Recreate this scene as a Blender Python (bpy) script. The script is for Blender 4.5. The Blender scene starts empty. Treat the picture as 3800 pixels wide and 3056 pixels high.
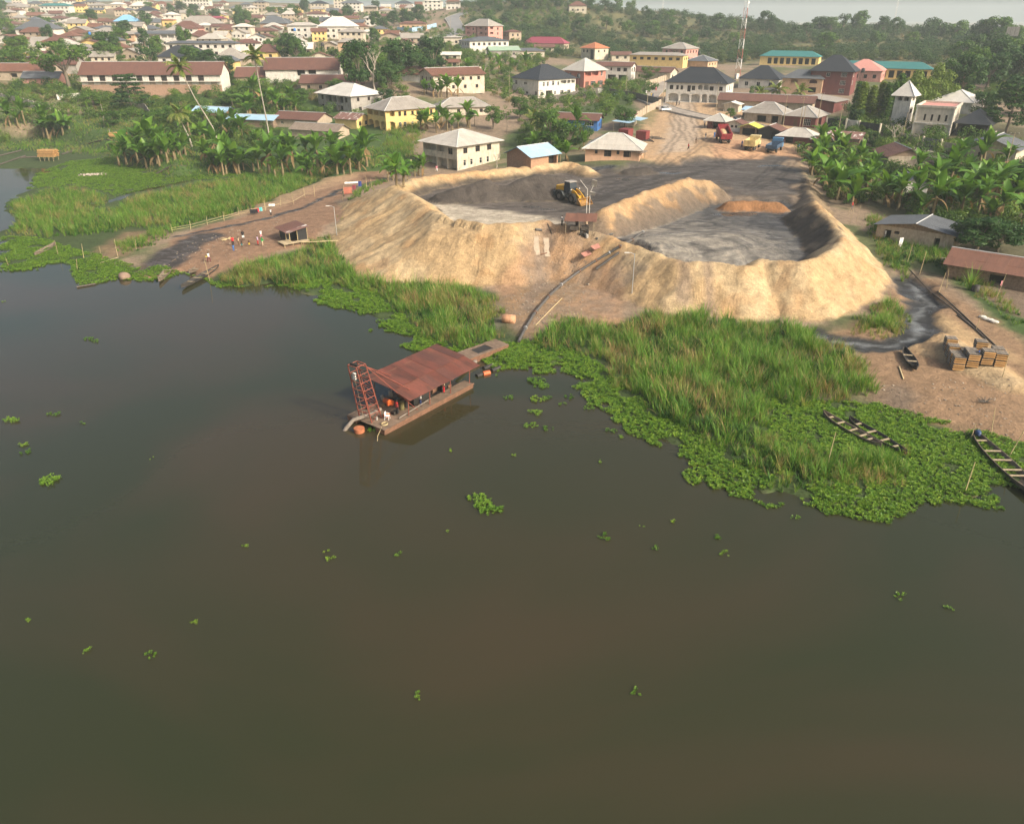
import bpy, math, random
import numpy as np
from mathutils import Vector, Matrix, Euler
R = math.radians
random.seed(11)
rng = np.random.default_rng(11)
scene = bpy.context.scene
COL = scene.collection

# ---------------------------------------------------------------- camera, sky, sun, exposure
CAMZ, F, CU, CV = 38.0, 2850.0, 1900.0, 1528.0
PIT = math.atan(1465.0 / 2850.0)
SP, CP = math.sin(PIT), math.cos(PIT)
cam_d = bpy.data.cameras.new('camera')
cam = bpy.data.objects.new('camera', cam_d)
COL.objects.link(cam)
cam.location = (0, 0, CAMZ)
cam.rotation_euler = (math.pi / 2 - PIT, 0, 0)
cam_d.sensor_width = 36.0
cam_d.lens = 36.0 * F / 3800.0
cam_d.clip_start = 0.5
cam_d.clip_end = 8000.0
scene.camera = cam

SUN_EL, SUN_AZ = R(34), R(-36)          # azimuth measured from +X towards +Y
world = bpy.data.worlds.new('World')
scene.world = world
world.use_nodes = True
wn = world.node_tree
bg = wn.nodes['Background']
sky = wn.nodes.new('ShaderNodeTexSky')
sky.sky_type = 'NISHITA'
sky.sun_disc = False
sky.sun_elevation = SUN_EL
sky.sun_rotation = math.pi / 2 - SUN_AZ
sky.air_density = 1.0
sky.dust_density = 9.0
sky.ozone_density = 1.0
wn.links.new(sky.outputs[0], bg.inputs[0])
bg.inputs[1].default_value = 0.15
sun_d = bpy.data.lights.new('sun', 'SUN')
sun_d.energy = 3.5
sun_d.angle = R(3.0)
sun_d.color = (1.0, 0.92, 0.79)
sun = bpy.data.objects.new('sun', sun_d)
COL.objects.link(sun)
sd_vec = Vector((math.cos(SUN_EL) * math.cos(SUN_AZ), math.cos(SUN_EL) * math.sin(SUN_AZ), math.sin(SUN_EL)))
sun.rotation_euler = sd_vec.to_track_quat('Z', 'Y').to_euler()
scene.view_settings.view_transform = 'Standard'
scene.view_settings.look = 'None'
scene.view_settings.gamma = 1.0
scene.view_settings.exposure = 0.38
scene.view_settings.use_curve_mapping = False
HAZE = 0.00025
scene.cycles.max_bounces = 5
scene.cycles.diffuse_bounces = 2
scene.cycles.glossy_bounces = 2
scene.cycles.transmission_bounces = 2
scene.cycles.transparent_max_bounces = 6
scene.cycles.volume_bounces = 0
scene.cycles.use_denoising = True
scene.cycles.caustics_reflective = False
scene.cycles.caustics_refractive = False

# ---------------------------------------------------------------- small tools
def up(u, v, z=0.0):
    """the point of height z that is seen at (u, v) of the 3800 px photograph"""
    dv = (v - CV) / F
    t = (CAMZ - z) / max(SP + dv * CP, 1e-4)
    return Vector((t * (u - CU) / F, t * (CP - dv * SP), z))

def upt(u, v, t):
    dv = (v - CV) / F
    return Vector((t * (u - CU) / F, t * (CP - dv * SP), CAMZ - t * (SP + dv * CP)))

_tab = rng.random((256, 256))
def vnoise(x, y, s=0):
    x = np.asarray(x, float) + s * 17.3
    y = np.asarray(y, float) + s * 9.1
    xi = np.floor(x).astype(int); yi = np.floor(y).astype(int)
    fx = x - xi; fy = y - yi
    fx = fx * fx * (3 - 2 * fx); fy = fy * fy * (3 - 2 * fy)
    a = _tab[xi % 256, yi % 256]; b = _tab[(xi + 1) % 256, yi % 256]
    c = _tab[xi % 256, (yi + 1) % 256]; d = _tab[(xi + 1) % 256, (yi + 1) % 256]
    return (a + (b - a) * fx) * (1 - fy) + (c + (d - c) * fx) * fy
def fbm(x, y, o=4, s=0):
    r = 0; a = 0.5; n = 0
    for k in range(o):
        r = r + a * vnoise(x * 2 ** k, y * 2 ** k, s + k); n += a; a *= 0.5
    return r / n
def sstep(a, b, x):
    t = np.clip((x - a) / (b - a), 0, 1)
    return t * t * (3 - 2 * t)


def poly_sd(P, X, Y):
    """signed distance to polygon P, positive inside"""
    P = np.asarray(P, float)
    d2 = np.full(X.shape, 1e18); ins = np.zeros(X.shape, bool)
    for i in range(len(P)):
        ax, ay = P[i]; bx, by = P[(i + 1) % len(P)]
        ex, ey = bx - ax, by - ay
        L = ex * ex + ey * ey + 1e-12
        t = np.clip(((X - ax) * ex + (Y - ay) * ey) / L, 0, 1)
        dx = X - ax - t * ex; dy = Y - ay - t * ey
        d2 = np.minimum(d2, dx * dx + dy * dy)
        c = (ay > Y) != (by > Y)
        with np.errstate(divide='ignore', invalid='ignore'):
            xc = (bx - ax) * (Y - ay) / (by - ay if by != ay else 1e-9) + ax
        ins ^= c & (X < xc)
    d = np.sqrt(d2)
    return np.where(ins, d, -d)
def line_d(P, X, Y):
    """distance to a polyline of 3-D points and the height of the nearest point on it"""
    best = np.full(X.shape, 1e9); z = np.zeros(X.shape); ss = np.zeros(X.shape); acc = 0
    for i in range(len(P) - 1):
        a = P[i]; b = P[i + 1]
        ex, ey = b[0] - a[0], b[1] - a[1]
        L = ex * ex + ey * ey + 1e-12
        t = np.clip(((X - a[0]) * ex + (Y - a[1]) * ey) / L, 0, 1)
        d = np.hypot(X - a[0] - t * ex, Y - a[1] - t * ey)
        m = d < best
        best = np.where(m, d, best)
        z = np.where(m, a[2] + (b[2] - a[2]) * t, z)
        ss = np.where(m, acc + t * math.sqrt(L), ss)
        acc += math.sqrt(L)
    return best, z, ss
def pxpoly(pts, z=0.0):
    return [tuple(up(u, v, z)[:2]) for u, v in pts]

# ---------------------------------------------------------------- terrain
VEG_EDGE = [(9,1001),(120,1004),(181,978),(232,974),(260,983),(274,1048),(297,1059),(371,1050),(441,1032),(492,1039),(557,1043),(584,1041),(659,1020),(714,1020),(770,1043),(802,1062),(909,1069),(983,1063),(1081,1063),(1085,1086),(1123,1102),(1174,1109),(1183,1128),(1257,1146),(1317,1151),(1354,1174),(1368,1190),(1405,1197),(1401,1211),(1364,1220),(1382,1234),(1433,1230),(1517,1246),(1532,1262),(1493,1278),(1497,1294),(1560,1303),(1640,1300),(1720,1310),(1800,1340),(1850,1386),(1896,1373),(1971,1359),(1985,1382),(2059,1382),(2082,1359),(2087,1382),(2147,1400),(2133,1438),(2165,1456),(2184,1493),(2244,1502),(2249,1530),(2263,1553),(2318,1567),(2323,1586),(2351,1614),(2430,1642),(2453,1660),(2546,1697),(2550,1720),(2578,1734),(2532,1748),(2536,1781),(2574,1785),(2611,1781),(2662,1818),(2708,1836),(2778,1846),(2859,1879),(2942,1850),(2991,1865),(3055,1904),(3143,1924),(3261,1936),(3315,1924),(3339,1899),(3403,1899),(3408,1884),(3476,1865),(3486,1845),(3555,1870),(3643,1884),(3722,1884),(3682,1845),(3677,1811),(3731,1801),(3800,1825),(3950,1850),(4400,1850)]
LEFT_EDGE = [(-300,620),(0,627),(150,627),(167,640),(115,653),(97,673),(145,688),(88,708),(35,724),(0,754),(-10,775),(0,790),(46,802),(52,812),(37,834),(0,850),(-60,880),(0,903),(46,904),(51,918),(0,941),(-60,960),(0,983)]
land_w = pxpoly(VEG_EDGE) + [(420, 40), (4000, 40), (4000, 7000), (-4000, 7000), (-4000, 215)] + pxpoly(LEFT_EDGE)
CTRL_Z = [(500,900,.7),(1000,900,1.1),(1150,800,1.5),(1300,690,1.8),(900,750,.9),(300,780,.3),(200,480,1.2),(600,600,.7),(900,620,1.0),(1200,600,1.3),(1330,640,1.5),(1450,485,3),(1250,432,4),(310,345,7),(100,400,3.5),(0,450,2.5),(1698,640,1.6),(1900,620,2.4),(2230,590,4.2),(2650,530,4.5),(2500,450,5),(2420,400,6),(2350,360,6.5),(2600,385,7),(2050,368,5),(3440,505,5.5),(3100,440,6),(3430,900,1.8),(3720,1080,1.3),(3280,620,3.5),(3700,600,4),(3620,1350,1.0),(3350,1480,.7),(3100,1230,.7),(3700,1200,1.2),(3750,1500,.6),(2700,1190,.6),(2200,1200,.5),(1900,1200,.5),(1500,1000,.6),(2600,235,9),(2735,290,9),(2200,200,11),(3080,330,8),(4300,600,4),(4300,1400,.8),(-500,560,.8),(-500,420,4)]
CTRL_T = [(500,230,360),(500,120,520),(300,150,470),(100,300,290),(1000,180,430),(1000,100,580),(1000,30,850),(200,30,800),(1400,60,700),(1650,130,500),(1750,90,600),(1500,220,370),(1400,330,280),(-600,300,300),(-600,150,500),(-600,40,800),(4300,200,450),(1850,20,640),(2000,18,640),(2250,44,640),(2500,122,600),(3000,158,560),(3400,176,520),(3800,188,480),(4300,170,480),(3100,225,430),(3600,290,330),(0,5,1100),(1000,0,1100),(1700,45,900),(2300,110,1000),(3000,125,1000),(3800,130,900),(4600,130,900),(-800,10,1100)]
def ctrl(u, v, z):
    if v > 600: return up(u, v, z)[:]
    q = math.atan(1508.0 / 2850.0); return upt(u, v, (38 - z) / (math.sin(q) + (v - CV) / F * math.cos(q)))[:]
cp = np.array([ctrl(*c) for c in CTRL_Z] + [upt(*c)[:] for c in CTRL_T])
def tps(r2):
    return np.where(r2 > 1e-12, 0.5 * r2 * np.log(np.maximum(r2, 1e-12)), 0.0)
_S = 100.0
_c = cp[:, :2] / _S; _n = len(_c)
K = tps(((_c[:, None, :] - _c[None]) ** 2).sum(-1)) + np.eye(_n) * 0.02
A = np.zeros((_n + 3, _n + 3)); A[:_n, :_n] = K; A[:_n, _n] = 1; A[:_n, _n + 1:] = _c
A[_n, :_n] = 1; A[_n + 1:, :_n] = _c.T
_w = np.linalg.solve(A, np.concatenate([cp[:, 2], np.zeros(3)]))
def base_h(X, Y):
    x = X / _S; y = Y / _S
    r = _w[_n] + _w[_n + 1] * x + _w[_n + 2] * y
    for i in range(_n):
        r = r + _w[i] * tps((x - _c[i, 0]) ** 2 + (y - _c[i, 1]) ** 2)
    return r

def grow(a, b, s0, g):
    r = []; x = a; s = s0; sg = 1 if b > a else -1
    while (x - b) * sg < 0:
        s *= g; x += sg * s; r.append(x)
    return r
gx = np.array(sorted(grow(-80, -3500, .6, 1.045) + list(np.arange(-80, 112, .6)) + grow(111.4, 3500, .6, 1.045)))
gy = np.array(list(np.arange(46, 236, .5)) + grow(235.5, 6500, .5, 1.03))
GX, GY = np.meshgrid(gx, gy)
BZ = np.clip(base_h(np.clip(GX, -700, 700), np.clip(GY, 0, 1150)), 0.3, 60)
_far = sstep(900, 1500, np.hypot(np.maximum(np.abs(GX) - 300, 0), GY)); BZ = BZ * (1 - _far) + (5 + 48 * sstep(250, -250, GX)) * _far
BZ = BZ + (fbm(GX / 14, GY / 14, 3, 5) - .5) * np.clip((GY - 120) / 300, .12, 1.2)
warp_x = GX + (fbm(GX / 3.1, GY / 3.1, 3, 1) - .5) * 3.0
warp_y = GY + (fbm(GX / 3.1, GY / 3.1, 3, 2) - .5) * 3.0

def region(pts, z=0.0, world=False):
    P = pts if world else pxpoly(pts, z)
    xs = [p[0] for p in P]; ys = [p[1] for p in P]
    i0, i1 = np.searchsorted(gx, [min(xs) - 14, max(xs) + 14]); j0, j1 = np.searchsorted(gy, [min(ys) - 14, max(ys) + 14])
    d = np.full(GX.shape, -99.0)
    if i1 > i0 and j1 > j0:
        d[j0:j1, i0:i1] = poly_sd(P, warp_x[j0:j1, i0:i1], warp_y[j0:j1, i0:i1])
    return d

MARSH = [  # low wet ground under the floating weed and the reeds
 [(-300,990),(9,1010),(300,1065),(600,1050),(700,1030),(800,1070),(1090,1080),(1250,1150),(1400,1240),(1560,1310),(1850,1390),(2100,1390),(2260,1560),(2540,1700),(2700,1840),(3000,1880),(3260,1940),(3500,1870),(3900,1850),(4300,1800),(4300,1700),(3800,1640),(3420,1540),(3250,1500),(3050,1480),(2900,1310),(3030,1230),(2500,1180),(2200,1190),(2030,1230),(1900,1210),(1850,1110),(1650,1020),(1400,950),(1250,880),(1140,930),(960,970),(790,1010),(640,1010),(500,1000),(330,960),(330,930),(640,850),(900,790),(1150,700),(1330,640),(1250,610),(900,640),(640,660),(400,560),(200,520),(-300,540)]]
land_d = poly_sd(land_w, warp_x, warp_y) - 1.3
Z = BZ.copy()
md = region(MARSH[0])
wm = sstep(-3, 2.5, md)
Z = Z * (1 - wm) + np.minimum(Z, .16 + .10 * fbm(GX / 2, GY / 2, 2, 8)) * wm
# a shallow channel through the left reeds
CHAN = [(340,768),(400,748),(440,733),(490,715),(600,692),(700,672)]
chp = [up(u, v, 0) for u, v in CHAN]
cd, _, _ = line_d(chp, warp_x, warp_y)
# sand works
RIDGES = {
 'rim': [(1300,742,2.6),(1380,715,5.2),(1452,692,7),(1530,725,7.5),(1596,770,7.8),(1661,812,8),(1781,826,8),(1900,831,8),(2018,816,8),(2100,834,7.6),(2240,870,6.9),(2347,907,6.4),(2450,944,6.2),(2551,972,6.2),(2672,972,6.2),(2770,986,6.1),(2828,962,6.3),(2975,974,6.6),(3090,930,6.8),(3134,883,7),(3100,830,7),(3057,786,7),(3016,745,7)],
 'bank': [(2945,578,5.0),(2985,650,4.9),(3014,735,5.6)],
 'berm': [(1452,692,7),(1560,657,6.8),(1700,640,6.8),(1850,625,6.8),(2000,608,6.8),(2120,600,6.8),(2185,622,6.5)],
 'pile': [(1640,715,6.0),(1800,664,8.0),(1870,690,6.7),(1990,645,8.6),(2085,655,7.6)],
 'mid': [(2231,777,8),(2403,708,8.2),(2561,657,8.2),(2640,668,7.4)],
 'orange': [(2700,748,4.9),(2800,742,5.2),(2890,752,4.9)],
 'heap': [(2335,627,5.9),(2400,619,6.2)],
 'heap2': [(3455,1225,2.6),(3590,1290,2.2),(3750,1400,1.6)],
}
LPIT = [(1452,700),(1560,665),(2000,615),(2185,630),(2300,640),(2450,620),(2750,590),(2930,580),(3000,660),(3010,740),(2700,725),(2640,690),(2561,670),(2403,720),(2231,785),(2100,830),(1900,825),(1700,815),(1600,775)]
RPIT = [(2240,868),(2403,720),(2561,670),(2650,680),(2720,720),(2900,720),(3016,745),(3134,883),(2975,970),(2672,968),(2450,940)]
d_lp = region(LPIT, 5.0); d_rp = region(RPIT, 5.0)
wl = sstep(-4, 1.5, d_lp); Z = Z * (1 - wl) + (4.3 + .9 * sstep(-10, -60, GX * 0 - GY + 150)) * wl
tongue, _, _ = line_d([up(2330,900,6), up(2500,870,5.5), up(2700,880,5)], GX, GY)
wr = sstep(-1.5, 1.5, d_rp); Z = Z * (1 - wr) + (3.3 + 2.2 * np.exp(-(tongue / 8) ** 2)) * wr
ridge_z = np.full(GX.shape, -9.0); dark = np.zeros(GX.shape); orange = np.zeros(GX.shape); crest = np.full(GX.shape, 99.); CS = np.zeros(GX.shape); CD = np.zeros(GX.shape)
for k, pts in RIDGES.items():
    P = [up(*p) for p in pts]
    xs = [p[0] for p in P]; ys = [p[1] for p in P]
    i0, i1 = np.searchsorted(gx, [min(xs) - 16, max(xs) + 16]); j0, j1 = np.searchsorted(gy, [min(ys) - 16, max(ys) + 16])
    sl = (slice(j0, j1), slice(i0, i1))
    d, zc, ss = line_d(P, GX[sl] + (fbm(GX[sl] / 2.2, GY[sl] / 2.2, 3, 3) - .5) * 1.3, GY[sl] + (fbm(GX[sl] / 2.2, GY[sl] / 2.2, 3, 4) - .5) * 1.3)
    zc = zc + (fbm(ss / 2.0, ss * 0 + 3, 4, 6) - .5) * (.95 if k in ('rim', 'mid', 'berm') else .8)
    gul = (fbm(ss / 1.6, d / 14, 3, 9) - .5) * np.clip(d / 3, 0, 1) * (0.1 if k == 'bank' else .5)
    tanr = {'pile': .62, 'heap': .6, 'orange': .9, 'heap2': .42, 'mid': .85}.get(k, .76)
    if k == 'rim': tanr = .46 + .30 * sstep(-30, -6, GX[sl])
    soft = np.sqrt(d * d + (.1 if k in ('rim', 'mid') else .5)) - (.3 if k in ('rim', 'mid') else .6)
    h = zc - tanr * soft + gul * .62 + (fbm(GX[sl] / .9, GY[sl] / .9, 2, 12) - .5) * .12
    new = h > np.maximum(ridge_z[sl], Z[sl])
    ridge_z[sl] = np.maximum(ridge_z[sl], h)
    CS[sl] = np.where(new, ss, CS[sl]); CD[sl] = np.where(new, d, CD[sl])
    dk = {'pile': 1.0, 'heap': 1.0, 'heap2': .12, 'bank': .6}.get(k, 0.0)
    dark[sl] = np.where(new, dk, dark[sl]); orange[sl] = np.where(new, 1.0 if k in ('orange',) else 0.0, orange[sl])
    if k in ('rim', 'mid', 'berm'):
        crest[sl] = np.minimum(crest[sl], d)
mound = np.clip((ridge_z - Z) / .35 + .5, 0, 1)
Z = np.maximum(Z, ridge_z)
# ground falls below the water beyond the land
Z = np.minimum(Z, .10 + .28 * np.maximum(land_d, 0) + 50 * (land_d > 25))
Z = np.where(land_d < 0, np.maximum(-1.6, .10 + .7 * land_d), Z)
Z = np.where(cd < 1.8, np.minimum(Z, -.35 + .28 * cd), Z)

def hz(x, y):
    """height of the built ground at a point"""
    i = min(max(int(np.searchsorted(gx, x)) - 1, 0), len(gx) - 2); j = min(max(int(np.searchsorted(gy, y)) - 1, 0), len(gy) - 2)
    a = min(max((x - gx[i]) / (gx[i + 1] - gx[i]), 0), 1); b = min(max((y - gy[j]) / (gy[j + 1] - gy[j]), 0), 1)
    return float((Z[j, i] * (1 - a) + Z[j, i + 1] * a) * (1 - b) + (Z[j + 1, i] * (1 - a) + Z[j + 1, i + 1] * a) * b)
def hzv(x, y):
    i = np.clip(np.searchsorted(gx, x) - 1, 0, len(gx) - 2); j = np.clip(np.searchsorted(gy, y) - 1, 0, len(gy) - 2)
    a = np.clip((x - gx[i]) / (gx[i + 1] - gx[i]), 0, 1); b = np.clip((y - gy[j]) / (gy[j + 1] - gy[j]), 0, 1)
    return (Z[j, i] * (1 - a) + Z[j, i + 1] * a) * (1 - b) + (Z[j + 1, i] * (1 - a) + Z[j + 1, i + 1] * a) * b
_ts = np.concatenate([np.arange(45, 300, .4), np.arange(300, 1200, 1.5)])
def gp(u, v, water=True):
    """where the sight line through (u, v) first meets the ground (or the water)"""
    dv = (v - CV) / F
    x = _ts * (u - CU) / F; y = _ts * (CP - dv * SP); z = CAMZ - _ts * (SP + dv * CP)
    h = hzv(x, y)
    if water: h = np.maximum(h, 0)
    k = np.nonzero(z <= h)[0]
    if len(k) == 0: return Vector((x[-1], y[-1], h[-1]))
    k = k[0]
    if k == 0: return Vector((x[0], y[0], max(h[0], 0)))
    f0 = z[k - 1] - h[k - 1]; f1 = z[k] - h[k]; f = f0 / (f0 - f1 + 1e-9)
    return Vector((x[k - 1] + f * (x[k] - x[k - 1]), y[k - 1] + f * (y[k] - y[k - 1]), h[k - 1] + f * (h[k] - h[k - 1])))
def proj(p):
    """photograph pixel of a world point"""
    dy, dz = p[1], p[2] - CAMZ
    fw = dy * CP - dz * SP; upc = dy * SP + dz * CP
    return (CU + F * p[0] / fw, CV - F * upc / fw, fw)
# ---------------------------------------------------------------- materials
def nn(nt, kind, **kw):
    n = nt.nodes.new(kind)
    for k, v in kw.items(): setattr(n, k, v)
    return n
def ramp(nt, fac, stops):
    n = nt.nodes.new('ShaderNodeValToRGB'); e = n.color_ramp.elements
    while len(e) < len(stops): e.new(.5)
    for k, (p, c) in enumerate(stops):
        e[k].position = p; e[k].color = (*c[:3], 1) if len(c) >= 3 else (c[0], c[0], c[0], 1)
    nt.links.new(fac, n.inputs[0]); return n.outputs[0]
def mixc(nt, f, a, b, mode='MIX'):
    n = nt.nodes.new('ShaderNodeMix'); n.data_type = 'RGBA'; n.blend_type = mode
    for i, x in ((0, f), (6, a), (7, b)):
        if hasattr(x, 'type') and hasattr(x, 'is_linked'): nt.links.new(x, n.inputs[i])
        elif i == 0: n.inputs[0].default_value = x
        else: n.inputs[i].default_value = (*x[:3], 1)
    return n.outputs[2]
def mth(nt, op, a, b=0.0, clamp=False):
    n = nt.nodes.new('ShaderNodeMath'); n.operation = op; n.use_clamp = clamp
    for i, x in ((0, a), (1, b)):
        if hasattr(x, 'is_linked'): nt.links.new(x, n.inputs[i])
        else: n.inputs[i].default_value = x
    return n.outputs[0]
def noise(nt, vec, scale, detail=3, rough=.55, dist=0.0):
    n = nt.nodes.new('ShaderNodeTexNoise'); n.inputs['Scale'].default_value = scale
    n.inputs['Detail'].default_value = detail; n.inputs['Roughness'].default_value = rough; n.inputs['Distortion'].default_value = dist
    if vec is not None: nt.links.new(vec, n.inputs['Vector'])
    return n.outputs['Fac']
def bump(nt, h, strength, dist=.1):
    n = nt.nodes.new('ShaderNodeBump'); n.inputs['Strength'].default_value = strength; n.inputs['Distance'].default_value = dist
    nt.links.new(h, n.inputs['Height']); return n.outputs[0]
def newmat(name):
    m = bpy.data.materials.new(name); m.use_nodes = True
    nt = m.node_tree; return m, nt, nt.nodes['Principled BSDF']
def mapping(nt, vec, scale):
    n = nt.nodes.new('ShaderNodeMapping'); n.inputs['Scale'].default_value = scale
    nt.links.new(vec, n.inputs[0]); return n.outputs[0]
_mc = {}
def M(name, col, rough=.8, var=.25, scale=1.2, dirt=0.0, metal=0.0, bmp=.0, rnd=.0, dirtcol=(.10, .075, .05)):
    """plain surface with mottling, a little dirt and per-object variation"""
    if name in _mc: return _mc[name]
    m, nt, b = newmat(name)
    tc = nn(nt, 'ShaderNodeTexCoord').outputs['Object']
    n1 = noise(nt, tc, scale, 5, .6)
    v = ramp(nt, n1, [(.25, (1 - var,)), (.75, (1 + var * .6,))])
    c = mixc(nt, 1.0, col, v, 'MULTIPLY')
    if rnd:
        oi = nn(nt, 'ShaderNodeObjectInfo').outputs['Random']
        r = ramp(nt, oi, [(0, (1 - rnd,)), (1, (1 + rnd,))])
        c = mixc(nt, 1.0, c, r, 'MULTIPLY')
    if dirt:
        st = noise(nt, mapping(nt, tc, (1.3, 1.3, .35)), 1.6, 5, .65)
        f = ramp(nt, st, [(.5, (0,)), (.72, (dirt,))])
        c = mixc(nt, f, c, dirtcol)
    nt.links.new(c, b.inputs['Base Color'])
    b.inputs['Roughness'].default_value = rough; b.inputs['Metallic'].default_value = metal
    b.inputs['Specular IOR Level'].default_value = .3
    if bmp: nt.links.new(bump(nt, noise(nt, tc, scale * 8, 4), bmp, .05), b.inputs['Normal'])
    _mc[name] = m; return m
def roofmat(name, col, col2, f=.45, rough=.6, pitch=.18, bmp=.6, rnd=.07):
    """corrugated sheet: UVs run in metres across and along the slope"""
    if name in _mc: return _mc[name]
    m, nt, b = newmat(name)
    uv = nn(nt, 'ShaderNodeTexCoord').outputs['UV']; tc = nn(nt, 'ShaderNodeTexCoord').outputs['Object']
    streak = noise(nt, mapping(nt, uv, (1.4, .28, 1)), 1.1, 5, .65)
    blot = noise(nt, tc, .35, 4, .6)
    fac = ramp(nt, mth(nt, 'ADD', mth(nt, 'MULTIPLY', streak, .6), mth(nt, 'MULTIPLY', blot, .4)), [(.42, (0,)), (.42 + .25 * (1.1 - f), (f,)), (.8, (1,))])
    c = mixc(nt, fac, col, col2)
    fine = ramp(nt, noise(nt, tc, 3.5, 4), [(.2, (.86,)), (.8, (1.1,))])
    c = mixc(nt, 1.0, c, fine, 'MULTIPLY')
    oi = nn(nt, 'ShaderNodeObjectInfo').outputs['Random']
    c = mixc(nt, 1.0, c, ramp(nt, oi, [(0, (1 - rnd,)), (1, (1 + rnd,))]), 'MULTIPLY')
    nt.links.new(c, b.inputs['Base Color'])
    b.inputs['Roughness'].default_value = rough
    b.inputs['Specular IOR Level'].default_value = .35
    w = nn(nt, 'ShaderNodeTexWave'); w.inputs['Scale'].default_value = 1 / pitch / 6.283 * 3.1416; w.inputs['Distortion'].default_value = .15
    nt.links.new(uv, w.inputs['Vector'])
    nt.links.new(bump(nt, w.outputs['Fac'], bmp, .04), b.inputs['Normal'])
    _mc[name] = m; return m
def leafmat(name, c1, c2, trans=.3, rough=.55, dead=None, rnd=.35, zgrad=None):
    if name in _mc: return _mc[name]
    m, nt, b = newmat(name)
    oi = nn(nt, 'ShaderNodeObjectInfo').outputs['Random']
    geo = nn(nt, 'ShaderNodeNewGeometry')
    tc = nn(nt, 'ShaderNodeTexCoord').outputs['Object']
    f = noise(nt, tc, .9, 3)
    isl = geo.outputs['Random Per Island']
    mixf = mth(nt, 'ADD', mth(nt, 'MULTIPLY', f, .5), mth(nt, 'MULTIPLY', isl, .5))
    c = mixc(nt, ramp(nt, mixf, [(.25, (0,)), (.75, (1,))]), c1, c2)
    r = ramp(nt, oi, [(0, (1 - rnd, 1 - rnd * .8, 1 - rnd)), (.5, (1, 1, 1)), (1, (1 + rnd, 1 + rnd * .45, 1 + rnd * .2))])
    c = mixc(nt, 1.0, c, r, 'MULTIPLY')
    if dead:
        c = mixc(nt, ramp(nt, isl, [(dead[1], (0,)), (dead[1] + .04, (1,))]), c, dead[0])
    nt.links.new(c, b.inputs['Base Color']); b.inputs['Roughness'].default_value = rough
    b.inputs['Specular IOR Level'].default_value = .25
    tr = nn(nt, 'ShaderNodeBsdfTranslucent'); nt.links.new(mixc(nt, 1.0, c, (1.25, 1.2, .6), 'MULTIPLY'), tr.inputs[0])
    ms = nn(nt, 'ShaderNodeMixShader'); ms.inputs[0].default_value = trans
    out = nt.nodes['Material Output']
    nt.links.new(b.outputs[0], ms.inputs[1]); nt.links.new(tr.outputs[0], ms.inputs[2]); nt.links.new(ms.outputs[0], out.inputs[0])
    _mc[name] = m; return m

# ---------------------------------------------------------------- ground colours
def paint(colr, d, col, a=-1.0, b=1.0, amt=1.0):
    w = sstep(a, b, d) * amt
    return colr * (1 - w[..., None]) + np.array(col) * w[..., None]
C_SAND = (.43, .30, .158); C_SANDP = (.485, .375, .225); C_DIRT = (.23, .14, .085); C_MUD = (.045, .042, .040); C_SLUR = (.21, .20, .18); C_TAIL = (.40, .35, .27)
C_YARD = (.42, .285, .165); C_GRASS = (.052, .095, .020); C_DRY = (.17, .15, .06); C_TOWN = (.25, .185, .125); C_HILL = (.085, .090, .035)
n_big = fbm(GX / 22, GY / 22, 4, 20); n_mid = fbm(GX / 5, GY / 5, 4, 21); n_fin = fbm(GX / 1.3, GY / 1.3, 3, 22)
g1 = sstep(.46, .62, n_big * .6 + n_mid * .4)
colr = np.array(C_TOWN) * (1 - g1[..., None] * .75) + np.array(C_GRASS) * (g1[..., None] * .75)
GZ_WET = np.zeros(GX.shape)
hill = region([(1680,170),(1780,130),(1760,60),(1900,20),(2300,40),(2800,90),(4600,140),(4600,330),(3550,300),(3350,250),(2900,215),(2500,225),(2300,215),(2050,160),(1880,140)], 18)
hp = [tuple(upt(u, v, t)[:2]) for u, v, t in [(1760,150,420),(1950,150,420),(2150,190,430),(2350,215,430),(2500,225,420),(2900,220,440),(3400,260,420),(3560,310,330),(4600,380,260),(4600,100,1000),(1700,10,1000)]]
hill = region(hp, world=True)
colr = paint(colr, hill, C_HILL, -6, 6)
colr = paint(colr, np.where(hill > 0, (n_mid - .55) * 10, -9), C_DRY, -1, 1, .8)
colr = paint(colr, region([(-300,640),(200,500),(640,470),(900,420),(1300,500),(1500,520),(1560,650),(1330,660),(1150,720),(800,830),(640,860),(300,960),(-300,960)], .8), C_GRASS, -2, 2)
colr = paint(colr, region([(2000,480),(2330,420),(2360,470),(2200,520),(1900,600),(1860,540)], 3.5), C_GRASS, -2, 2, .9)
colr = paint(colr, region([(0,330),(160,330),(330,345),(330,370),(200,385),(90,385),(0,372)], 5), (.50, .27, .10), -1.5, 1.5)
colr = paint(colr, region([(2950,570),(3150,480),(3800,560),(4200,700),(4200,1000),(3800,1000),(3600,900),(3350,830),(3250,780),(3100,720)], 3), (.095, .088, .045), -2, 2)
colr = paint(colr, region([(3220,840),(3330,880),(3420,960),(3560,1080),(3700,1180),(3800,1240),(4000,1300),(4000,1100),(3750,1080),(3600,1000),(3500,930),(3350,860)], 1.5), C_GRASS, -1, 1.5)
colr = paint(colr, region([(3560,960),(3800,1010),(4200,1060),(4200,1180),(3800,1180),(3690,1120),(3600,1050)], 1.3), (.17, .125, .085), -1, 1)
colr = paint(colr, md, (.045, .07, .02), -1, 1.5)
colr = paint(colr, region([(480,1000),(560,960),(640,880),(760,835),(900,805),(1000,775),(1180,700),(1330,652),(1430,642),(1440,690),(1320,700),(1250,760),(1330,800),(1200,850),(1170,905),(1100,915),(1000,935),(900,965),(800,1012),(740,1020),(640,1010),(560,1020)], 1), C_DIRT, -.8, .8)
colr = paint(colr, region([(330,930),(460,850),(640,850),(620,880),(560,900),(480,950),(380,960)], .5), C_DIRT, -1, 2, .7)
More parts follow.
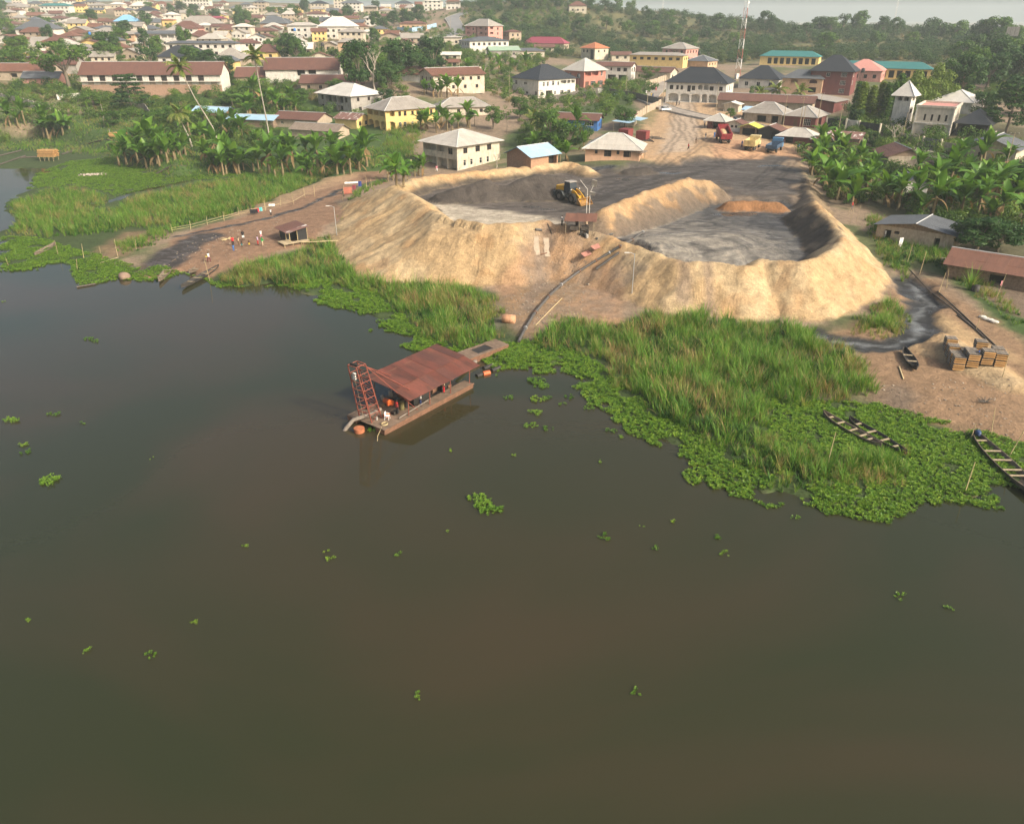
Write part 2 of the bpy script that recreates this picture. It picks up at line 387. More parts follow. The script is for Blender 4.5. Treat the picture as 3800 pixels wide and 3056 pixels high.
colr = paint(colr, region([(830,790),(1000,740),(1180,680),(1330,650),(1330,670),(1200,710),(1010,775),(880,800)], 1.2), (.33, .22, .13), -.6, .8, .8)
dmud = region([(500,1000),(560,950),(640,905),(720,872),(800,862),(830,880),(760,905),(700,960),(640,990),(560,1005)], .8)
colr = paint(colr, dmud, C_MUD, -.8, .8, .92); GZ_WET = np.maximum(GZ_WET, sstep(-.5, .8, dmud) * .8)
chn, _, _ = line_d([up(u, v, 1.2) for u, v in [(640,872),(760,852),(900,826),(1010,802),(1130,772),(1200,738),(1260,716),(1340,695),(1430,668)]], warp_x, warp_y)
colr = paint(colr, -chn, C_MUD, -1.0, -.35); GZ_WET = np.maximum(GZ_WET, 1 - sstep(.4, 1.0, chn))
# right bank
colr = paint(colr, region([(3100,1230),(3250,1160),(3350,1040),(3450,1040),(3560,1120),(3700,1200),(3850,1300),(4300,1400),(4300,1720),(3800,1640),(3430,1540),(3270,1500),(3200,1400),(3190,1290)], .9), (.255, .165, .095), -1, 1)
colr = paint(colr, region([(3370,1120),(3460,1140),(3620,1230),(3790,1330),(3800,1350),(3600,1300),(3480,1270),(3400,1290),(3330,1270)], 1), C_SAND, -1.5, 2, .9)
colr = paint(colr, region([(3230,1440),(3330,1420),(3420,1480),(3380,1530),(3270,1500)], .7), (.13, .105, .08), -1.5, 1.5, .7)
creek = [(3370,1050),(3405,1090),(3440,1120),(3410,1160),(3385,1190),(3400,1225),(3385,1260),(3310,1280),(3200,1282),(3080,1262),(3040,1240)]
crk, _, _ = line_d([up(u, v, .7) for u, v in creek], warp_x, warp_y)
colr = paint(colr, -crk, (.050, .050, .048), -3.0, -1.6); colr = paint(colr, -crk + (n_fin - .5) * 1.5, (.17, .18, .18), -.6, -.1)
GZ_WET = np.maximum(GZ_WET, 1 - sstep(1.0, 2.2, crk))
Z -= .25 * (1 - sstep(.6, 2.2, crk))
# yard, sand and mud
yard = region([(2250,615),(2330,600),(2380,520),(2400,440),(2430,400),(2560,415),(2680,445),(2900,490),(3080,540),(3080,590),(2950,590),(2900,600),(2700,610),(2420,620)], 4.8)
colr = paint(colr, yard, C_YARD, -1.5, 2)
colr = paint(colr, region([(2430,600),(2470,520),(2500,440),(2560,430),(2600,520),(2560,590)], 4.8), (.42, .335, .25), -1.5, 2, .8)
colr = paint(colr, region([(2380,470),(2430,410),(2450,430),(2420,500)], 5.5), C_GRASS, -1, 1.5, .5)
colr = paint(colr, region([(2640,545),(2900,560),(3010,580),(2900,600),(2640,600)], 4.8), (.43, .25, .145), -1, 1, .8)
m3 = np.clip(mound, 0, 1)
sandc = np.array(C_SAND) * (1 - sstep(.42, .62, n_mid)[..., None] * .6) + np.array(C_SANDP) * (sstep(.42, .62, n_mid)[..., None] * .6)
rust = sstep(.60, .70, fbm(GX / 4, GY / 4, 3, 31)) * .28
sandc = sandc * (1 - rust[..., None]) + np.array((.42, .20, .07)) * rust[..., None]
colr = colr * (1 - m3[..., None]) + sandc * m3[..., None]
apron = region([(1830,1060),(1950,1000),(2040,960),(2200,1010),(2330,1080),(2300,1200),(2120,1190),(2030,1240),(1960,1240),(1900,1200),(1850,1130)], 1)
colr = paint(colr, apron, (.36, .215, .12), -1, 1.5, .75)
colr = paint(colr, np.where(apron > -2, (n_fin * .5 + n_mid * .5 - .52) * 8, -9), (.17, .14, .11), -1, 1, .55)
for dx_ in ((2010,960,2030,1050),(1960,1060,2030,960),(2510,985,2540,1120),(2615,980,2640,1150)):
    ld, _, _ = line_d([up(dx_[0], dx_[1], 4), up(dx_[2], dx_[3], 2)], warp_x, warp_y)
    colr = paint(colr, -ld, (.20, .15, .11), -1.6, -.2, .75)
# inner faces and floors of the pits
ins = sstep(-.2, 1.6, np.maximum(d_lp, d_rp))
inner = ins * np.clip(m3, 0, 1) * (1 - orange)
midl, _, _ = line_d([up(*p) for p in RIDGES['mid']], GX, GY)
bermd, _, _ = line_d([up(*p) for p in RIDGES['berm']], GX, GY)
keep = np.maximum(np.maximum(1 - sstep(1.5, 5.0, midl), 1 - sstep(1.2, 3, bermd)), 1 - sstep(.2, 1.1, crest))
colr = colr * (1 - (inner * (1 - keep) * .92)[..., None]) + np.array((.045, .040, .036)) * (inner * (1 - keep) * .92)[..., None]
midw = (1 - sstep(6.0, 7.5, midl)) * sstep(.40, .54, fbm(GX / 3, GY / 3, 3, 44) + .05 * (midl - 2.0)) * sstep(.8, 2.2, midl) * m3
_mr = ((1 - sstep(3.5, 6.5, midl)) * m3 * .55)[..., None]; colr = colr * (1 - _mr) + np.array((.33, .195, .095)) * _mr
colr = colr * (1 - midw[..., None] * .75) + np.array((.12, .10, .08)) * midw[..., None] * .75
dk = dark * m3
colr = colr * (1 - dk[..., None]) + (np.array((.068, .057, .048)) * (.7 + .6 * n_mid[..., None])) * dk[..., None]
og = orange * m3
colr = colr * (1 - og[..., None]) + np.array((.25, .125, .055)) * og[..., None]
floor_ = (1 - m3)
fl = sstep(-1.5, 2.0, d_lp + (n_big - .5) * 16 + (n_mid - .5) * 5) * floor_ * sstep(-6, 0, d_lp)
mudc = np.array((.095, .080, .066)) * (.6 + .8 * n_mid[..., None])
colr = colr * (1 - fl[..., None]) + mudc * fl[..., None]
GZ_WET = np.maximum(GZ_WET * (1 - m3), fl * .55)
tail = sstep(-1.5, 1.5, region([(1540,745),(1600,728),(1720,740),(1850,760),(2000,775),(2080,800),(2040,830),(1800,826),(1660,815),(1590,780)], 5.5)) * floor_
tc2 = np.array(C_TAIL) * (.75 + .5 * n_fin[..., None])
colr = colr * (1 - tail[..., None]) + tc2 * tail[..., None]; GZ_WET *= (1 - tail)
fr = sstep(-.5, .6, d_rp) * floor_
_ox, _oy, _ = up(2400, 880, 5.5); _fd = sstep(9, 34, np.hypot(GX - _ox, GY - _oy) + (n_big - .5) * 16)[..., None]
colr = colr * (1 - fr[..., None]) + (np.array((.185, .172, .15)) * (1 - _fd) + np.array((.065, .066, .068)) * _fd) * fr[..., None]
wetp = sstep(.5, .62, n_big * .5 + .5 * fbm(GX / 6, GY / 6, 3, 50))
GZ_WET = np.maximum(GZ_WET, fr * (.35 + .6 * wetp))
SLUR = fr
mudroad = region([(2230,650),(2440,620),(2650,592),(2900,592),(3000,640),(2990,700),(2760,700),(2700,730),(2640,668),(2561,660),(2403,712),(2240,780),(2200,700)], 4.9)
colr = paint(colr, np.where(m3 < .5, mudroad + (n_big - .5) * 14 + (n_mid - .5) * 6, -9), (.075, .066, .058), -1.5, 2, .85)
wck = 1 - sstep(1.6, 3.4, crk); Z = Z * (1 - wck) + np.minimum(Z, .5) * wck
colr = paint(colr, -crk, (.042, .042, .041), -3.0, -1.7); colr = paint(colr, -crk + (n_fin - .5) * 1.5, (.16, .17, .17), -.9, -.2, .8)
GZ_WET = np.maximum(GZ_WET, (1 - sstep(1.4, 2.8, crk)) * 1.1); m3 = m3 * (1 - wck)
# wheel tracks and puddles in the yard and the left pit
_trk = np.full(GX.shape, 9.0)
for tr_ in ([(2480,425),(2515,520),(2450,615),(2280,680),(2140,770)],[(2555,432),(2600,540),(2690,615),(2560,650),(2320,700),(2200,730)],[(2640,520),(2560,580),(2420,640),(2200,665),(2000,740)],[(2800,570),(2700,600),(2500,625),(2250,655)],[(2900,580),(2850,640),(2780,690)],[(2940,590),(2900,660),(2800,700)],[(2500,450),(2560,540),(2760,575)],[(1950,780),(2080,775),(2200,740),(2330,690),(2500,640)]):
    Pt = [up(u, v, 4.8 if v > 600 else 6.0) for u, v in tr_]
    for off in (-.9, .9):
        dd, _, _ = line_d([(p.x + off, p.y + off * .4, 0) for p in Pt], GX + (n_mid - .5) * 3, GY + (n_mid - .5) * 3); _trk = np.minimum(_trk, dd)
tw_ = (1 - sstep(.15, .55, _trk)) * (1 - m3) * .42
colr *= (1 - tw_[..., None])
for (u, v, a_, b_) in ((2225,640,4.5,1.3),(1975,766,2.6,.6),(2030,777,2.2,.6),(2120,700,3,.6),(2330,668,3,.5),(2480,650,4,.6),(2870,640,4,1.0),(2740,790,5,1.4),(2890,780,4,2.0)):
    pc = up(u, v, 4.4 if u < 2700 else 3.6); e_ = ((warp_x - pc.x) / a_) ** 2 + ((warp_y - pc.y) / b_) ** 2; pw_ = (1 - sstep(.6, 1.1, e_)) * (1 - m3)
    colr = colr * (1 - pw_[..., None]) + np.array((.05, .05, .047)) * pw_[..., None]; GZ_WET = np.maximum(GZ_WET, pw_ * 2.2)
colr *= (.82 + .36 * n_fin[..., None])
colr = np.clip(colr, .005, .9)

# ---------------------------------------------------------------- ground mesh
def grid_mesh(name, X, Y, Zz, keepf):
    ny, nx = X.shape
    co = np.stack([X, Y, Zz], -1).reshape(-1, 3).astype(np.float32)
    idx = np.arange(ny * nx).reshape(ny, nx)
    q = np.stack([idx[:-1, :-1], idx[:-1, 1:], idx[1:, 1:], idx[1:, :-1]], -1).reshape(-1, 4)[keepf.reshape(-1)]
    used = np.zeros(ny * nx, bool); used[q.reshape(-1)] = True
    re = np.cumsum(used) - 1
    q = re[q]; co = co[used]
    me = bpy.data.meshes.new(name)
    me.vertices.add(len(co)); me.vertices.foreach_set('co', co.reshape(-1))
    me.loops.add(q.size); me.loops.foreach_set('vertex_index', q.reshape(-1).astype(np.int32))
    me.polygons.add(len(q)); me.polygons.foreach_set('loop_start', (np.arange(len(q)) * 4).astype(np.int32))
    me.update(calc_edges=True); me.validate()
    me.polygons.foreach_set('use_smooth', np.ones(len(me.polygons), bool))
    return me, used
mx = np.maximum(np.maximum(Z[:-1, :-1], Z[1:, :-1]), np.maximum(Z[:-1, 1:], Z[1:, 1:]))
gme, used = grid_mesh('ground', GX, GY, Z, mx > -1.2)
def vattr(me, name, arr, kind):
    at = me.attributes.new(name, kind, 'POINT')
    if kind == 'FLOAT_COLOR':
        a = np.concatenate([arr.reshape(-1, 3)[used], np.ones((used.sum(), 1))], 1).astype(np.float32); at.data.foreach_set('color', a.reshape(-1))
    else: at.data.foreach_set('value', arr.reshape(-1)[used].astype(np.float32))
vattr(gme, 'Col', colr, 'FLOAT_COLOR'); vattr(gme, 'wet', GZ_WET, 'FLOAT'); vattr(gme, 'slur', SLUR, 'FLOAT'); vattr(gme, 'sandy', m3, 'FLOAT')
_ox, _oy, _ = up(2400, 880, 5.5)
vattr(gme, 'fa', np.arctan2(GY - _oy, GX - _ox) + (fbm(GX / 7, GY / 7, 3, 33) - .5) * 1.1, 'FLOAT'); vattr(gme, 'cs', CS, 'FLOAT'); vattr(gme, 'cd', CD, 'FLOAT'); vattr(gme, 'fd', np.hypot(GX - _ox, GY - _oy), 'FLOAT')
m, nt, b = newmat('earth')
at = nn(nt, 'ShaderNodeAttribute', attribute_name='Col').outputs['Color']
wet = nn(nt, 'ShaderNodeAttribute', attribute_name='wet').outputs['Fac']
slr = nn(nt, 'ShaderNodeAttribute', attribute_name='slur').outputs['Fac']
sdy = nn(nt, 'ShaderNodeAttribute', attribute_name='sandy').outputs['Fac']
tc = nn(nt, 'ShaderNodeTexCoord').outputs['Object']
f1 = noise(nt, tc, .9, 6, .65); f2 = noise(nt, tc, 4.0, 7, .7)
c = mixc(nt, 1.0, at, ramp(nt, f1, [(.3, (.72,)), (.7, (1.22,))]), 'MULTIPLY')
c = mixc(nt, 1.0, c, ramp(nt, f2, [(.3, (.72,)), (.7, (1.22,))]), 'MULTIPLY')
# flow streaks of the settled slurry
fa = nn(nt, 'ShaderNodeAttribute', attribute_name='fa').outputs['Fac']; fd = nn(nt, 'ShaderNodeAttribute', attribute_name='fd').outputs['Fac']
cxy = nn(nt, 'ShaderNodeCombineXYZ'); nt.links.new(mth(nt, 'MULTIPLY', fa, 5.0), cxy.inputs[0]); nt.links.new(mth(nt, 'MULTIPLY', fd, .10), cxy.inputs[1])
st = noise(nt, cxy.outputs[0], 1.0, 6, .62, .5)
st2 = noise(nt, mapping(nt, tc, (.10, .22, 1)), 1.0, 5, .62, 2.5)
streak = ramp(nt, mth(nt, 'ADD', mth(nt, 'MULTIPLY', st, .55), mth(nt, 'MULTIPLY', st2, .45)), [(.36, (.32, .32, .34)), (.45, (.75, .75, .75)), (.54, (1.3, 1.27, 1.2)), (.66, (1.9, 1.8, 1.6))])
c = mixc(nt, slr, c, mixc(nt, 1.0, c, streak, 'MULTIPLY'))
# tracks and puddled mud on the wet floor
st3 = noise(nt, mapping(nt, tc, (.22, .34, 1)), .8, 6, .65, 1.8)
pud = ramp(nt, st3, [(.40, (.70,)), (.52, (1.0,)), (.64, (1.55,))])
c = mixc(nt, mth(nt, 'MINIMUM', wet, 1.0), c, mixc(nt, 1.0, c, pud, 'MULTIPLY'))
# rills running down the sand faces
cs_ = nn(nt, 'ShaderNodeAttribute', attribute_name='cs').outputs['Fac']; cd_ = nn(nt, 'ShaderNodeAttribute', attribute_name='cd').outputs['Fac']
rv = nn(nt, 'ShaderNodeCombineXYZ'); nt.links.new(mth(nt, 'MULTIPLY', cs_, 1.5), rv.inputs[0]); nt.links.new(mth(nt, 'MULTIPLY', cd_, .16), rv.inputs[1])
rill = noise(nt, rv.outputs[0], 1.0, 7, .68, .35)
c = mixc(nt, mth(nt, 'MULTIPLY', sdy, .9), c, mixc(nt, 1.0, c, ramp(nt, rill, [(.30, (.80, .77, .73)), (.42, (.98, .98, .98)), (.66, (1.04, 1.04, 1.03))]), 'MULTIPLY'))
nt.links.new(c, b.inputs['Base Color'])
rg = mth(nt, 'SUBTRACT', .92, mth(nt, 'MULTIPLY', wet, mth(nt, 'ADD', .25, mth(nt, 'MULTIPLY', ramp(nt, st3, [(.45, (0,)), (.6, (1,))]), .42))))
nt.links.new(mth(nt, 'MAXIMUM', rg, .06), b.inputs['Roughness']); b.inputs['Specular IOR Level'].default_value = .3
bh = mth(nt, 'ADD', mth(nt, 'ADD', mth(nt, 'MULTIPLY', f1, 1.0), mth(nt, 'MULTIPLY', f2, .35)), mth(nt, 'MULTIPLY', mth(nt, 'MULTIPLY', rill, sdy), .75))
bs = nn(nt, 'ShaderNodeBump'); bs.inputs['Distance'].default_value = .35
nt.links.new(bh, bs.inputs['Height']); nt.links.new(mth(nt, 'MAXIMUM', .03, mth(nt, 'SUBTRACT', .8, mth(nt, 'MULTIPLY', wet, .6))), bs.inputs['Strength'])
nt.links.new(bs.outputs[0], b.inputs['Normal'])
gme.materials.append(m)
ground = bpy.data.objects.new('ground', gme); COL.objects.link(ground)
ground['kind'] = 'structure'; ground['label'] = 'earth of the river bank, sand works, town and hill'

# ---------------------------------------------------------------- river
wme = bpy.data.meshes.new('river')
wme.from_pydata([(-1500, -400, 0), (1500, -400, 0), (1500, 330, 0), (-1500, 330, 0)], [], [(0, 1, 2, 3)])
m, nt, b = newmat('river_water')
tc = nn(nt, 'ShaderNodeTexCoord').outputs['Object']
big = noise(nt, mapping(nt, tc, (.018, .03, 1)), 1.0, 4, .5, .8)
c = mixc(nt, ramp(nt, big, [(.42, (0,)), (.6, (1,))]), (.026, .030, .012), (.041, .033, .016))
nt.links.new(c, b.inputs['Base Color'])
slick = noise(nt, mapping(nt, tc, (.05, .12, 1)), 1.0, 4, .55, 1.2)
b.inputs['IOR'].default_value = 1.36; b.inputs['Specular IOR Level'].default_value = .5
nt.links.new(ramp(nt, slick, [(.45, (.05,)), (.62, (.11,))]), b.inputs['Roughness'])
wv = mth(nt, 'ADD', noise(nt, mapping(nt, tc, (.5, 1.1, 1)), 1.0, 3), mth(nt, 'MULTIPLY', noise(nt, mapping(nt, tc, (2.2, 4.0, 1)), 1.0, 2), .2))
bw = nn(nt, 'ShaderNodeBump'); bw.inputs['Distance'].default_value = .12; nt.links.new(wv, bw.inputs['Height']); nt.links.new(ramp(nt, slick, [(.40, (.02,)), (.60, (.10,))]), bw.inputs['Strength']); nt.links.new(bw.outputs[0], b.inputs['Normal'])
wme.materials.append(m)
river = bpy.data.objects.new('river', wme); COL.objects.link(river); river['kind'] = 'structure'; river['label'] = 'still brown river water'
# ---------------------------------------------------------------- mesh and object helpers
class MB:
    """collects faces; build() links them as one mesh object"""
    def __init__(s): s.v = []; s.f = []; s.m = []; s.uv = {}; s.cm = 0; s.sm = []
    def add(s, vs, fs, sm=False):
        o = len(s.v); s.v.extend([tuple(p) for p in vs])
        for f in fs: s.f.append(tuple(o + i for i in f)); s.m.append(s.cm); s.sm.append(sm)
        return s
    def quad(s, a, b, c, d, uv=None):
        s.add([a, b, c, d], [(0, 1, 2, 3)])
        if uv: s.uv[len(s.f) - 1] = uv
        return s
    def poly(s, pts, uv=None):
        s.add(pts, [tuple(range(len(pts)))])
        if uv: s.uv[len(s.f) - 1] = uv
        return s
    def box(s, x0, y0, z0, x1, y1, z1, mat=None):
        vs = [Vector(p) for p in ((x0, y0, z0), (x1, y0, z0), (x1, y1, z0), (x0, y1, z0), (x0, y0, z1), (x1, y0, z1), (x1, y1, z1), (x0, y1, z1))]
        if mat is not None: vs = [mat @ p for p in vs]
        return s.add(vs, [(0, 3, 2, 1), (4, 5, 6, 7), (0, 1, 5, 4), (1, 2, 6, 5), (2, 3, 7, 6), (3, 0, 4, 7)])
    def tube(s, p0, p1, r0, r1=None, n=6, cap=True):
        r1 = r0 if r1 is None else r1
        p0 = Vector(p0); p1 = Vector(p1); d = (p1 - p0)
        if d.length < 1e-6: return s
        d.normalize(); a = d.orthogonal().normalized(); b = d.cross(a)
        vs = []
        for p, r in ((p0, r0), (p1, r1)):
            for k in range(n):
                t = 2 * math.pi * k / n; vs.append(p + (a * math.cos(t) + b * math.sin(t)) * r)
        fs = [(k, (k + 1) % n, n + (k + 1) % n, n + k) for k in range(n)]
        s.add(vs, fs, True)
        if cap: s.add(vs, [tuple(range(n))[::-1], tuple(range(n, 2 * n))])
        return s
    def path(s, pts, rs, n=6, cap=True):
        pts = [Vector(p) for p in pts]
        if not hasattr(rs, '__len__'): rs = [rs] * len(pts)
        vs = []; a = None
        for i, p in enumerate(pts):
            d = (pts[min(i + 1, len(pts) - 1)] - pts[max(i - 1, 0)]).normalized()
            a = d.orthogonal().normalized() if a is None else (a - d * a.dot(d)).normalized()
            b = d.cross(a)
            for k in range(n):
                t = 2 * math.pi * k / n; vs.append(p + (a * math.cos(t) + b * math.sin(t)) * rs[i])
        fs = [(i * n + k, i * n + (k + 1) % n, (i + 1) * n + (k + 1) % n, (i + 1) * n + k) for i in range(len(pts) - 1) for k in range(n)]
        s.add(vs, fs, True)
        if cap: s.add(vs, [tuple(range(n))[::-1], tuple(range(len(vs) - n, len(vs)))])
        return s
    def ball(s, c, rx, ry=None, rz=None, n=10, m=6):
        ry = ry or rx; rz = rz or rx; vs = [(c[0], c[1], c[2] - rz)]
        for j in range(1, m):
            ph = -math.pi / 2 + math.pi * j / m
            for k in range(n):
                t = 2 * math.pi * k / n; vs.append((c[0] + rx * math.cos(ph) * math.cos(t), c[1] + ry * math.cos(ph) * math.sin(t), c[2] + rz * math.sin(ph)))
        vs.append((c[0], c[1], c[2] + rz)); L = len(vs) - 1
        fs = [(0, 1 + (k + 1) % n, 1 + k) for k in range(n)]
        for j in range(m - 2):
            for k in range(n): a = 1 + j * n; fs.append((a + k, a + (k + 1) % n, a + n + (k + 1) % n, a + n + k))
        fs += [(L, L - n + k, L - n + (k + 1) % n) for k in range(n)]
        return s.add(vs, fs, True)
    def loft(s, rings, sm=True, cap=True):
        n = len(rings[0]); vs = [p for r in rings for p in r]
        s.add(vs, [(i * n + k, i * n + (k + 1) % n, (i + 1) * n + (k + 1) % n, (i + 1) * n + k) for i in range(len(rings) - 1) for k in range(n)], sm)
        if cap: s.add(vs, [tuple(range(n))[::-1], tuple(range(len(vs) - n, len(vs)))])
        return s
    def mesh(s, name, mats):
        me = bpy.data.meshes.new(name); me.from_pydata(s.v, [], s.f)
        for m in (mats if isinstance(mats, (list, tuple)) else [mats]): me.materials.append(m)
        if any(s.m): me.polygons.foreach_set('material_index', s.m)
        if any(s.sm): me.polygons.foreach_set('use_smooth', s.sm)
        if s.uv:
            ul = me.uv_layers.new(name='UVMap')
            for i, uv in s.uv.items():
                for k, li in enumerate(me.polygons[i].loop_indices): ul.data[li].uv = uv[k]
        me.update(); return me
    def build(s, name, mats, parent=None, loc=None, rot=None):
        return obj(name, s.mesh(name, mats), parent, loc, rot)
def obj(name, me, parent=None, loc=None, rot=None, scl=None):
    o = bpy.data.objects.new(name, me); COL.objects.link(o)
    if parent: o.parent = parent
    if loc is not None: o.location = loc
    if rot is not None: o.rotation_euler = rot
    if scl is not None: o.scale = scl
    return o
def tag(o, label, cat, group=None, kind=None):
    o['label'] = label; o['category'] = cat
    if group: o['group'] = group
    if kind: o['kind'] = kind
    return o
def thing(name, label, cat, loc, rz=0.0, group=None):
    o = bpy.data.objects.new(name, None); COL.objects.link(o); o.empty_display_size = .3
    o.location = loc; o.rotation_euler = (0, 0, rz)
    return tag(o, label, cat, group)
def copy_tree(o, parent=None):
    c = o.copy(); COL.objects.link(c)
    if parent: c.parent = parent
    for ch in KIDS.get(o.name, []): KIDS.setdefault(c.name, []).append(copy_tree(ch, c))
    return c
KIDS = {}
def note_kids(o):
    for ch in o.children: KIDS.setdefault(o.name, []).append(ch); note_kids(ch)
def lerp(a, b, t): return a + (b - a) * t
def clip_poly(poly, x0, x1, y0, y1):
    """convex polygon cut to a rectangle (2-D)"""
    for ax, val, keepgt in ((0, x0, True), (0, x1, False), (1, y0, True), (1, y1, False)):
        out = []
        for i in range(len(poly)):
            a = poly[i]; b = poly[(i + 1) % len(poly)]
            ia = a[ax] >= val if keepgt else a[ax] <= val; ib = b[ax] >= val if keepgt else b[ax] <= val
            if ia: out.append(a)
            if ia != ib:
                t = (val - a[ax]) / (b[ax] - a[ax]); out.append((a[0] + t * (b[0] - a[0]), a[1] + t * (b[1] - a[1])))
        poly = out
        if len(poly) < 3: return []
    return poly

# ---------------------------------------------------------------- surfaces used all over
W = {
 'cream': M('wall_cream', (.56, .50, .39), .9, .28, .6, .55, bmp=.1), 'white': M('wall_white', (.66, .63, .56), .9, .2, .7, .4), 'yellow': M('wall_yellow', (.70, .52, .21), .9, .15, .7, .2),
 'grey': M('wall_grey', (.36, .335, .30), .95, .3, .8, .5, bmp=.15), 'peach': M('wall_peach', (.64, .40, .26), .9, .15, .7, .2), 'pink': M('wall_pink', (.58, .29, .24), .9, .2, .7, .3),
 'tan': M('wall_tan', (.43, .35, .26), .95, .25, .9, .4, bmp=.12), 'red': M('wall_red', (.52, .20, .15), .85, .15, .7, .2), 'maroon': M('wall_maroon', (.17, .06, .055), .85, .2, .7, .2),
 'orange': M('wall_orange', (.56, .38, .24), .9, .2, .7, .25), 'beige': M('wall_beige', (.60, .54, .44), .95, .2, .9, .35, bmp=.12), 'brick': M('wall_brick', (.40, .26, .18), .95, .3, 3, .3),
 'wood': M('wall_wood', (.26, .19, .13), .9, .45, 2.5, .3), 'black': M('wall_black', (.03, .03, .032), .7, .3, 1.5), 'blue': M('wall_blue', (.05, .16, .42), .8, .2, 1), 'green': M('wall_green', (.40, .55, .28), .9, .15, .7),
 'block': M('wall_block', (.44, .37, .28), .95, .3, 1.6, .4, bmp=.2), 'plank': M('wall_plank', (.40, .24, .15), .9, .4, 3, .2),
}
RF = {
 'grey': roofmat('roof_grey', (.34, .31, .27), (.22, .19, .155)), 'pale': roofmat('roof_pale', (.50, .47, .41), (.36, .32, .27), .4), 'white': roofmat('roof_white', (.66, .63, .56), (.50, .46, .40), .35),
 'brown': roofmat('roof_brown', (.135, .066, .050), (.185, .088, .058), .5), 'rust': roofmat('roof_rust', (.19, .088, .055), (.125, .062, .042), .5), 'black': roofmat('roof_black', (.030, .034, .040), (.05, .052, .055), .3, .5, .4, .5),
 'blue': roofmat('roof_blue', (.20, .42, .62), (.30, .50, .66), .3), 'sky': roofmat('roof_sky', (.36, .55, .70), (.46, .60, .70), .3, .45), 'slate': roofmat('roof_slate', (.12, .13, .14), (.08, .085, .09), .4),
 'teal': roofmat('roof_teal', (.035, .17, .165), (.06, .21, .20), .3), 'pink': roofmat('roof_pink', (.62, .29, .24), (.55, .26, .22), .3), 'wine': roofmat('roof_wine', (.26, .045, .075), (.22, .05, .07), .3),
 'tile': roofmat('roof_tile', (.46, .165, .075), (.38, .15, .08), .3), 'green': roofmat('roof_green', (.30, .42, .30), (.36, .45, .36), .3), 'patch': roofmat('roof_patch', (.72, .69, .63), (.19, .085, .06), .95, .6), 'thatch': roofmat('roof_old', (.25, .20, .155), (.16, .12, .09), .6, .8, .3, .9),
 'lime': roofmat('roof_lime', (.50, .55, .09), (.46, .50, .12), .3),
}
GLASS = M('window_glass', (.02, .022, .025), .15, .3, 2.0); FRAME_W = M('frame_white', (.70, .68, .62), .6, .1); FRAME_B = M('frame_brown', (.12, .07, .045), .7, .2)
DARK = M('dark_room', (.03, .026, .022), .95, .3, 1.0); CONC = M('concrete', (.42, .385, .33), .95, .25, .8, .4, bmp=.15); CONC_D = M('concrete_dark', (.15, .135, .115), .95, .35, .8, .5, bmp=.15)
WOODP = M('pole_wood', (.36, .29, .19), .9, .35, 3); WOODD = M('old_wood', (.10, .085, .07), .9, .4, 3); BAMB = M('bamboo', (.50, .40, .22), .8, .25, 3, rnd=.15); RIDGE = M('ridge_cap', (.55, .56, .55), .5, .15)
STEEL_R = M('red_steel', (.26, .075, .05), .7, .35, 2.5, .5, dirtcol=(.16, .07, .045)); RUST = M('rusty_steel', (.20, .105, .065), .85, .45, 2.0, .5, bmp=.2); IRON = M('dark_iron', (.035, .033, .03), .6, .4, 2.0, .3)
_wc = {}
def window_mesh(w, h, kind, near):
    k = (round(w, 2), round(h, 2), kind, near)
    if k in _wc: return _wc[k]
    f = MB(); t = .06
    f.box(-w / 2, -.05, 0, -w / 2 + t, .05, h).box(w / 2 - t, -.05, 0, w / 2, .05, h).box(-w / 2 + t, -.05, 0, w / 2 - t, .05, t).box(-w / 2 + t, -.05, h - t, w / 2 - t, .05, h)
    if w > .9: f.box(-.025, -.04, t, .025, .04, h - t)
    if w > 1.9: f.box(-w / 4 - .025, -.04, t, -w / 4 + .025, .04, h - t); f.box(w / 4 - .025, -.04, t, w / 4 + .025, .04, h - t)
    if near and h > 1.0: f.box(-w / 2 + t, -.035, h * .62, w / 2 - t, .035, h * .62 + .04)
    p = MB(); p.quad((-w / 2 + .02, .03, .02), (w / 2 - .02, .03, .02), (w / 2 - .02, .03, h - .02), (-w / 2 + .02, .03, h - .02))
    if near: r = (f.mesh('window', FRAME_B if kind == 'b' else FRAME_W), p.mesh('pane', GLASS))
    else:
        f.cm = 1; f.quad((-w / 2 + .02, .03, .02), (w / 2 - .02, .03, .02), (w / 2 - .02, .03, h - .02), (-w / 2 + .02, .03, h - .02))
        r = (f.mesh('window', [FRAME_B if kind == 'b' else FRAME_W, GLASS]), None)
    _wc[k] = r; return r
_dc = {}
def door_mesh(w, h, mat):
    k = (round(w, 2), round(h, 2), mat.name)
    if k not in _dc:
        d = MB(); d.box(-w / 2, -.04, 0, w / 2, .04, h); d.box(-w / 2 + .12, -.055, .15, w / 2 - .12, -.041, h * .45).box(-w / 2 + .12, -.055, h * .52, w / 2 - .12, -.041, h - .15)
        _dc[k] = d.mesh('door', mat)
    return _dc[k]
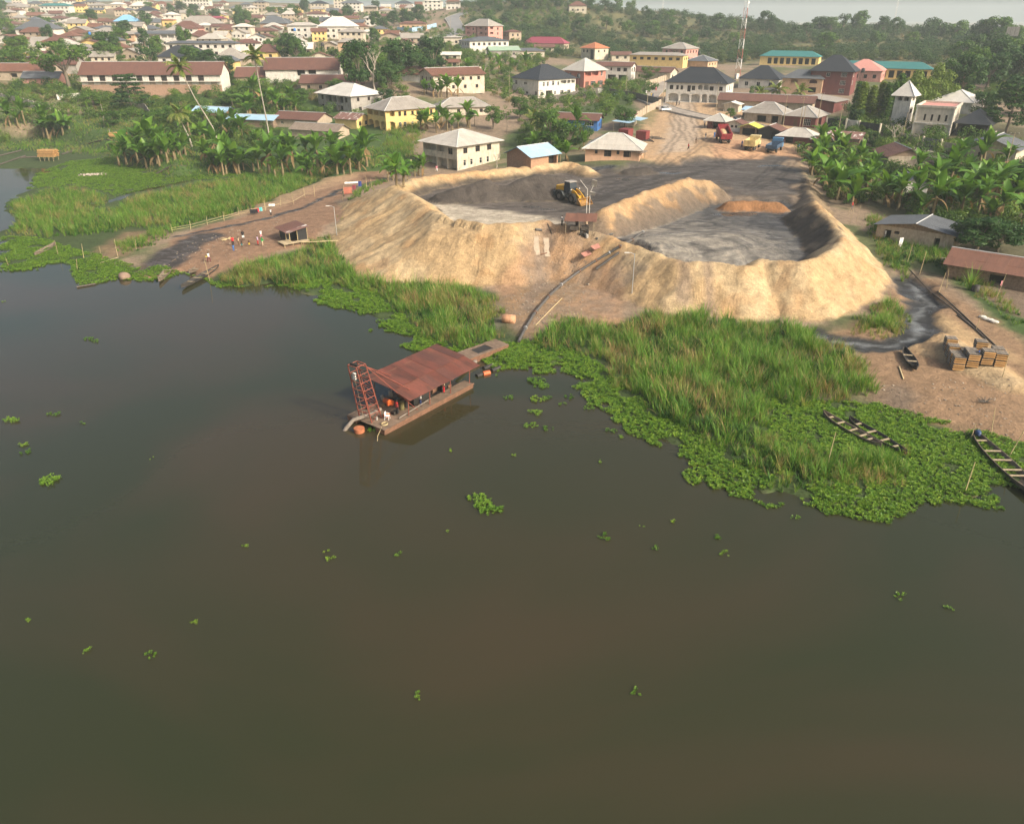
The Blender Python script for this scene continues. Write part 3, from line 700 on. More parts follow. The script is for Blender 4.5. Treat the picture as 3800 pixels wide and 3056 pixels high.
def face(mb, o, dx, L, H, ops, nrm, inner=None):
    """wall face from o along dx (L long, H high) with real openings; nrm points out"""
    xs = sorted({0, L} | {p for a in ops for p in (a[0], a[2]) if 0 < p < L}); zs = sorted({0, H} | {p for a in ops for p in (a[1], a[3]) if 0 < p < H})
    P = lambda x, z, d=0.0: o + dx * x + Vector((0, 0, z)) - nrm * d
    for i in range(len(xs) - 1):
        z0 = None
        for j in range(len(zs) - 1):
            cx = (xs[i] + xs[i + 1]) / 2; cz = (zs[j] + zs[j + 1]) / 2
            hole = any(a[0] < cx < a[2] and a[1] < cz < a[3] for a in ops)
            if not hole and z0 is None: z0 = zs[j]
            if (hole or j == len(zs) - 2) and z0 is not None:
                z1 = zs[j] if hole else zs[j + 1]
                mb.quad(P(xs[i], z0), P(xs[i + 1], z0), P(xs[i + 1], z1), P(xs[i], z1)); z0 = None
    for a in ops:
        x0, z0, x1, z1, k = a[:5]; d = {'v': 1.7, 'a': 1.7, 'd': .22, 'o': 1.2}.get(k, .18)
        mb.quad(P(x0, z0), P(x0, z1), P(x0, z1, d), P(x0, z0, d)); mb.quad(P(x1, z1), P(x1, z0), P(x1, z0, d), P(x1, z1, d))
        mb.quad(P(x0, z1), P(x1, z1), P(x1, z1, d), P(x0, z1, d)); mb.quad(P(x1, z0), P(x0, z0), P(x0, z0, d), P(x1, z0, d))
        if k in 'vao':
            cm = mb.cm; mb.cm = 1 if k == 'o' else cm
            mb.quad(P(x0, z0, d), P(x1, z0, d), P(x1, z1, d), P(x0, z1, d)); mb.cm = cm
            if k == 'a':   # arch spandrels
                r = (x1 - x0) / 2; n = 5; hgt = min(r, .8)
                for sx in (0, 1):
                    pts = [(x0 if sx == 0 else x1, z1)]
                    for q in range(n + 1):
                        t = math.pi / 2 * q / n; pts.append(((x0 + r - r * math.cos(t)) if sx == 0 else (x1 - r + r * math.cos(t)), z1 - hgt + hgt * math.sin(t)))
                    pp = [P(x, z, .02) for x, z in pts]
                    mb.poly(pp if sx else pp[::-1])
def roof(root, W_, D_, z, kind, rh, ov, mat, sheets=None, thick=.10, cap=True, gdir='x', wmat=None):
    """hip / gable / shed roof over the rectangle (0,0)-(W,D); every slope is its own mesh or is laid in single sheets"""
    x0, y0, x1, y1 = -ov, -ov, W_ + ov, D_ + ov; w, d = x1 - x0, y1 - y0
    sw = (d > w)
    if kind == 'gable': sw = (gdir == 'y')
    T = (lambda x, y, zz: Vector((y, x, zz))) if sw else (lambda x, y, zz: Vector((x, y, zz)))
    if sw: x0, y0, x1, y1 = y0, x0, y1, x1; w, d = d, w
    ym = (y0 + y1) / 2; sl = []
    if kind in ('hip', 'gable'): z = z - rh * ov / (d / 2) + .06
    if kind == 'hip':
        e = d / 2 if d < w - .5 else w / 2 - .01
        ra, rb = T(x0 + e, ym, z + rh), T(x1 - e, ym, z + rh)
        sl = [[T(x0, y0, z), T(x1, y0, z), rb, ra], [T(x1, y0, z), T(x1, y1, z), rb], [T(x1, y1, z), T(x0, y1, z), ra, rb], [T(x0, y1, z), T(x0, y0, z), ra]]
        ridges = [(ra, rb), (T(x0, y0, z), ra), (T(x1, y0, z), rb), (T(x1, y1, z), rb), (T(x0, y1, z), ra)]
    elif kind == 'gable':
        ra, rb = T(x0, ym, z + rh), T(x1, ym, z + rh)
        sl = [[T(x0, y0, z), T(x1, y0, z), rb, ra], [T(x1, y1, z), T(x0, y1, z), ra, rb]]; ridges = [(ra, rb)]
    else:
        sl = [[T(x0, y0, z), T(x1, y0, z), T(x1, y1, z + rh), T(x0, y1, z + rh)]]; ridges = []
    rp = None
    allm = MB()
    for pts in sl:
        n = (pts[1] - pts[0]).cross(pts[2] - pts[0]).normalized()
        if n.z < 0: pts = pts[::-1]; n = -n
        # slope frame: e1 along the eave (the horizontal edge), e2 up the slope
        k0 = min(range(len(pts)), key=lambda i: pts[i].z + pts[(i + 1) % len(pts)].z)
        pts = pts[k0:] + pts[:k0]
        o = pts[0]; e1 = (pts[1] - pts[0]).normalized(); e2 = n.cross(e1)
        q = [((p - o).dot(e1), (p - o).dot(e2)) for p in pts]
        if sheets:
            mw, ml = sheets; X1 = max(a for a, _ in q); Y1 = max(b for _, b in q)
            for iy in range(int(math.ceil(Y1 / ml))):
                for ix in range(int(math.ceil(X1 / mw))):
                    c = clip_poly(q, ix * mw + .01, (ix + 1) * mw - .01, iy * ml - .0, (iy + 1) * ml + .06)
                    if len(c) < 3: continue
                    ar = abs(sum(c[i][0] * c[(i + 1) % len(c)][1] - c[(i + 1) % len(c)][0] * c[i][1] for i in range(len(c)))) / 2
                    if ar < .08: continue
                    j = random.uniform(-.012, .012); s = MB()
                    top = [o + e1 * a + e2 * b + n * (.05 + j + .02 * (1 - (b - iy * ml) / ml)) for a, b in c]; bot = [p - n * .035 for p in top]
                    s.poly(top, uv=[(a, b) for a, b in c]); s.poly(bot[::-1], uv=[(a, b) for a, b in c][::-1])
                    for i in range(len(c)):
                        i2 = (i + 1) % len(c); s.quad(bot[i], bot[i2], top[i2], top[i])
                    me = s.mesh('roof_sheet', mat)
                    if rp is None: rp = MB().path([p + Vector((0, 0, .02)) for p in (sl[0][0], sl[0][1])], .03, 4).build('roof_frame', WOODD, root)
                    obj('roof_sheet', me, rp)
        else:
            allm.poly([p + n * .03 for p in pts], uv=q); allm.poly([p - n * (thick - .03) for p in pts[::-1]], uv=q[::-1])
            for i in range(len(pts)):
                a, b = pts[i], pts[(i + 1) % len(pts)]
                allm.quad(a - n * (thick - .03), b - n * (thick - .03), b + n * .03, a + n * .03, uv=[(0, 0), (1, 0), (1, .1), (0, .1)])
    if not sheets: rp = allm.build('roof', mat, root)
    if ridges and cap:
        c = MB()
        for a, b in ridges: c.path([a + Vector((0, 0, .09)), b + Vector((0, 0, .09))], .10, 5)
        c.build('ridge_cap', cap if not isinstance(cap, bool) else RIDGE, rp)
    if kind == 'gable' and wmat:      # gable walls
        ins = ov
        for xx in (x0 + ins, x1 - ins):
            g = MB()
            zz = z + rh * ov / (d / 2) - .06; g.poly([T(xx, y0 + ins, zz), T(xx, y1 - ins, zz), T(xx, ym, z + rh - .08)])
            g.build('gable_wall', wmat, root)
    return rp
HOUSES = []
def house(name, label, u, v, W_, D_, yaw, H, roofk, rh, rmat, wmat, R_=(), L_=(), ov=.6, sheets=None, near=False, group=None, anchor=None, cat='house', plinth=None, wk='w', gdir='x', cap=True, doorm=None, sink=1.2, z=None, wmat2=None):
    """a building whose nearest bottom corner stands at pixel (u, v); R_ / L_ list the openings (x0, z0, x1, z1, kind) of its right and left face"""
    p = gp(u, v) if anchor is None else Vector(anchor)
    if z is not None: p.z = z
    if u > 2400 and 55 < yaw < 80: yaw -= min(14, 8 + (u - 2400) / 200)
    a = R(yaw)
    root = thing(name, label, cat, p, a, group)
    mb = MB()
    X = Vector((1, 0, 0)); Y = Vector((0, 1, 0)); o = Vector((0, 0, 0))
    opsL = [(D_ - b[2], b[1], D_ - b[0], b[3], b[4]) for b in L_]      # the left face runs from the far corner to the near one
    face(mb, o, X, W_, H, list(R_), -Y)
    face(mb, o + Y * D_, -Y, D_, H, opsL, -X)
    face(mb, Vector((W_, 0, 0)), Y, D_, H, [], X); face(mb, Vector((W_, D_, 0)), -X, W_, H, [], Y)
    for a0, b0 in (((0, 0), (W_, 0)), ((W_, 0), (W_, D_)), ((W_, D_), (0, D_)), ((0, D_), (0, 0))):
        mb.quad((*a0, -sink), (*b0, -sink), (*b0, 0), (*a0, 0))
    mb.quad((0, 0, H), (W_, 0, H), (W_, D_, H), (0, D_, H))
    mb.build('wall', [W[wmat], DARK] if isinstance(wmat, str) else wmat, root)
    for side, ops, LL in (('R', R_, W_), ('L', L_, D_)):
        for op in ops:
            x0, z0, x1, z1, k = op[:5]; w = x1 - x0; h = z1 - z0; xc = (x0 + x1) / 2
            if side == 'R': loc, rz = Vector((xc, .10, z0)), 0
            else: loc, rz = Vector((.10, xc, z0)), -math.pi / 2
            if k in 'wb':
                f, pn = window_mesh(w, h, k, near); wo = obj('window', f, root, loc, (0, 0, rz))
                if pn: obj('pane', pn, wo)
            elif k == 'd':
                obj('door', door_mesh(w, h, doorm or FRAME_B), root, loc, (0, 0, rz))
            elif k in 'va' and z0 > 1.5:     # balustrade of an upper gallery
                bl = MB(); bl.box(-w / 2, -.03, 0, w / 2, .09, .85 if k == 'v' else .7)
                obj('balustrade', bl.mesh('balustrade', [W[wmat] if isinstance(wmat, str) else wmat[0]]), root, loc - (Vector((0, .10, 0)) if side == 'R' else Vector((.10, 0, 0))) , (0, 0, rz))
    if roofk:
        roof(root, W_, D_, H, roofk, rh, ov, RF[rmat], sheets, wmat=W[wmat2 or wmat] if isinstance(wmat, str) else wmat[0], gdir=gdir, cap=cap)
    HOUSES.append((p, max(W_, D_), label, root, W_, D_, a))
    return root
def wins(L, n, z, w=1.2, h=1.2, k='w', m=.8):
    """n evenly spaced windows"""
    s = (L - 2 * m) / n
    return [(m + s * (i + .5) - w / 2, z, m + s * (i + .5) + w / 2, z + h, k) for i in range(n)]
# ---------------------------------------------------------------- buildings near the water and along the road
V, Aa, O_ = 'v', 'a', 'o'
house('house', 'two-storey cream house with pale hipped roof and pillared verandah behind the sand bank', 1698, 634, 15.5, 14, 45, 6.4, 'hip', 3.0, 'pale', 'cream',
      R_=[(2.2, 1.0, 3.1, 2.5, 'w'), (4.6, 1.0, 5.5, 2.5, 'w'), (8.0, 1.0, 8.9, 2.5, 'w'), (10.6, 1.0, 11.5, 2.5, 'w'), (2.2, 4.1, 3.7, 5.5, 'b'), (6.6, 4.1, 8.2, 5.6, 'b'), (10.8, 4.1, 12.4, 5.6, 'b')],
      L_=[(.4, .0, 3.9, 2.6, V), (4.3, .0, 8.2, 2.6, V), (8.6, .0, 13.6, 2.6, V), (1.8, 3.9, 3.6, 5.5, 'b'), (5.0, 3.4, 8.2, 5.8, V), (8.6, 3.4, 13.6, 5.8, V)], ov=1.0, sheets=(2.0, 2.1), near=True)
house('house', 'yellow two-storey house with arcades and grey hipped roof', 1435, 487, 18.5, 12, 38, 6.3, 'hip', 3.2, 'grey', 'yellow',
      R_=[(.4, .2, 3.3, 2.7, Aa), (.4, 3.4, 3.3, 5.8, V), (4.6, .9, 5.6, 2.3, 'w'), (6.4, .9, 7.4, 2.3, 'w'), (9.2, 1.0, 10.1, 2.2, 'w'), (11.4, 1.0, 12.3, 2.2, 'w'), (4.6, 4.1, 5.6, 5.5, 'b'), (6.6, 4.1, 7.6, 5.5, 'b'), (9.4, 4.1, 10.3, 5.4, 'b'), (11.3, 4.1, 12.2, 5.4, 'b'), (14.6, 4.1, 15.5, 5.4, 'b'), (16.5, 4.1, 17.4, 5.4, 'b')],
      L_=[(.3, .2, 3.7, 2.7, Aa), (4.2, .2, 7.6, 2.7, Aa), (8.1, .2, 11.6, 2.7, Aa), (.3, 3.4, 3.7, 5.8, V), (4.2, 3.4, 7.6, 5.8, V), (8.1, 3.4, 11.6, 5.8, V)], ov=.8, sheets=(2.4, 2.4), near=True)
house('house', 'long weathered two-storey house with bright white hipped roof', 1307, 425, 13.5, 20, 46, 6.0, 'hip', 3.4, 'white', 'grey',
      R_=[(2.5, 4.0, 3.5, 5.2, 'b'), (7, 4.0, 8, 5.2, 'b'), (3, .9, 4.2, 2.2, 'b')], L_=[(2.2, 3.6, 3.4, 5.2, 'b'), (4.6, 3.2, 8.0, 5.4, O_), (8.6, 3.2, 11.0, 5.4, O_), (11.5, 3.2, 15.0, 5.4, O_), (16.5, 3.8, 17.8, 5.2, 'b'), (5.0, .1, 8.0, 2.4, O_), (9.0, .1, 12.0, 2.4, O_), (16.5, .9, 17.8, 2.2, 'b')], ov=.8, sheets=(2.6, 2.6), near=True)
house('house', 'grey-roofed bungalow half hidden behind the yellow house', 1630, 432, 17, 9, 12, 3.0, 'hip', 2.6, 'grey', 'cream', R_=wins(17, 4, 1.0, 1.1, 1.1, 'b'), near=True, ov=.7)
house('house', 'two-storey grey and cream house with patched blue and rusty roof', 1609, 341, 21, 13, 28, 5.6, 'gable', 2.2, 'rust', 'cream', R_=wins(21, 6, 3.6, 1.1, 1.2, 'b') + wins(21, 4, .8, 1.1, 1.2, 'b'), L_=wins(13, 3, 3.6, 1.1, 1.2, 'b') + wins(13, 2, .8, 1.1, 1.2, 'b'), ov=.7, near=True)
house('house', 'brown-roofed house with white gable in front of the large dark trees', 1560, 308, 9, 17, 62, 3.2, 'gable', 2.6, 'brown', 'white', R_=wins(9, 2, 1, 1, 1.1, 'b'), gdir='y')
house('house', 'low brown-roofed house left of the yellow house', 1180, 478, 9, 17, 70, 2.7, 'gable', 1.9, 'brown', 'tan', gdir='y', L_=wins(17, 3, .9, 1, 1), near=True)
house('house', 'low house with old grey ribbed roof above the banana plants', 1252, 520, 7, 17, 68, 2.6, 'gable', 1.7, 'thatch', 'tan', gdir='y', near=True)
house('house', 'small yellow house with patched tin roof beside the two-storey yellow house', 1325, 480, 7, 9, 60, 3.0, 'gable', 1.6, 'patch', 'yellow', R_=[(1.2, .9, 2.3, 2.2, 'b'), (4.2, .9, 5.3, 2.2, 'b')], gdir='y', near=True)
house('shed', 'long shed with blue-grey tin roof behind the left coconut palm', 1016, 476, 6, 17, 74, 2.6, 'gable', 1.3, 'sky', 'wood', gdir='y', near=True, cat='shed', L_=[(3, .2, 4.2, 2.1, 'd')])
house('shed', 'grey tin shed left of the long blue-grey shed', 840, 446, 6, 13, 74, 2.6, 'gable', 1.5, 'sky', 'pink', gdir='y', cat='shed', near=True)
house('house', 'peach bungalow with pale hipped roof beside the sand yard', 2372, 600, 10, 13.5, 76, 3.0, 'hip', 3.2, 'pale', 'peach', L_=[(2.2, .9, 4.0, 2.4, 'b'), (5.0, 1.5, 5.7, 2.4, 'b'), (7.0, .9, 8.8, 2.4, 'b'), (10.4, 1.5, 11.1, 2.4, 'b')], R_=[(2, .1, 3, 2.1, 'd')], ov=.8, sheets=(1.9, 1.9), near=True)
house('shed', 'plank shed with light blue tin roof beside the cream house', 1970, 626, 9, 8.5, 42, 2.7, 'gable', 2.0, 'sky', 'plank', R_=[(5.8, .0, 8.6, 2.3, O_)], ov=.7, sheets=(1.6, 2.6), near=True, cat='shed')
house('house', 'blue-walled house with brown roof behind the banana plants', 2216, 487, 6.5, 13, 72, 3.2, 'gable', 1.7, 'brown', 'blue', L_=[(1.2, 1.4, 4.0, 2.7, 'w')], R_=[(2, 1.0, 3.2, 2.2, 'b')], gdir='y', near=True, wmat2='white')
house('hut', 'small cream block hut beside the blue-walled house', 2352, 468, 4.2, 4.5, 70, 3.0, 'shed', .3, 'brown', 'cream', cat='hut', L_=[(1.5, 1.2, 2.6, 2.2, 'b')], ov=.25)
house('house', 'white two-storey house with black hipped roof left of the road', 1998, 364, 19.5, 16.5, 38, 6.8, 'hip', 5.0, 'black', 'white',
      R_=[(1.2, .8, 2.6, 2.2, 'w'), (3.8, 0, 7.2, 2.5, O_), (8.2, .9, 9.2, 2.2, 'w'), (11.4, .8, 13.2, 2.3, 'w'), (15.2, .8, 17, 2.3, 'w'), (2.2, 4.1, 3.2, 5.7, 'w'), (4.2, 4.1, 5.3, 5.7, 'w'), (7, 4.3, 8.2, 5.9, 'w'), (9.8, 4.2, 10.8, 5.6, 'w'), (11.4, 3.9, 14.6, 5.9, V), (15, 3.9, 16.8, 5.9, V), (17.2, 3.9, 19.1, 5.9, V)],
      L_=[(1, .8, 2.6, 2.3, 'w'), (6.5, 1, 8, 2, 'w'), (13.4, .8, 14.8, 2.2, 'w'), (7.2, 4.4, 9.4, 5.4, 'w'), (13.6, 4.2, 15, 5.8, 'w')], near=True, cap=M('cap_black', (.05, .055, .06), .5, .1))
house('house', 'red and white two-storey house with silver pyramid roof', 2166, 326, 13, 12, 40, 7.0, 'hip', 4.6, 'pale', 'red', R_=[(.4, 3.7, 4.2, 6.4, V), (4.6, 3.7, 8.6, 6.4, V), (10, 4.2, 11.2, 6.2, 'w'), (.8, .1, 3, 2.4, 'd'), (4, .6, 7, 2.5, 'w'), (8.4, .6, 11.6, 2.5, 'w')], L_=wins(12, 2, 4.2, 1.2, 1.3), near=True, ov=.9, wmat2='white')
house('house', 'white two-storey house with brown gabled roof and shopfronts left of the road fork', 2340, 300, 7, 17, 66, 6.0, 'gable', 1.6, 'brown', 'white', R_=[(1, 3.6, 2.4, 5.2, 'b'), (4, 3.4, 6, 5.4, 'b')], L_=[(2, 3.7, 3.6, 5.2, 'b'), (5, 3.7, 6.6, 5.2, 'b'), (9, 4, 9.7, 5.2, 'b'), (12, 3.7, 14, 5.2, 'b'), (2, .1, 6, 2.3, O_), (7, .1, 11, 2.3, O_)], gdir='y', near=True)
house('house', 'long low brown-roofed house beside the road fork', 2486, 299, 8, 30, 66, 3.4, 'gable', 2.0, 'brown', 'cream', gdir='y', R_=[(2, .9, 3.4, 2.2, 'b')], L_=wins(30, 5, 1, 1, 1, 'b'))
house('house', 'long yellow two-storey building with flat grey roof', 2532, 254, 8, 29, 70, 6.0, 'hip', 1.3, 'grey', 'yellow', R_=[(2, 3.7, 3.4, 4.9, 'b'), (5, 3.7, 6.4, 4.9, 'b')], L_=wins(29, 7, 3.6, 1.9, 1.3, 'b'), near=True, ov=.6, cap=False)
house('house', 'pink two-storey house with weathered hipped roof behind the yellow building', 2542, 226, 14, 16, 56, 6.4, 'hip', 3.2, 'grey', 'pink', R_=wins(14, 4, 3.9, 1.2, 1.5, 'b'), L_=[(2, 3.9, 3.4, 5.4, 'b'), (5.4, 3.4, 7.4, 5.8, Aa), (8.4, 3.4, 10.4, 5.8, Aa), (12.4, 3.9, 13.8, 5.4, 'b')])
house('house', 'low house with dark blue-grey roof right of the pink house', 2625, 252, 11, 12, 60, 3.2, 'hip', 2.6, 'slate', 'orange', R_=wins(11, 3, 1, 1, 1.2, 'b'))
house('house', 'white two-storey arcaded house with black hipped roof right of the road', 2688, 385, 13, 21.5, 74, 6.8, 'hip', 4.8, 'black', 'white',
      R_=[(2, 4, 3.2, 5.6, 'w'), (5, 3.9, 7.4, 5.6, 'w'), (9.4, 4, 10.6, 5.6, 'w'), (2, .8, 4, 2.4, 'w'), (7, .8, 9, 2.4, 'w')],
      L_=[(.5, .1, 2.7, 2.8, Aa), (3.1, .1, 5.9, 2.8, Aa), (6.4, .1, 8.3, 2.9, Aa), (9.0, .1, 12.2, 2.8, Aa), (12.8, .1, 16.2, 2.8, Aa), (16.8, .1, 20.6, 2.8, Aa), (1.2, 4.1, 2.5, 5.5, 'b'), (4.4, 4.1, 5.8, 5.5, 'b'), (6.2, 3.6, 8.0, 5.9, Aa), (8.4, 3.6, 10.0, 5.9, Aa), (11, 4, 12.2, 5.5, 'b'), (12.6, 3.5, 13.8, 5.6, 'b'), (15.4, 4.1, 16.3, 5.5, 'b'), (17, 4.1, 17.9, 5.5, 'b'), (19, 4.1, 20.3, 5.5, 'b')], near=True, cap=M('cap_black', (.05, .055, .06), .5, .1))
house('house', 'cream villa with orange tiled hip roof at the foot of the hill', 2206, 222, 11, 11, 40, 6.0, 'hip', 2.8, 'tile', 'cream', R_=wins(11, 2, 3.7, 1.1, 1.2, 'b'), L_=[(1, .1, 4.4, 5.2, O_), (5.4, 3.6, 6.6, 5, 'b'), (8.2, 3.6, 9.4, 5, 'b')], cap=M('cap_tile', (.6, .3, .18), .8, .1))
house('house', 'long house with wine-red roof at the foot of the hill', 2092, 186, 9, 28, 66, 4.0, 'hip', 3.6, 'wine', 'tan', R_=wins(9, 2, 1.2, 1.2, 1.2, 'b'), L_=wins(28, 5, 1.2, 1.2, 1.2, 'b'), cap=M('cap_wine', (.3, .06, .09), .6, .1))
house('apartment_block', 'three-storey pink apartment block with grey hipped roof beside the winding road', 1812, 155, 13, 21, 46, 9.0, 'hip', 4.0, 'grey', 'pink', R_=[(1.5, 3.4, 4.5, 5.4, V), (1.5, 6.2, 4.5, 8.4, V), (8, 3.8, 9.2, 5.2, 'b'), (8, 6.6, 9.2, 8, 'b'), (1.5, .8, 4, 2.4, 'b'), (8, .8, 9.2, 2.2, 'b')],
      L_=[(1.5, 3.6, 2.7, 5, 'b'), (1.5, 6.4, 2.7, 7.8, 'b'), (4.5, 3.3, 8, 5.4, V), (4.5, 6.1, 8, 8.3, V), (10, .5, 11, 8.2, O_), (13, 3.6, 14.2, 5, 'b'), (13, 6.4, 14.2, 7.8, 'b'), (16.5, 3.3, 19.6, 5.4, V), (16.5, 6.1, 19.6, 8.3, V)], cat='apartment block', near=True)
house('house', 'long grey and white two-storey house below the pink apartment block', 1744, 198, 23, 17, 24, 6.0, 'hip', 2.0, 'slate', 'white', R_=wins(23, 7, 3.7, 1.4, 1.4, 'b') + wins(23, 3, .8, 1.2, 1.2, 'b'), L_=wins(17, 4, 3.7, 1.2, 1.4, 'b') + wins(17, 3, .8, 1.2, 1.3, 'b'), cap=False)
house('house', 'low grey house with pale green roof below the long white house', 1820, 212, 16, 10, 14, 3.2, 'gable', 1.8, 'green', 'grey', R_=wins(16, 3, 1, 1, 1, 'b'))
house('house', 'low dark-roofed house right of the pale green roof', 1905, 212, 17, 8, 8, 3.0, 'hip', 1.4, 'slate', 'cream', R_=wins(17, 4, 1, 1, 1, 'b'), cap=False)
house('house', 'tan unplastered two-storey house right of the pink apartment block', 1890, 158, 9, 8, 30, 6.2, 'hip', 1.4, 'brown', 'tan', R_=wins(9, 2, 3.6, 1.2, 1.4, 'b') + [(1, .2, 3.4, 2.4, O_)], L_=wins(8, 2, 3.6, 1.2, 1.4, 'b'), cap=False)
# the school
sr = house('school', 'long two-storey school block with brown roof and shuttered classroom windows', 312, 349, 54, 11, 1, 7.2, 'gable', 4.4, 'brown', 'white',
      R_=[(x, 4.6, x + 2.2, 6.6, 'b') for x in np.arange(2.6, 50, 4.75)], ov=.7, cat='school', near=True, gdir='x')
sb = MB(); sb.box(-.03, -.06, -1, 54.03, -.003, 3.3); sb.build('brick_dado', W['brick'], sr)
for k in range(11):
    q = MB(); x = 2.6 + k * 4.75; q.box(x, -.09, 3.32, x + 2.2, -.003, 4.3); q.build('vent_panel', W['tan'], sr)
q = MB(); q.box(-.05, -1.0, 4.35, 54.05, -.004, 4.5); q.build('ledge', CONC, sr)
house('school', 'second brown-roofed school block with dark open windows', 990, 312, 29, 11, 2, 5.6, 'gable', 4.2, 'brown', 'white', R_=[(12.5, 3.0, 15.8, 5.2, O_), (17, 3.0, 20.2, 5.2, O_)], ov=.7, cat='school', gdir='x')
house('school', 'low brown roof joining the two school blocks', 880, 318, 24, 9, 2, 3.6, 'gable', 3.4, 'brown', 'tan', ov=.7, cat='school', gdir='x')
house('school', 'low brown-roofed annex in front of the second school block', 1118, 338, 24, 9, -2, 3.0, 'gable', 2.8, 'brown', 'tan', ov=.7, cat='school', gdir='x', R_=wins(24, 5, .8, 1.2, 1.2, 'b'))
house('house', 'small brown-roofed hut with grey gable behind the orange earth plot', 86, 311, 15, 6, -1, 2.3, 'gable', 2.4, 'slate', 'pink', R_=[(9.2, .4, 10.6, 1.9, O_)], cat='house')
house('house', 'long ruined house with rusty brown roof at the left edge', -40, 296, 26, 9, 0, 3.4, 'gable', 2.8, 'rust', 'tan', R_=[(9, .9, 12, 2.4, O_), (3, .9, 5, 2.3, O_)])
house('house', 'brown-roofed house behind the big spreading tree', 95, 268, 22, 9, 2, 3.2, 'gable', 3.0, 'brown', 'grey')
# right bank and the street behind the trucks
house('hut', 'grey concrete-block hut with dark ridged roof on the right bank', 3530, 934, 8.5, 13, 62, 2.7, 'gable', 1.2, 'slate', 'block', L_=[(10.4, .05, 11.6, 2.0, O_), (9.0, 1.5, 9.9, 2.0, O_), (2.2, .1, 3.1, 1.9, O_)], ov=.6, sheets=(2.2, 2.6), near=True, cat='hut', gdir='x', wmat2='wood')
house('hut', 'log hut with rusty red tin roof at the right edge', 3905, 1098, 8, 14.5, 66, 2.4, 'gable', 1.7, 'rust', 'wood', L_=[(6.6, .3, 8.6, 1.7, O_)], ov=.7, sheets=(1.4, 2.2), near=True, cat='hut', gdir='y')
house('house', 'block house with brown gabled roof among the right banana plants', 3288, 628, 9.5, 11, -6, 3.2, 'gable', 2.0, 'brown', 'block', ov=.7, sheets=(2.0, 2.4), near=True, gdir='y', wmat2='wood')
house('shed', 'small whitewashed plank shed with blue-grey gable roof among banana plants', 3330, 722, 6, 6.5, -8, 2.3, 'gable', 1.7, 'slate', 'white', ov=.6, near=True, cat='shed', gdir='y')
br = house('house', 'unfinished beige two-storey house with flat parapet roof and four slit windows', 3519, 510, 15, 9.6, 70, 7.4, None, 0, 'grey', 'beige', L_=[(1.4, 4.0, 1.95, 5.7, 'b'), (3.2, 4.0, 3.75, 5.7, 'b'), (5.0, 4.0, 5.55, 5.7, 'b'), (6.8, 4.0, 7.35, 5.7, 'b'), (4.4, .1, 5.9, 2.2, O_), (2.0, .9, 2.7, 2.0, 'b')], R_=wins(15, 4, 4.0, .9, 1.2, 'b') + wins(15, 3, .9, .9, 1.1, 'b'), near=True)
q = MB(); q.box(-.3, -.3, 7.4, 15.3, .1, 8.0).box(-.3, 9.5, 7.4, 15.3, 9.9, 8.0).box(-.3, .1, 7.4, .1, 9.5, 8.0).box(14.9, .1, 7.4, 15.3, 9.5, 8.0); q.build('parapet', W['beige'], br)
q = MB(); q.box(-.35, -.004, 3.2, -.004, 9.6, 3.5).box(-.35, -.1, .0, -.004, .25, 7.4).box(-.35, 9.3, 0, -.004, 9.65, 7.4); q.build('facade_frame', W['white'], br)
q = MB(); q.box(-.5, 3.9, 0, -.004, 4.3, 2.9).box(-.5, 6.0, 0, -.004, 6.4, 2.9).box(-.5, 3.9, 2.9, -.004, 6.4, 3.15); q.build('porch_frame', W['cream'], br)
q = MB(); q.quad((0, 0, 7.5), (15, 0, 7.5), (15, 9.6, 7.5), (0, 9.6, 7.5)); q.build('roof', RF['pink'], br)
tw = house('tower', 'white church tower with pale pyramid roof behind the bare tree', 3360, 470, 4.6, 4.6, 62, 9.5, 'hip', 4.0, 'white', 'white', R_=[(1.2, 7.0, 3.4, 8.9, O_), (1.2, 3.6, 3.2, 4.8, 'b')], L_=[(.7, 7.0, 2.0, 8.9, O_), (2.5, 7.0, 3.8, 8.9, O_)], ov=1.0, cat='tower', near=True)
house('gatehouse', 'dark gatehouse with black pyramid roof right of the beige house', 3655, 512, 9, 7.5, 66, 4.2, 'hip', 3.6, 'black', 'black', L_=[(.8, .0, 6.6, 2.5, O_)], near=True, cat='gatehouse', ov=1.2, cap=False)
house('house', 'low house with white roof behind the beige house', 3600, 425, 13, 12, 60, 3.6, 'hip', 3.2, 'white', 'white', R_=wins(13, 3, 1, 1, 1))
house('house', 'cream house with blue-grey gabled roof at the right edge of the street', 3760, 610, 12, 12.5, 62, 3.4, 'gable', 2.4, 'slate', 'cream', L_=[(2.6, .1, 4.4, 2.2, O_), (7, .9, 8.2, 2.1, 'b')], ov=.9, sheets=(2.4, 2.6), near=True, gdir='x')
house('school', 'long yellow building with teal roof behind the maroon house', 3035, 243, 9, 30, 74, 4.2, 'hip', 2.6, 'teal', 'yellow', L_=[(x, 0.2, x + 2.2, 3.2, O_) for x in np.arange(1.5, 27, 3.2)], cat='school', cap=False)
house('school', 'long teal-roofed school block at the foot of the hill, right of the pink roof', 3450, 296, 9, 40, 76, 4.2, 'hip', 2.6, 'teal', 'yellow', L_=[(x, 0.2, x + 2.2, 3.2, O_) for x in np.arange(1.5, 37, 3.2)], cat='school', cap=False)
house('house', 'three-storey maroon house with dark pyramid roof', 3150, 356, 12, 15, 72, 9.0, 'hip', 5.4, 'black', 'maroon', L_=[(2, 3.6, 4, 5.2, 'w'), (2, 6.4, 4, 8, 'w'), (2, .8, 4, 2.4, 'w'), (8, 6.4, 9.4, 7.8, 'w')], R_=[(2, 3.6, 4, 5.2, 'w'), (2, 6.4, 4, 8, 'w')], near=True, ov=1.0, cap=False)
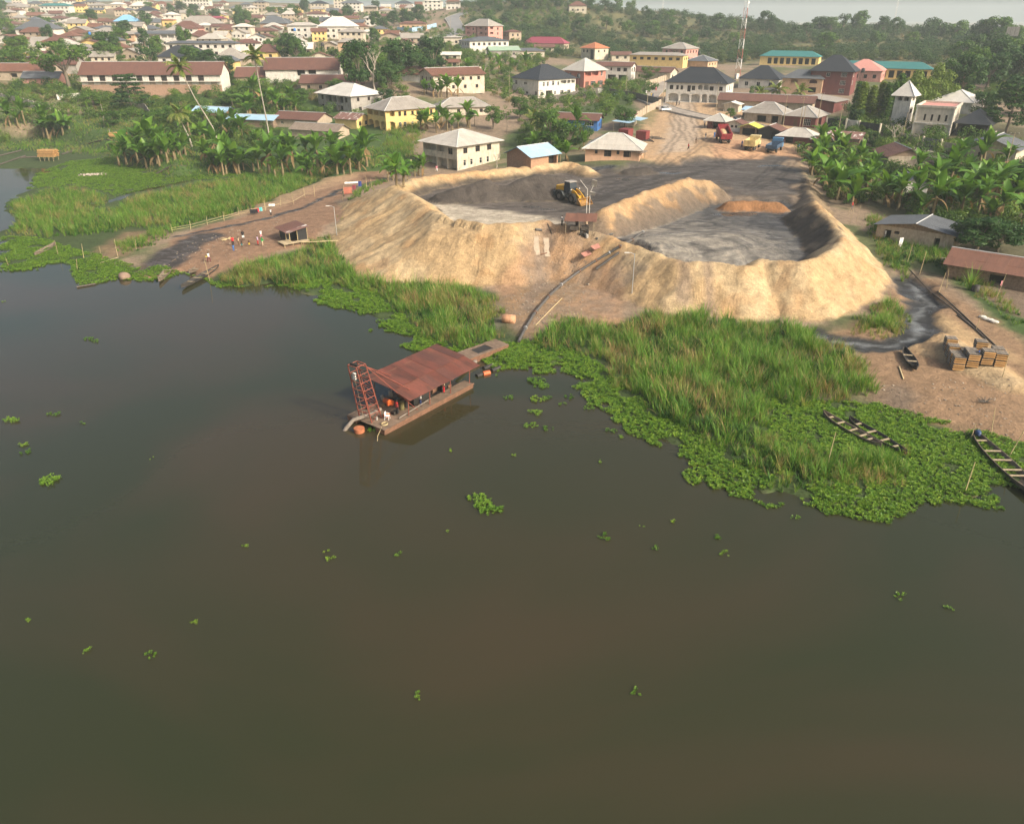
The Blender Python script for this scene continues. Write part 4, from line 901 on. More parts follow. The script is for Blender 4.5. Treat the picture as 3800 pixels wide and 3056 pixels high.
house('house', 'pink house with salmon hipped roof right of the maroon house', 3265, 306, 14, 16, 72, 4.6, 'hip', 4.2, 'pink', 'pink', L_=wins(16, 4, 1.4, 1.3, 1.5, 'b'), R_=wins(14, 3, 1.4, 1.3, 1.5, 'b'), cap=False)
house('house', 'house with broad black hipped roof behind the palms', 2885, 335, 13, 16, 70, 4.2, 'hip', 4.8, 'black', 'white', L_=wins(16, 3, 1.2, 1.4, 1.6), cap=False)
house('house', 'house with dark gabled roof and stone balcony left of the maroon house', 3045, 352, 9, 15, 72, 5.8, 'hip', 3.0, 'slate', 'orange', L_=[(2, 3.2, 5, 5.2, Aa), (9, 3.2, 12, 5.2, Aa), (2, .6, 5, 2.5, O_)], R_=wins(9, 3, 3.4, .7, 1.6), near=True, cap=False)
house('house', 'long low building with brown roof behind the street shops', 3010, 424, 8, 31, 74, 3.4, 'gable', 2.0, 'brown', 'tan', gdir='y', L_=wins(31, 6, 1, 1.2, 1.1, 'b'), near=True)
house('house', 'house with weathered grey hipped roof behind the tin-roofed stalls', 2899, 462, 9, 12, 66, 3.2, 'hip', 3.0, 'grey', 'tan', R_=[(2, .1, 3.4, 2.2, O_)], L_=[(1.2, .1, 3.4, 2.3, O_), (5, .1, 8, 2.2, O_)], ov=.8, sheets=(2.2, 2.4), near=True)
house('house', 'maroon shop with weathered grey roof and white grille window', 3022, 476, 11, 9.5, 64, 3.3, 'hip', 2.6, 'grey', 'maroon', L_=[(1.4, .5, 3.6, 2.4, 'w'), (5.4, .2, 6.6, 2.2, 'd')], R_=[(3, .1, 6, 2.6, O_)], ov=.7, near=True)
house('house', 'low shed with tan roof behind the long brown-roofed building', 3090, 420, 12, 10, 60, 3.4, 'shed', 1.2, 'grey', 'maroon', cat='house')
house('kiosk', 'red kiosk with grey pyramid roof behind the red truck', 2682, 481, 5.2, 5.2, 62, 2.7, 'hip', 2.0, 'pale', 'maroon', L_=[(1.2, .1, 3.4, 2.2, O_)], ov=1.0, near=True, cat='kiosk')
house('kiosk', 'white kiosk with brown tin roof beside the stalls', 2748, 492, 4.4, 4.2, 66, 2.4, 'gable', 1.1, 'brown', 'white', L_=[(1.2, 1.2, 2.0, 1.9, 'b'), (2.4, 1.2, 3.2, 1.9, 'b')], near=True, cat='kiosk', gdir='x')
house('stall', 'dark stall with lime yellow roof beside the white kiosk', 2806, 508, 4.5, 5.0, 68, 2.5, 'gable', 1.1, 'lime', 'wood', L_=[(.6, .1, 4.4, 2.2, O_)], near=True, cat='stall', gdir='x')
house('stall', 'dark stall with brown roof and blue curtain behind the yellow truck', 2888, 522, 6, 6, 68, 2.7, 'gable', 1.3, 'brown', 'black', L_=[(.5, .1, 2.4, 2.3, O_)], near=True, cat='stall', gdir='x')
house('shed', 'maroon plank shed with grey hipped roof behind the blue truck', 3014, 544, 6.5, 9.5, 72, 2.6, 'hip', 2.0, 'pale', 'maroon', L_=[(5.4, .1, 7.6, 2.2, O_)], ov=.8, sheets=(1.8, 2.2), near=True, cat='shed')
house('shed', 'black shed with rusty pyramid roof right of the maroon shed', 3085, 556, 5, 5.5, 66, 2.5, 'hip', 1.9, 'rust', 'black', ov=.5, near=True, cat='shed')
house('shed', 'long shed with white and rust patched roof above the banana plants', 3185, 550, 6, 10, 72, 2.3, 'shed', 1.1, 'patch', 'wood', ov=.5, sheets=(1.6, 3.2), near=True, cat='shed')
house('stall', 'street stall with light blue tin awning', 2818, 440, 4, 5.6, 70, 2.4, 'shed', .7, 'sky', 'wood', L_=[(.4, .1, 5.0, 2.1, O_)], near=True, cat='stall')
house('stall', 'street stall with sagging brown sheet roof right of the blue awning', 2872, 452, 3.5, 5.4, 70, 2.3, 'shed', .5, 'thatch', 'wood', L_=[(.4, .1, 4.8, 2.0, O_)], near=True, cat='stall')
house('stall', 'small cream stall with white roof at the road corner', 2738, 418, 4, 5, 68, 2.5, 'gable', .8, 'white', 'cream', near=True, cat='stall', gdir='x')
# ---------------------------------------------------------------- houses of the town on the slope, placed by their place in the rows
def thouse(label, u0, u1, v, H, rk, rm, wm, dr=.7, rh=None, yaw=0, floors=None, gal=False, gdir='x', cat='house', nw=None):
    p = gp(u0, v); t = proj(p)[2]; W_ = (u1 - u0) * t / F * .94; D_ = max(6, W_ * dr); n = nw or max(2, int(W_ / 3.6)); R_ = []
    fl = floors or (2 if H > 5 else 1); ww = min(1.5, W_ / n * .5)
    for f in range(fl):
        z0 = f * 3.0 + 1.0
        if gal and f == fl - 1: R_ += [(i * W_ / n + .2, f * 3.0 + .4, (i + 1) * W_ / n - .2, min(H - .2, f * 3.0 + 2.7), 'v') for i in range(n)]
        else: R_ += [(x0, z, x1, min(z1, H - .2), k) for x0, z, x1, z1, k in wins(W_, n, z0, ww, 1.4, 'b')]
    house('house', label, u0, v, W_, D_, yaw, H, rk, rh or D_ * .22, rm, wm, R_=R_, anchor=p, cat=cat, cap=False, gdir=gdir, ov=.7)
for a in [
 ('tan house with white columns and flat grey roof near the top left corner', 25, 97, 38, 4, 'hip', 'grey', 'tan'),
 ('long white two-storey house with teal-grey roof near the top left', 152, 268, 50, 6.6, 'hip', 'teal', 'white', .35),
 ('white house with black hipped roof, right of the long teal-grey roof', 270, 312, 42, 6.4, 'hip', 'black', 'white', .9),
 ('grey hip-roofed house right of the black-roofed white house near the top left', 330, 395, 34, 3.4, 'hip', 'grey', 'cream'),
 ('house with pale cream hipped roof, third roof left of the blue roof', 408, 462, 32, 4, 'hip', 'white', 'cream'),
 ('beige block standing highest at the top left', 46, 90, 18, 6, 'hip', 'brown', 'beige'),
 ('yellow gabled house right of the big spreading tree', 308, 384, 180, 3.4, 'gable', 'brown', 'yellow', 1.0, None, 0, 1, False, 'y'),
 ('brown-roofed house with yellow columns right of the yellow gabled house', 372, 452, 174, 3.6, 'hip', 'brown', 'yellow', .8, None, 0, 1, True),
 ('orange two-storey house with grey hip roof below the blue roof', 450, 508, 172, 6.2, 'hip', 'grey', 'orange', .8),
 ('grey hip-roofed bungalow left of the blue-roofed house', 345, 436, 140, 3.4, 'hip', 'grey', 'cream', .8),
 ('unplastered tan gabled house right of the white house with dark roof', 258, 330, 136, 3.6, 'gable', 'grey', 'tan', 1.0, None, 0, 1, False, 'y'),
 ('pale grey hip-roofed house behind the dark-roofed white house', 224, 312, 98, 3.4, 'hip', 'pale', 'white', .8),
 ('brown hip-roofed house left of the pale grey hip roof', 188, 246, 84, 3.2, 'hip', 'brown', 'cream', .8),
 ('white two-storey house with large dark hip roof above the spreading tree', 66, 204, 149, 6.4, 'hip', 'slate', 'white', .75, 5.5),
 ('pale yellow two-storey house with bright blue hip roof', 432, 514, 120, 7.0, 'hip', 'blue', 'cream', .7, 4.0, 0, 2, True),
 ('very long white two-storey building with flat black roof behind the school', 622, 896, 212, 6.2, 'hip', 'slate', 'white', .25, 1.0),
 ('house with broad black hipped roof just behind the school', 590, 772, 240, 3.6, 'hip', 'black', 'white', .6, 4.6),
 ('grey pyramid-roofed house behind the right end of the school', 795, 912, 246, 3.4, 'hip', 'grey', 'tan', .9, 4.5),
 ('yellow gabled house with dark roof touching the school roof', 812, 880, 268, 4.6, 'gable', 'slate', 'yellow', 1.0, 2.2, 0, 1, False, 'y'),
 ('long galleried two-storey building with dark roof right of the orange house', 500, 690, 172, 6.4, 'hip', 'slate', 'white', .35, 1.6, 0, 2, True),
 ('pinkish house with brown hip roof above the galleried building', 645, 745, 133, 4.8, 'hip', 'brown', 'pink', .7, 4.2),
 ('yellow-walled house with brown hip roof above the long white building', 696, 790, 170, 4.2, 'hip', 'brown', 'yellow', .8, 4.0),
 ('pale yellow two-storey house with white pyramid roof', 868, 938, 138, 6.0, 'hip', 'white', 'cream', .8),
 ('long brown-roofed house left of the white pyramid roof', 786, 866, 120, 3.6, 'gable', 'brown', 'cream', .5),
 ('house with pale hip roof below the broad grey roof', 733, 788, 118, 4.0, 'hip', 'white', 'cream', .8),
 ('house with very broad weathered grey roof', 665, 820, 104, 3.2, 'hip', 'grey', 'tan', .5, 5.0),
 ('white two-storey house with pale pyramid roof above the yellow block', 610, 661, 86, 6.2, 'hip', 'white', 'white', 1.0),
 ('small flat yellow block below the pale pyramid roof', 604, 650, 98, 4.4, 'hip', 'tile', 'yellow', .6, .6),
 ('house with long pale roof right of the blue-roofed house', 500, 606, 88, 3.4, 'hip', 'pale', 'cream', .4),
 ('house with black hip roof above the blue roof', 504, 580, 58, 4.2, 'hip', 'black', 'white', .8, 3.6),
 ('house with big pale cream roof above the black hip roof', 484, 582, 36, 3.6, 'hip', 'white', 'cream', .5, 4.2),
 ('long white two-storey building near the top, left of centre', 682, 786, 22, 6, 'hip', 'grey', 'white', .3, 1.0),
 ('tan two-storey house right of the black hip roof above the blue roof', 612, 677, 52, 5.6, 'hip', 'grey', 'tan', .5),
 ('pinkish low house with curved white roof edge', 776, 838, 66, 4, 'hip', 'pale', 'pink', .6),
 ('house with reddish roof below the pinkish low house', 772, 836, 84, 3.2, 'hip', 'wine', 'tan', .6),
 ('tall grey house with dark hip roof near the top, beside two trees', 944, 992, 42, 8.4, 'hip', 'slate', 'tan', .8, None, 0, 3),
 ('long yellow building with grey roof near the top', 994, 1060, 44, 4.4, 'hip', 'grey', 'yellow', .35),
 ('long orange brick house with slate roof left of the white hall', 968, 1072, 112, 4.6, 'hip', 'slate', 'brick', .6, 4.5),
 ('cream house with brown gable left of the orange brick house', 916, 978, 86, 4, 'gable', 'brown', 'cream', .7),
 ('cream house with grey roof above the orange brick house', 980, 1036, 74, 4, 'hip', 'grey', 'cream', .8),
 ('white two-storey wing left of the white hall', 1072, 1182, 143, 7.4, 'hip', 'pale', 'white', .5, 1.8),
 ('white hall with huge cream-white hipped roof', 1184, 1326, 146, 7.4, 'hip', 'white', 'white', .7, 5.5),
 ('cream house with black hip roof near the top, left of the beige tower block', 1153, 1216, 38, 6.4, 'hip', 'black', 'cream', .8),
 ('modern white and dark three-storey house near the top', 1266, 1346, 47, 8.6, 'hip', 'slate', 'white', .7, 3.4, 0, 3),
 ('tall beige tower block cut by the top edge', 1240, 1284, 32, 13, 'hip', 'grey', 'beige', .9, .6, 0, 4),
 ('house with broad brown roof below the black hip roof near the top', 1140, 1212, 72, 4.4, 'hip', 'brown', 'white', .7),
 ('brown-roofed house left of the brick church hall', 1214, 1262, 70, 4, 'hip', 'brown', 'pink', .9),
 ('house with cream pyramid roof above the white hall', 1202, 1266, 90, 4.2, 'hip', 'white', 'cream', .8),
 ('red brick church hall with grey roof right of the white hall', 1262, 1356, 112, 5.0, 'gable', 'slate', 'brick', .5, 2.0),
 ('cream two-storey house with grey hip roof below the white hall', 1258, 1356, 160, 6.0, 'hip', 'grey', 'cream', .6),
 ('orange and white two-storey house beside the row of dark trees', 1258, 1336, 214, 7.0, 'hip', 'grey', 'orange', .6, 1.6),
 ('grey gabled house left of the orange and white house', 1206, 1252, 193, 3.6, 'gable', 'grey', 'tan', 1.2, None, 0, 1, False, 'y'),
 ('house with bright white lean-to roof beside the dark round tree', 1116, 1162, 208, 3.6, 'gable', 'white', 'tan', .8, 3),
 ('brown-roofed yellow house left of the dark round tree', 948, 1034, 222, 3.8, 'hip', 'brown', 'yellow', .7, 3.4),
 ('long brown-roofed house behind the dark round tree', 905, 1030, 134, 3.2, 'hip', 'brown', 'tan', .4),
 ('cream gabled house below the long brown roof', 942, 1016, 160, 3.2, 'gable', 'brown', 'cream', .8, None, 0, 1, False, 'y'),
 ('white-roofed bungalow right of the grey hip roof below the hall', 1338, 1394, 143, 3.6, 'hip', 'white', 'white', .8),
 ('pale green gabled house behind the row of dark trees', 1464, 1522, 169, 3.6, 'gable', 'green', 'green', .9, None, 0, 1, False, 'y'),
 ('white house with black pyramid roof on the skyline', 1466, 1534, 31, 6.4, 'hip', 'black', 'white', .9),
 ('modern white house with roof terrace on the skyline', 1570, 1646, 44, 8.4, 'hip', 'white', 'white', .6, .8, 0, 3),
 ('pagoda-roofed house with yellow ground floor beside the road top', 1656, 1710, 38, 6.8, 'hip', 'brown', 'white', .8, 3, 0, 2, True),
 ('unfinished tan house with galleries left of the skyline houses', 1352, 1402, 53, 6.4, 'hip', 'grey', 'tan', .7, 1.4, 0, 2, True),
 ('cream bungalow with grey hip roof right of the unfinished tan house', 1406, 1460, 56, 3.8, 'hip', 'grey', 'cream', .8),
 ('white two-storey house with pale roof beside the wooded knoll', 1352, 1420, 98, 6.0, 'hip', 'pale', 'white', .7),
 ('low orange building behind the blue sheet fence', 1484, 1588, 110, 4.0, 'hip', 'brown', 'orange', .4, 1.6),
 ('small flat beige house beside the road bend', 1648, 1716, 168, 4.2, 'hip', 'pale', 'beige', .7, .6),
 ('low brown-roofed shed in front of the row of dark trees', 1654, 1706, 255, 2.8, 'gable', 'rust', 'brown' if False else 'tan', .7),
 ('low house with bright white roof behind the brown shed', 1640, 1712, 228, 3.0, 'gable', 'white', 'cream', .6),
 ('brown-roofed house left of the tile-roofed villa', 1985, 2060, 196, 3.2, 'gable', 'brown', 'cream', .6),
 ('brown gabled house right of the tile-roofed villa', 2270, 2345, 226, 3.2, 'gable', 'brown', 'cream', .7),
 ('red-roofed house standing alone in the trees on the hilltop', 2112, 2180, 46, 5, 'hip', 'brown', 'cream', .8, 3.4),
 ]:
    thouse(*a)
# ---------------------------------------------------------------- plants: source meshes
prng = random.Random(5)
def strip(mb, p, az, L, w, lean, droop, n=3, fold=0.0):
    """a bent tapering leaf blade"""
    d = Vector((math.cos(az), math.sin(az), 0)); s = Vector((-d.y, d.x, 0)); pts = []; a = lean; q = Vector(p)
    for i in range(n + 1):
        t = i / n; ww = w * (1 - t) ** .7 if i else w * .7
        pts.append((q.copy(), max(ww, .004))); q = q + (d * math.sin(a) + Vector((0, 0, math.cos(a)))) * (L / n); a += droop / n
    vs = []
    for q, ww in pts: vs += [q - s * ww, q + s * ww]
    mb.add(vs, [(2 * i, 2 * i + 1, 2 * i + 3, 2 * i + 2) for i in range(n)])
G_REED = leafmat('reed_leaf', (.072, .20, .018), (.20, .37, .05), .34, dead=((.40, .30, .13), .90), rnd=.42)
G_REED2 = leafmat('reed_leaf_dry', (.13, .23, .035), (.27, .32, .075), .32, dead=((.44, .31, .14), .72), rnd=.3)
G_HYA = leafmat('hyacinth_leaf', (.068, .175, .012), (.20, .34, .04), .28, .38, rnd=.5)
G_TREE = leafmat('tree_leaf', (.034, .10, .012), (.10, .19, .024), .28, rnd=.3)
G_DARK = leafmat('dark_leaf', (.018, .058, .012), (.045, .105, .018), .2, rnd=.25)
G_LIGHT = leafmat('light_leaf', (.09, .16, .02), (.17, .23, .04), .3, rnd=.2)
G_BUSH = leafmat('bush_leaf', (.045, .115, .015), (.13, .21, .03), .28, rnd=.5)
G_DRY = leafmat('dry_bush_leaf', (.13, .125, .045), (.21, .18, .075), .25, rnd=.3)
G_BAN = leafmat('banana_leaf', (.050, .15, .014), (.15, .28, .035), .32, .4, rnd=.35)
G_BAND = leafmat('banana_leaf_dead', (.30, .21, .10), (.20, .13, .06), .2, .8, rnd=.2)
G_PALM = leafmat('palm_leaf', (.09, .15, .018), (.19, .23, .045), .3, rnd=.2, dead=((.34, .29, .13), .85))
BARK = M('bark', (.20, .165, .12), .95, .4, 2.5, bmp=.3); BARKP = M('bark_pale', (.42, .37, .30), .95, .3, 2.5); BSTEM = M('banana_stem', (.22, .17, .09), .9, .4, 2.5); PTRUNK = M('palm_trunk', (.36, .32, .26), .95, .3, 4, bmp=.3)
def tuft(n, L, w, spread, mat, name='reed_tuft'):
    mb = MB()
    for i in range(n):
        az = prng.uniform(0, 6.283); r = prng.uniform(0, spread)
        strip(mb, (r * math.cos(az), r * math.sin(az), -.05), az + prng.uniform(-.8, .8), L * prng.uniform(.6, 1.1), w * prng.uniform(.7, 1.2), prng.uniform(.02, .35), prng.uniform(.3, 1.5))
    return mb.mesh(name, mat)
def rosette(n, r, h, mat):
    mb = MB()
    for i in range(n):
        az = 6.283 * i / n + prng.uniform(-.4, .4); rr = r * prng.uniform(.35, 1.0); hh = h * prng.uniform(.4, 1.1) * (1.25 - rr / r * .5); lr = r * prng.uniform(.20, .33)
        c = Vector((rr * math.cos(az), rr * math.sin(az), hh)); d = Vector((math.cos(az), math.sin(az), .1)); s = Vector((-d.y, d.x, 0)); tilt = prng.uniform(.1, .9)
        u_ = Vector((d.x * math.cos(tilt), d.y * math.cos(tilt), math.sin(tilt)))
        pts = [c + (u_ * math.cos(t) + s * math.sin(t)) * lr for t in [k * 6.283 / 6 for k in range(6)]]
        mb.poly(pts)
        b = Vector((c.x * .15, c.y * .15, -.05)); e = c - u_ * lr * .9
        mb.quad(b - s * .012, b + s * .012, e + s * .012, e - s * .012)
    return mb.mesh('hyacinth_rosette', mat)
def leafcloud(mb, c, rx, ry, rz, n, size, up_=.35, rr=prng):
    for i in range(n):
        th = rr.uniform(0, 6.283); zz = rr.uniform(-1, 1); q = (1 - zz * zz) ** .5; k = rr.uniform(.55, 1.0) ** .6
        o = Vector((math.cos(th) * q, math.sin(th) * q, zz)); p = Vector((c[0] + o.x * rx * k, c[1] + o.y * ry * k, c[2] + o.z * rz * k))
        nrm = (o + Vector((rr.uniform(-.7, .7), rr.uniform(-.7, .7), rr.uniform(-.4, .7) + up_))).normalized()
        a = nrm.orthogonal().normalized(); a.rotate(Matrix.Rotation(rr.uniform(0, 6.283), 3, nrm)); b = nrm.cross(a); s = size * rr.uniform(.6, 1.3)
        mb.add([p - a * s * .9, p - b * s * .45, p + a * s * .9, p + b * s * .45], [(0, 1, 2, 3)])
def bush_mesh(w, h, n, mat, size=.28, name='bush', lobes=5):
    mb = MB()
    for k in range(lobes):
        az = prng.uniform(0, 6.283); r = prng.uniform(.1, .32) * w; rad = prng.uniform(.22, .34) * w
        leafcloud(mb, (r * math.cos(az), r * math.sin(az), h * prng.uniform(.3, .72)), rad, rad, h * prng.uniform(.22, .34), n // lobes, size)
    return mb.mesh(name, mat)
def gn_scatter(name, label, P, scl, pick, meshes, tilt=.0, kind='stuff'):
    """one object of uncountable growth: the meshes instanced on points by geometry nodes"""
    n = len(P); me = bpy.data.meshes.new(name)
    me.vertices.add(n); me.vertices.foreach_set('co', np.asarray(P, np.float32).reshape(-1))
    a = me.attributes.new('rot', 'FLOAT_VECTOR', 'POINT'); r = np.zeros((n, 3), np.float32); r[:, 2] = rng.uniform(0, 6.283, n)
    r[:, 0] = rng.normal(0, tilt, n); r[:, 1] = rng.normal(0, tilt, n); a.data.foreach_set('vector', r.reshape(-1))
    a = me.attributes.new('scl', 'FLOAT', 'POINT'); a.data.foreach_set('value', np.asarray(scl, np.float32))
    a = me.attributes.new('pick', 'INT', 'POINT'); a.data.foreach_set('value', np.asarray(pick, np.int32))
    col = bpy.data.collections.new(name + '_sources')
    for i, m_ in enumerate(meshes):
        o = bpy.data.objects.new('%s_source_%02d' % (name, i), m_); col.objects.link(o)
    ng = bpy.data.node_groups.new(name, 'GeometryNodeTree'); N = ng.nodes; Lk = ng.links
    ng.interface.new_socket('Geometry', in_out='INPUT', socket_type='NodeSocketGeometry'); ng.interface.new_socket('Geometry', in_out='OUTPUT', socket_type='NodeSocketGeometry')
    gi = N.new('NodeGroupInput'); go = N.new('NodeGroupOutput'); io = N.new('GeometryNodeInstanceOnPoints'); ci = N.new('GeometryNodeCollectionInfo')
    ci.inputs[0].default_value = col; ci.inputs['Separate Children'].default_value = True; ci.inputs['Reset Children'].default_value = True
    def na(nm, t): q = N.new('GeometryNodeInputNamedAttribute'); q.data_type = t; q.inputs[0].default_value = nm; return q.outputs[0]
    er = N.new('FunctionNodeEulerToRotation'); Lk.new(na('rot', 'FLOAT_VECTOR'), er.inputs[0])
    Lk.new(gi.outputs[0], io.inputs['Points']); Lk.new(ci.outputs[0], io.inputs['Instance']); io.inputs['Pick Instance'].default_value = True
    Lk.new(na('pick', 'INT'), io.inputs['Instance Index']); Lk.new(er.outputs[0], io.inputs['Rotation']); Lk.new(na('scl', 'FLOAT'), io.inputs['Scale']); Lk.new(io.outputs[0], go.inputs[0])
    o = bpy.data.objects.new(name, me); COL.objects.link(o); md_ = o.modifiers.new('scatter', 'NODES'); md_.node_group = ng
    o['kind'] = kind; o['label'] = label
    return o
def in_poly(P, dens, jag=1.2):
    P = np.asarray(P); x0, y0 = P.min(0) - 1; x1, y1 = P.max(0) + 1
    n = int((x1 - x0) * (y1 - y0) * dens); X = rng.uniform(x0, x1, n); Y = rng.uniform(y0, y1, n)
    d = poly_sd(P, X + (fbm(X / 1.7, Y / 1.7, 2, 60) - .5) * jag * 2, Y + (fbm(X / 1.7, Y / 1.7, 2, 61) - .5) * jag * 2)
    k = d > 0
    return X[k], Y[k], d[k]
def on_land(X, Y):
    return np.maximum(hzv(X, Y), 0.0)

# ---------------------------------------------------------------- reeds and floating weed
REEDS = [
 ([(1955,1275),(2080,1185),(2300,1200),(2420,1165),(2600,1160),(2800,1200),(2990,1220),(3040,1262),(3180,1320),(3230,1390),(3240,1480),(3050,1500),(2930,1500),(2840,1470),(2870,1540),(2850,1640),(2790,1700),(2700,1680),(2560,1610),(2400,1510),(2280,1410),(2230,1340),(2150,1310),(2080,1310)], 3.4, 1.15),
 ([(2690,1640),(2800,1690),(2830,1620),(2900,1620),(3050,1660),(3200,1690),(3380,1690),(3370,1790),(3200,1830),(3000,1830),(2850,1790),(2750,1760)], 3.4, 1.1),
 ([(3150,1252),(3200,1172),(3280,1135),(3350,1155),(3390,1200),(3370,1245),(3280,1265),(3180,1245)], 4.0, .85),
 ([(800,1040),(900,985),(1080,945),(1180,895),(1250,870),(1330,882),(1370,935),(1420,975),(1480,1012),(1600,1045),(1750,1065),(1840,1120),(1860,1180),(1840,1250),(1780,1290),(1680,1290),(1560,1240),(1500,1170),(1400,1080),(1200,1050),(1080,1055),(900,1060)], 3.2, 1.1),
 ([(30,760),(100,730),(200,700),(330,700),(400,730),(385,760),(300,772),(430,775),(500,735),(640,695),(900,662),(1100,642),(1280,640),(1160,698),(900,790),(700,835),(640,865),(500,840),(350,870),(150,880),(20,870),(60,820),(40,800)], 2.4, .95),
 ([(430,905),(560,860),(640,850),(640,880),(560,920),(440,950)], 2.4, .7),
 ([(1290,760),(1330,725),(1430,680),(1440,690),(1350,740),(1310,775)], 3, .8),
 ([(1260,830),(1300,800),(1350,790),(1330,815),(1280,850)], 2.5, .7),
 ([(3210,830),(3260,845),(3330,900),(3430,920),(3500,945),(3560,960),(3600,1020),(3680,1090),(3780,1190),(3800,1240),(3740,1220),(3640,1130),(3540,1060),(3450,1010),(3380,1000),(3340,1040),(3290,1010),(3250,920)], 3.0, .75),
 ([(3200,850),(3250,860),(3320,980),(3380,1020),(3340,1060),(3280,1010)], 3.0, 1.0),
 ([(0,470),(200,420),(520,450),(720,560),(900,640),(640,672),(420,590),(200,560),(0,560)], 1.5, .55),
 ([(880,620),(1330,600),(1560,560),(1540,640),(1330,650),(1000,660)], 1.8, .6),
 ([(1930,600),(2010,560),(2160,560),(2160,600),(2050,610)], 1.5, .5),
 ([(1440,520),(1560,500),(1580,560),(1540,620),(1420,600)], 2.2, .8),
]
G_WEED = leafmat('weed_leaf', (.03, .10, .014), (.085, .19, .03), .3, rnd=.4); G_STRAW = leafmat('dead_reed', (.36, .26, .12), (.26, .18, .08), .2, .8, rnd=.3)
reed_src = [tuft(18, 2.0, .034, .30, G_REED), tuft(18, 1.8, .034, .34, G_REED), tuft(16, 2.2, .03, .28, G_REED), tuft(16, 1.7, .03, .36, G_REED2), tuft(14, 1.3, .03, .34, G_REED2), tuft(16, 1.2, .075, .45, G_WEED), tuft(12, 2.0, .02, .3, G_STRAW)]
PX, PY, PS, PK = [], [], [], []
for poly, dens, hgt in REEDS:
    X, Y, d = in_poly(pxpoly(poly, .4), dens, 1.6)
    dry = fbm(X / 4.5, Y / 4.5, 3, 70); nn_ = fbm(X / 2.2, Y / 2.2, 2, 73)
    keep = (rng.random(len(X)) < .45 + .9 * nn_)
    X, Y, d, dry, nn_ = X[keep], Y[keep], d[keep], dry[keep], nn_[keep]
    PX.append(X); PY.append(Y); PS.append(hgt * np.clip(.55 + .2 * d, 0, 1) * (.55 + .8 * nn_) * rng.uniform(.75, 1.2, len(X)))
    brd = fbm(X / 6, Y / 6, 3, 77); rnd_ = rng.random(len(X)); PS[-1] = PS[-1] * (.7 + .6 * fbm(X / 9, Y / 9, 2, 78))
    PK.append(np.where(rnd_ < sstep(.5, .62, brd) * .55, 5, np.where(rnd_ > .965 - .12 * sstep(.5, .65, dry), 6, np.where(rng.random(len(X)) < sstep(.46, .66, dry) * .8 + .05, rng.integers(3, 5, len(X)), rng.integers(0, 3, len(X))))))
X, Y = np.concatenate(PX), np.concatenate(PY)
# keep the reeds off the sand faces and the open channel
mi = np.clip(np.searchsorted(gx, X), 0, len(gx) - 1); mj = np.clip(np.searchsorted(gy, Y), 0, len(gy) - 1)
ok = (m3[mj, mi] < .35) & (Z[mj, mi] > -.1)
gn_scatter('reed_bed', 'tall green reeds and grass along the river bank', np.stack([X, Y, on_land(X, Y)], 1)[ok], np.concatenate(PS)[ok], np.concatenate(PK)[ok], reed_src, .12)
HY = [
 VEG_EDGE[37:-1] + [(4300,1700),(3800,1650),(3430,1548),(3250,1505),(2880,1485),(2860,1600),(2780,1690),(2560,1600),(2280,1400),(2150,1310),(1960,1270),(1840,1270)],
 VEG_EDGE[17:37] + [(1680,1290),(1560,1240),(1480,1160),(1380,1070),(1200,1040)],
 VEG_EDGE[:17] + [(800,1040),(640,1000),(500,985),(330,945),(150,880),(0,880),(0,985)],
 [(140,640),(260,600),(420,585),(640,650),(700,668),(490,712),(430,730),(350,700),(200,700),(100,702)],
 [(700,590),(900,640),(1000,650),(880,668),(720,668),(640,650)],
]
hy_src = [rosette(11, .23, .24, G_HYA), rosette(11, .26, .30, G_HYA), rosette(10, .20, .18, G_HYA), rosette(12, .27, .22, G_HYA)]
PX, PY, PS = [], [], []
for poly, dens in zip(HY, (27, 27, 18, 11, 8)):
    X, Y, d = in_poly(pxpoly(poly, .1), dens, .9)
    hole = fbm(X / 2.6, Y / 2.6, 3, 80)
    k = (hole < .64) | (d > 5); X, Y = X[k], Y[k]
    PX.append(X); PY.append(Y); PS.append(rng.uniform(.5, .92, len(X)))
X, Y = np.concatenate(PX), np.concatenate(PY)
zz = hzv(X, Y); ok = zz < .55
gn_scatter('water_hyacinth_mat', 'mat of floating water hyacinth along the shore', np.stack([X, Y, np.maximum(zz, 0) + .02], 1)[ok], np.concatenate(PS)[ok], rng.integers(0, 4, ok.sum()), hy_src, .1)
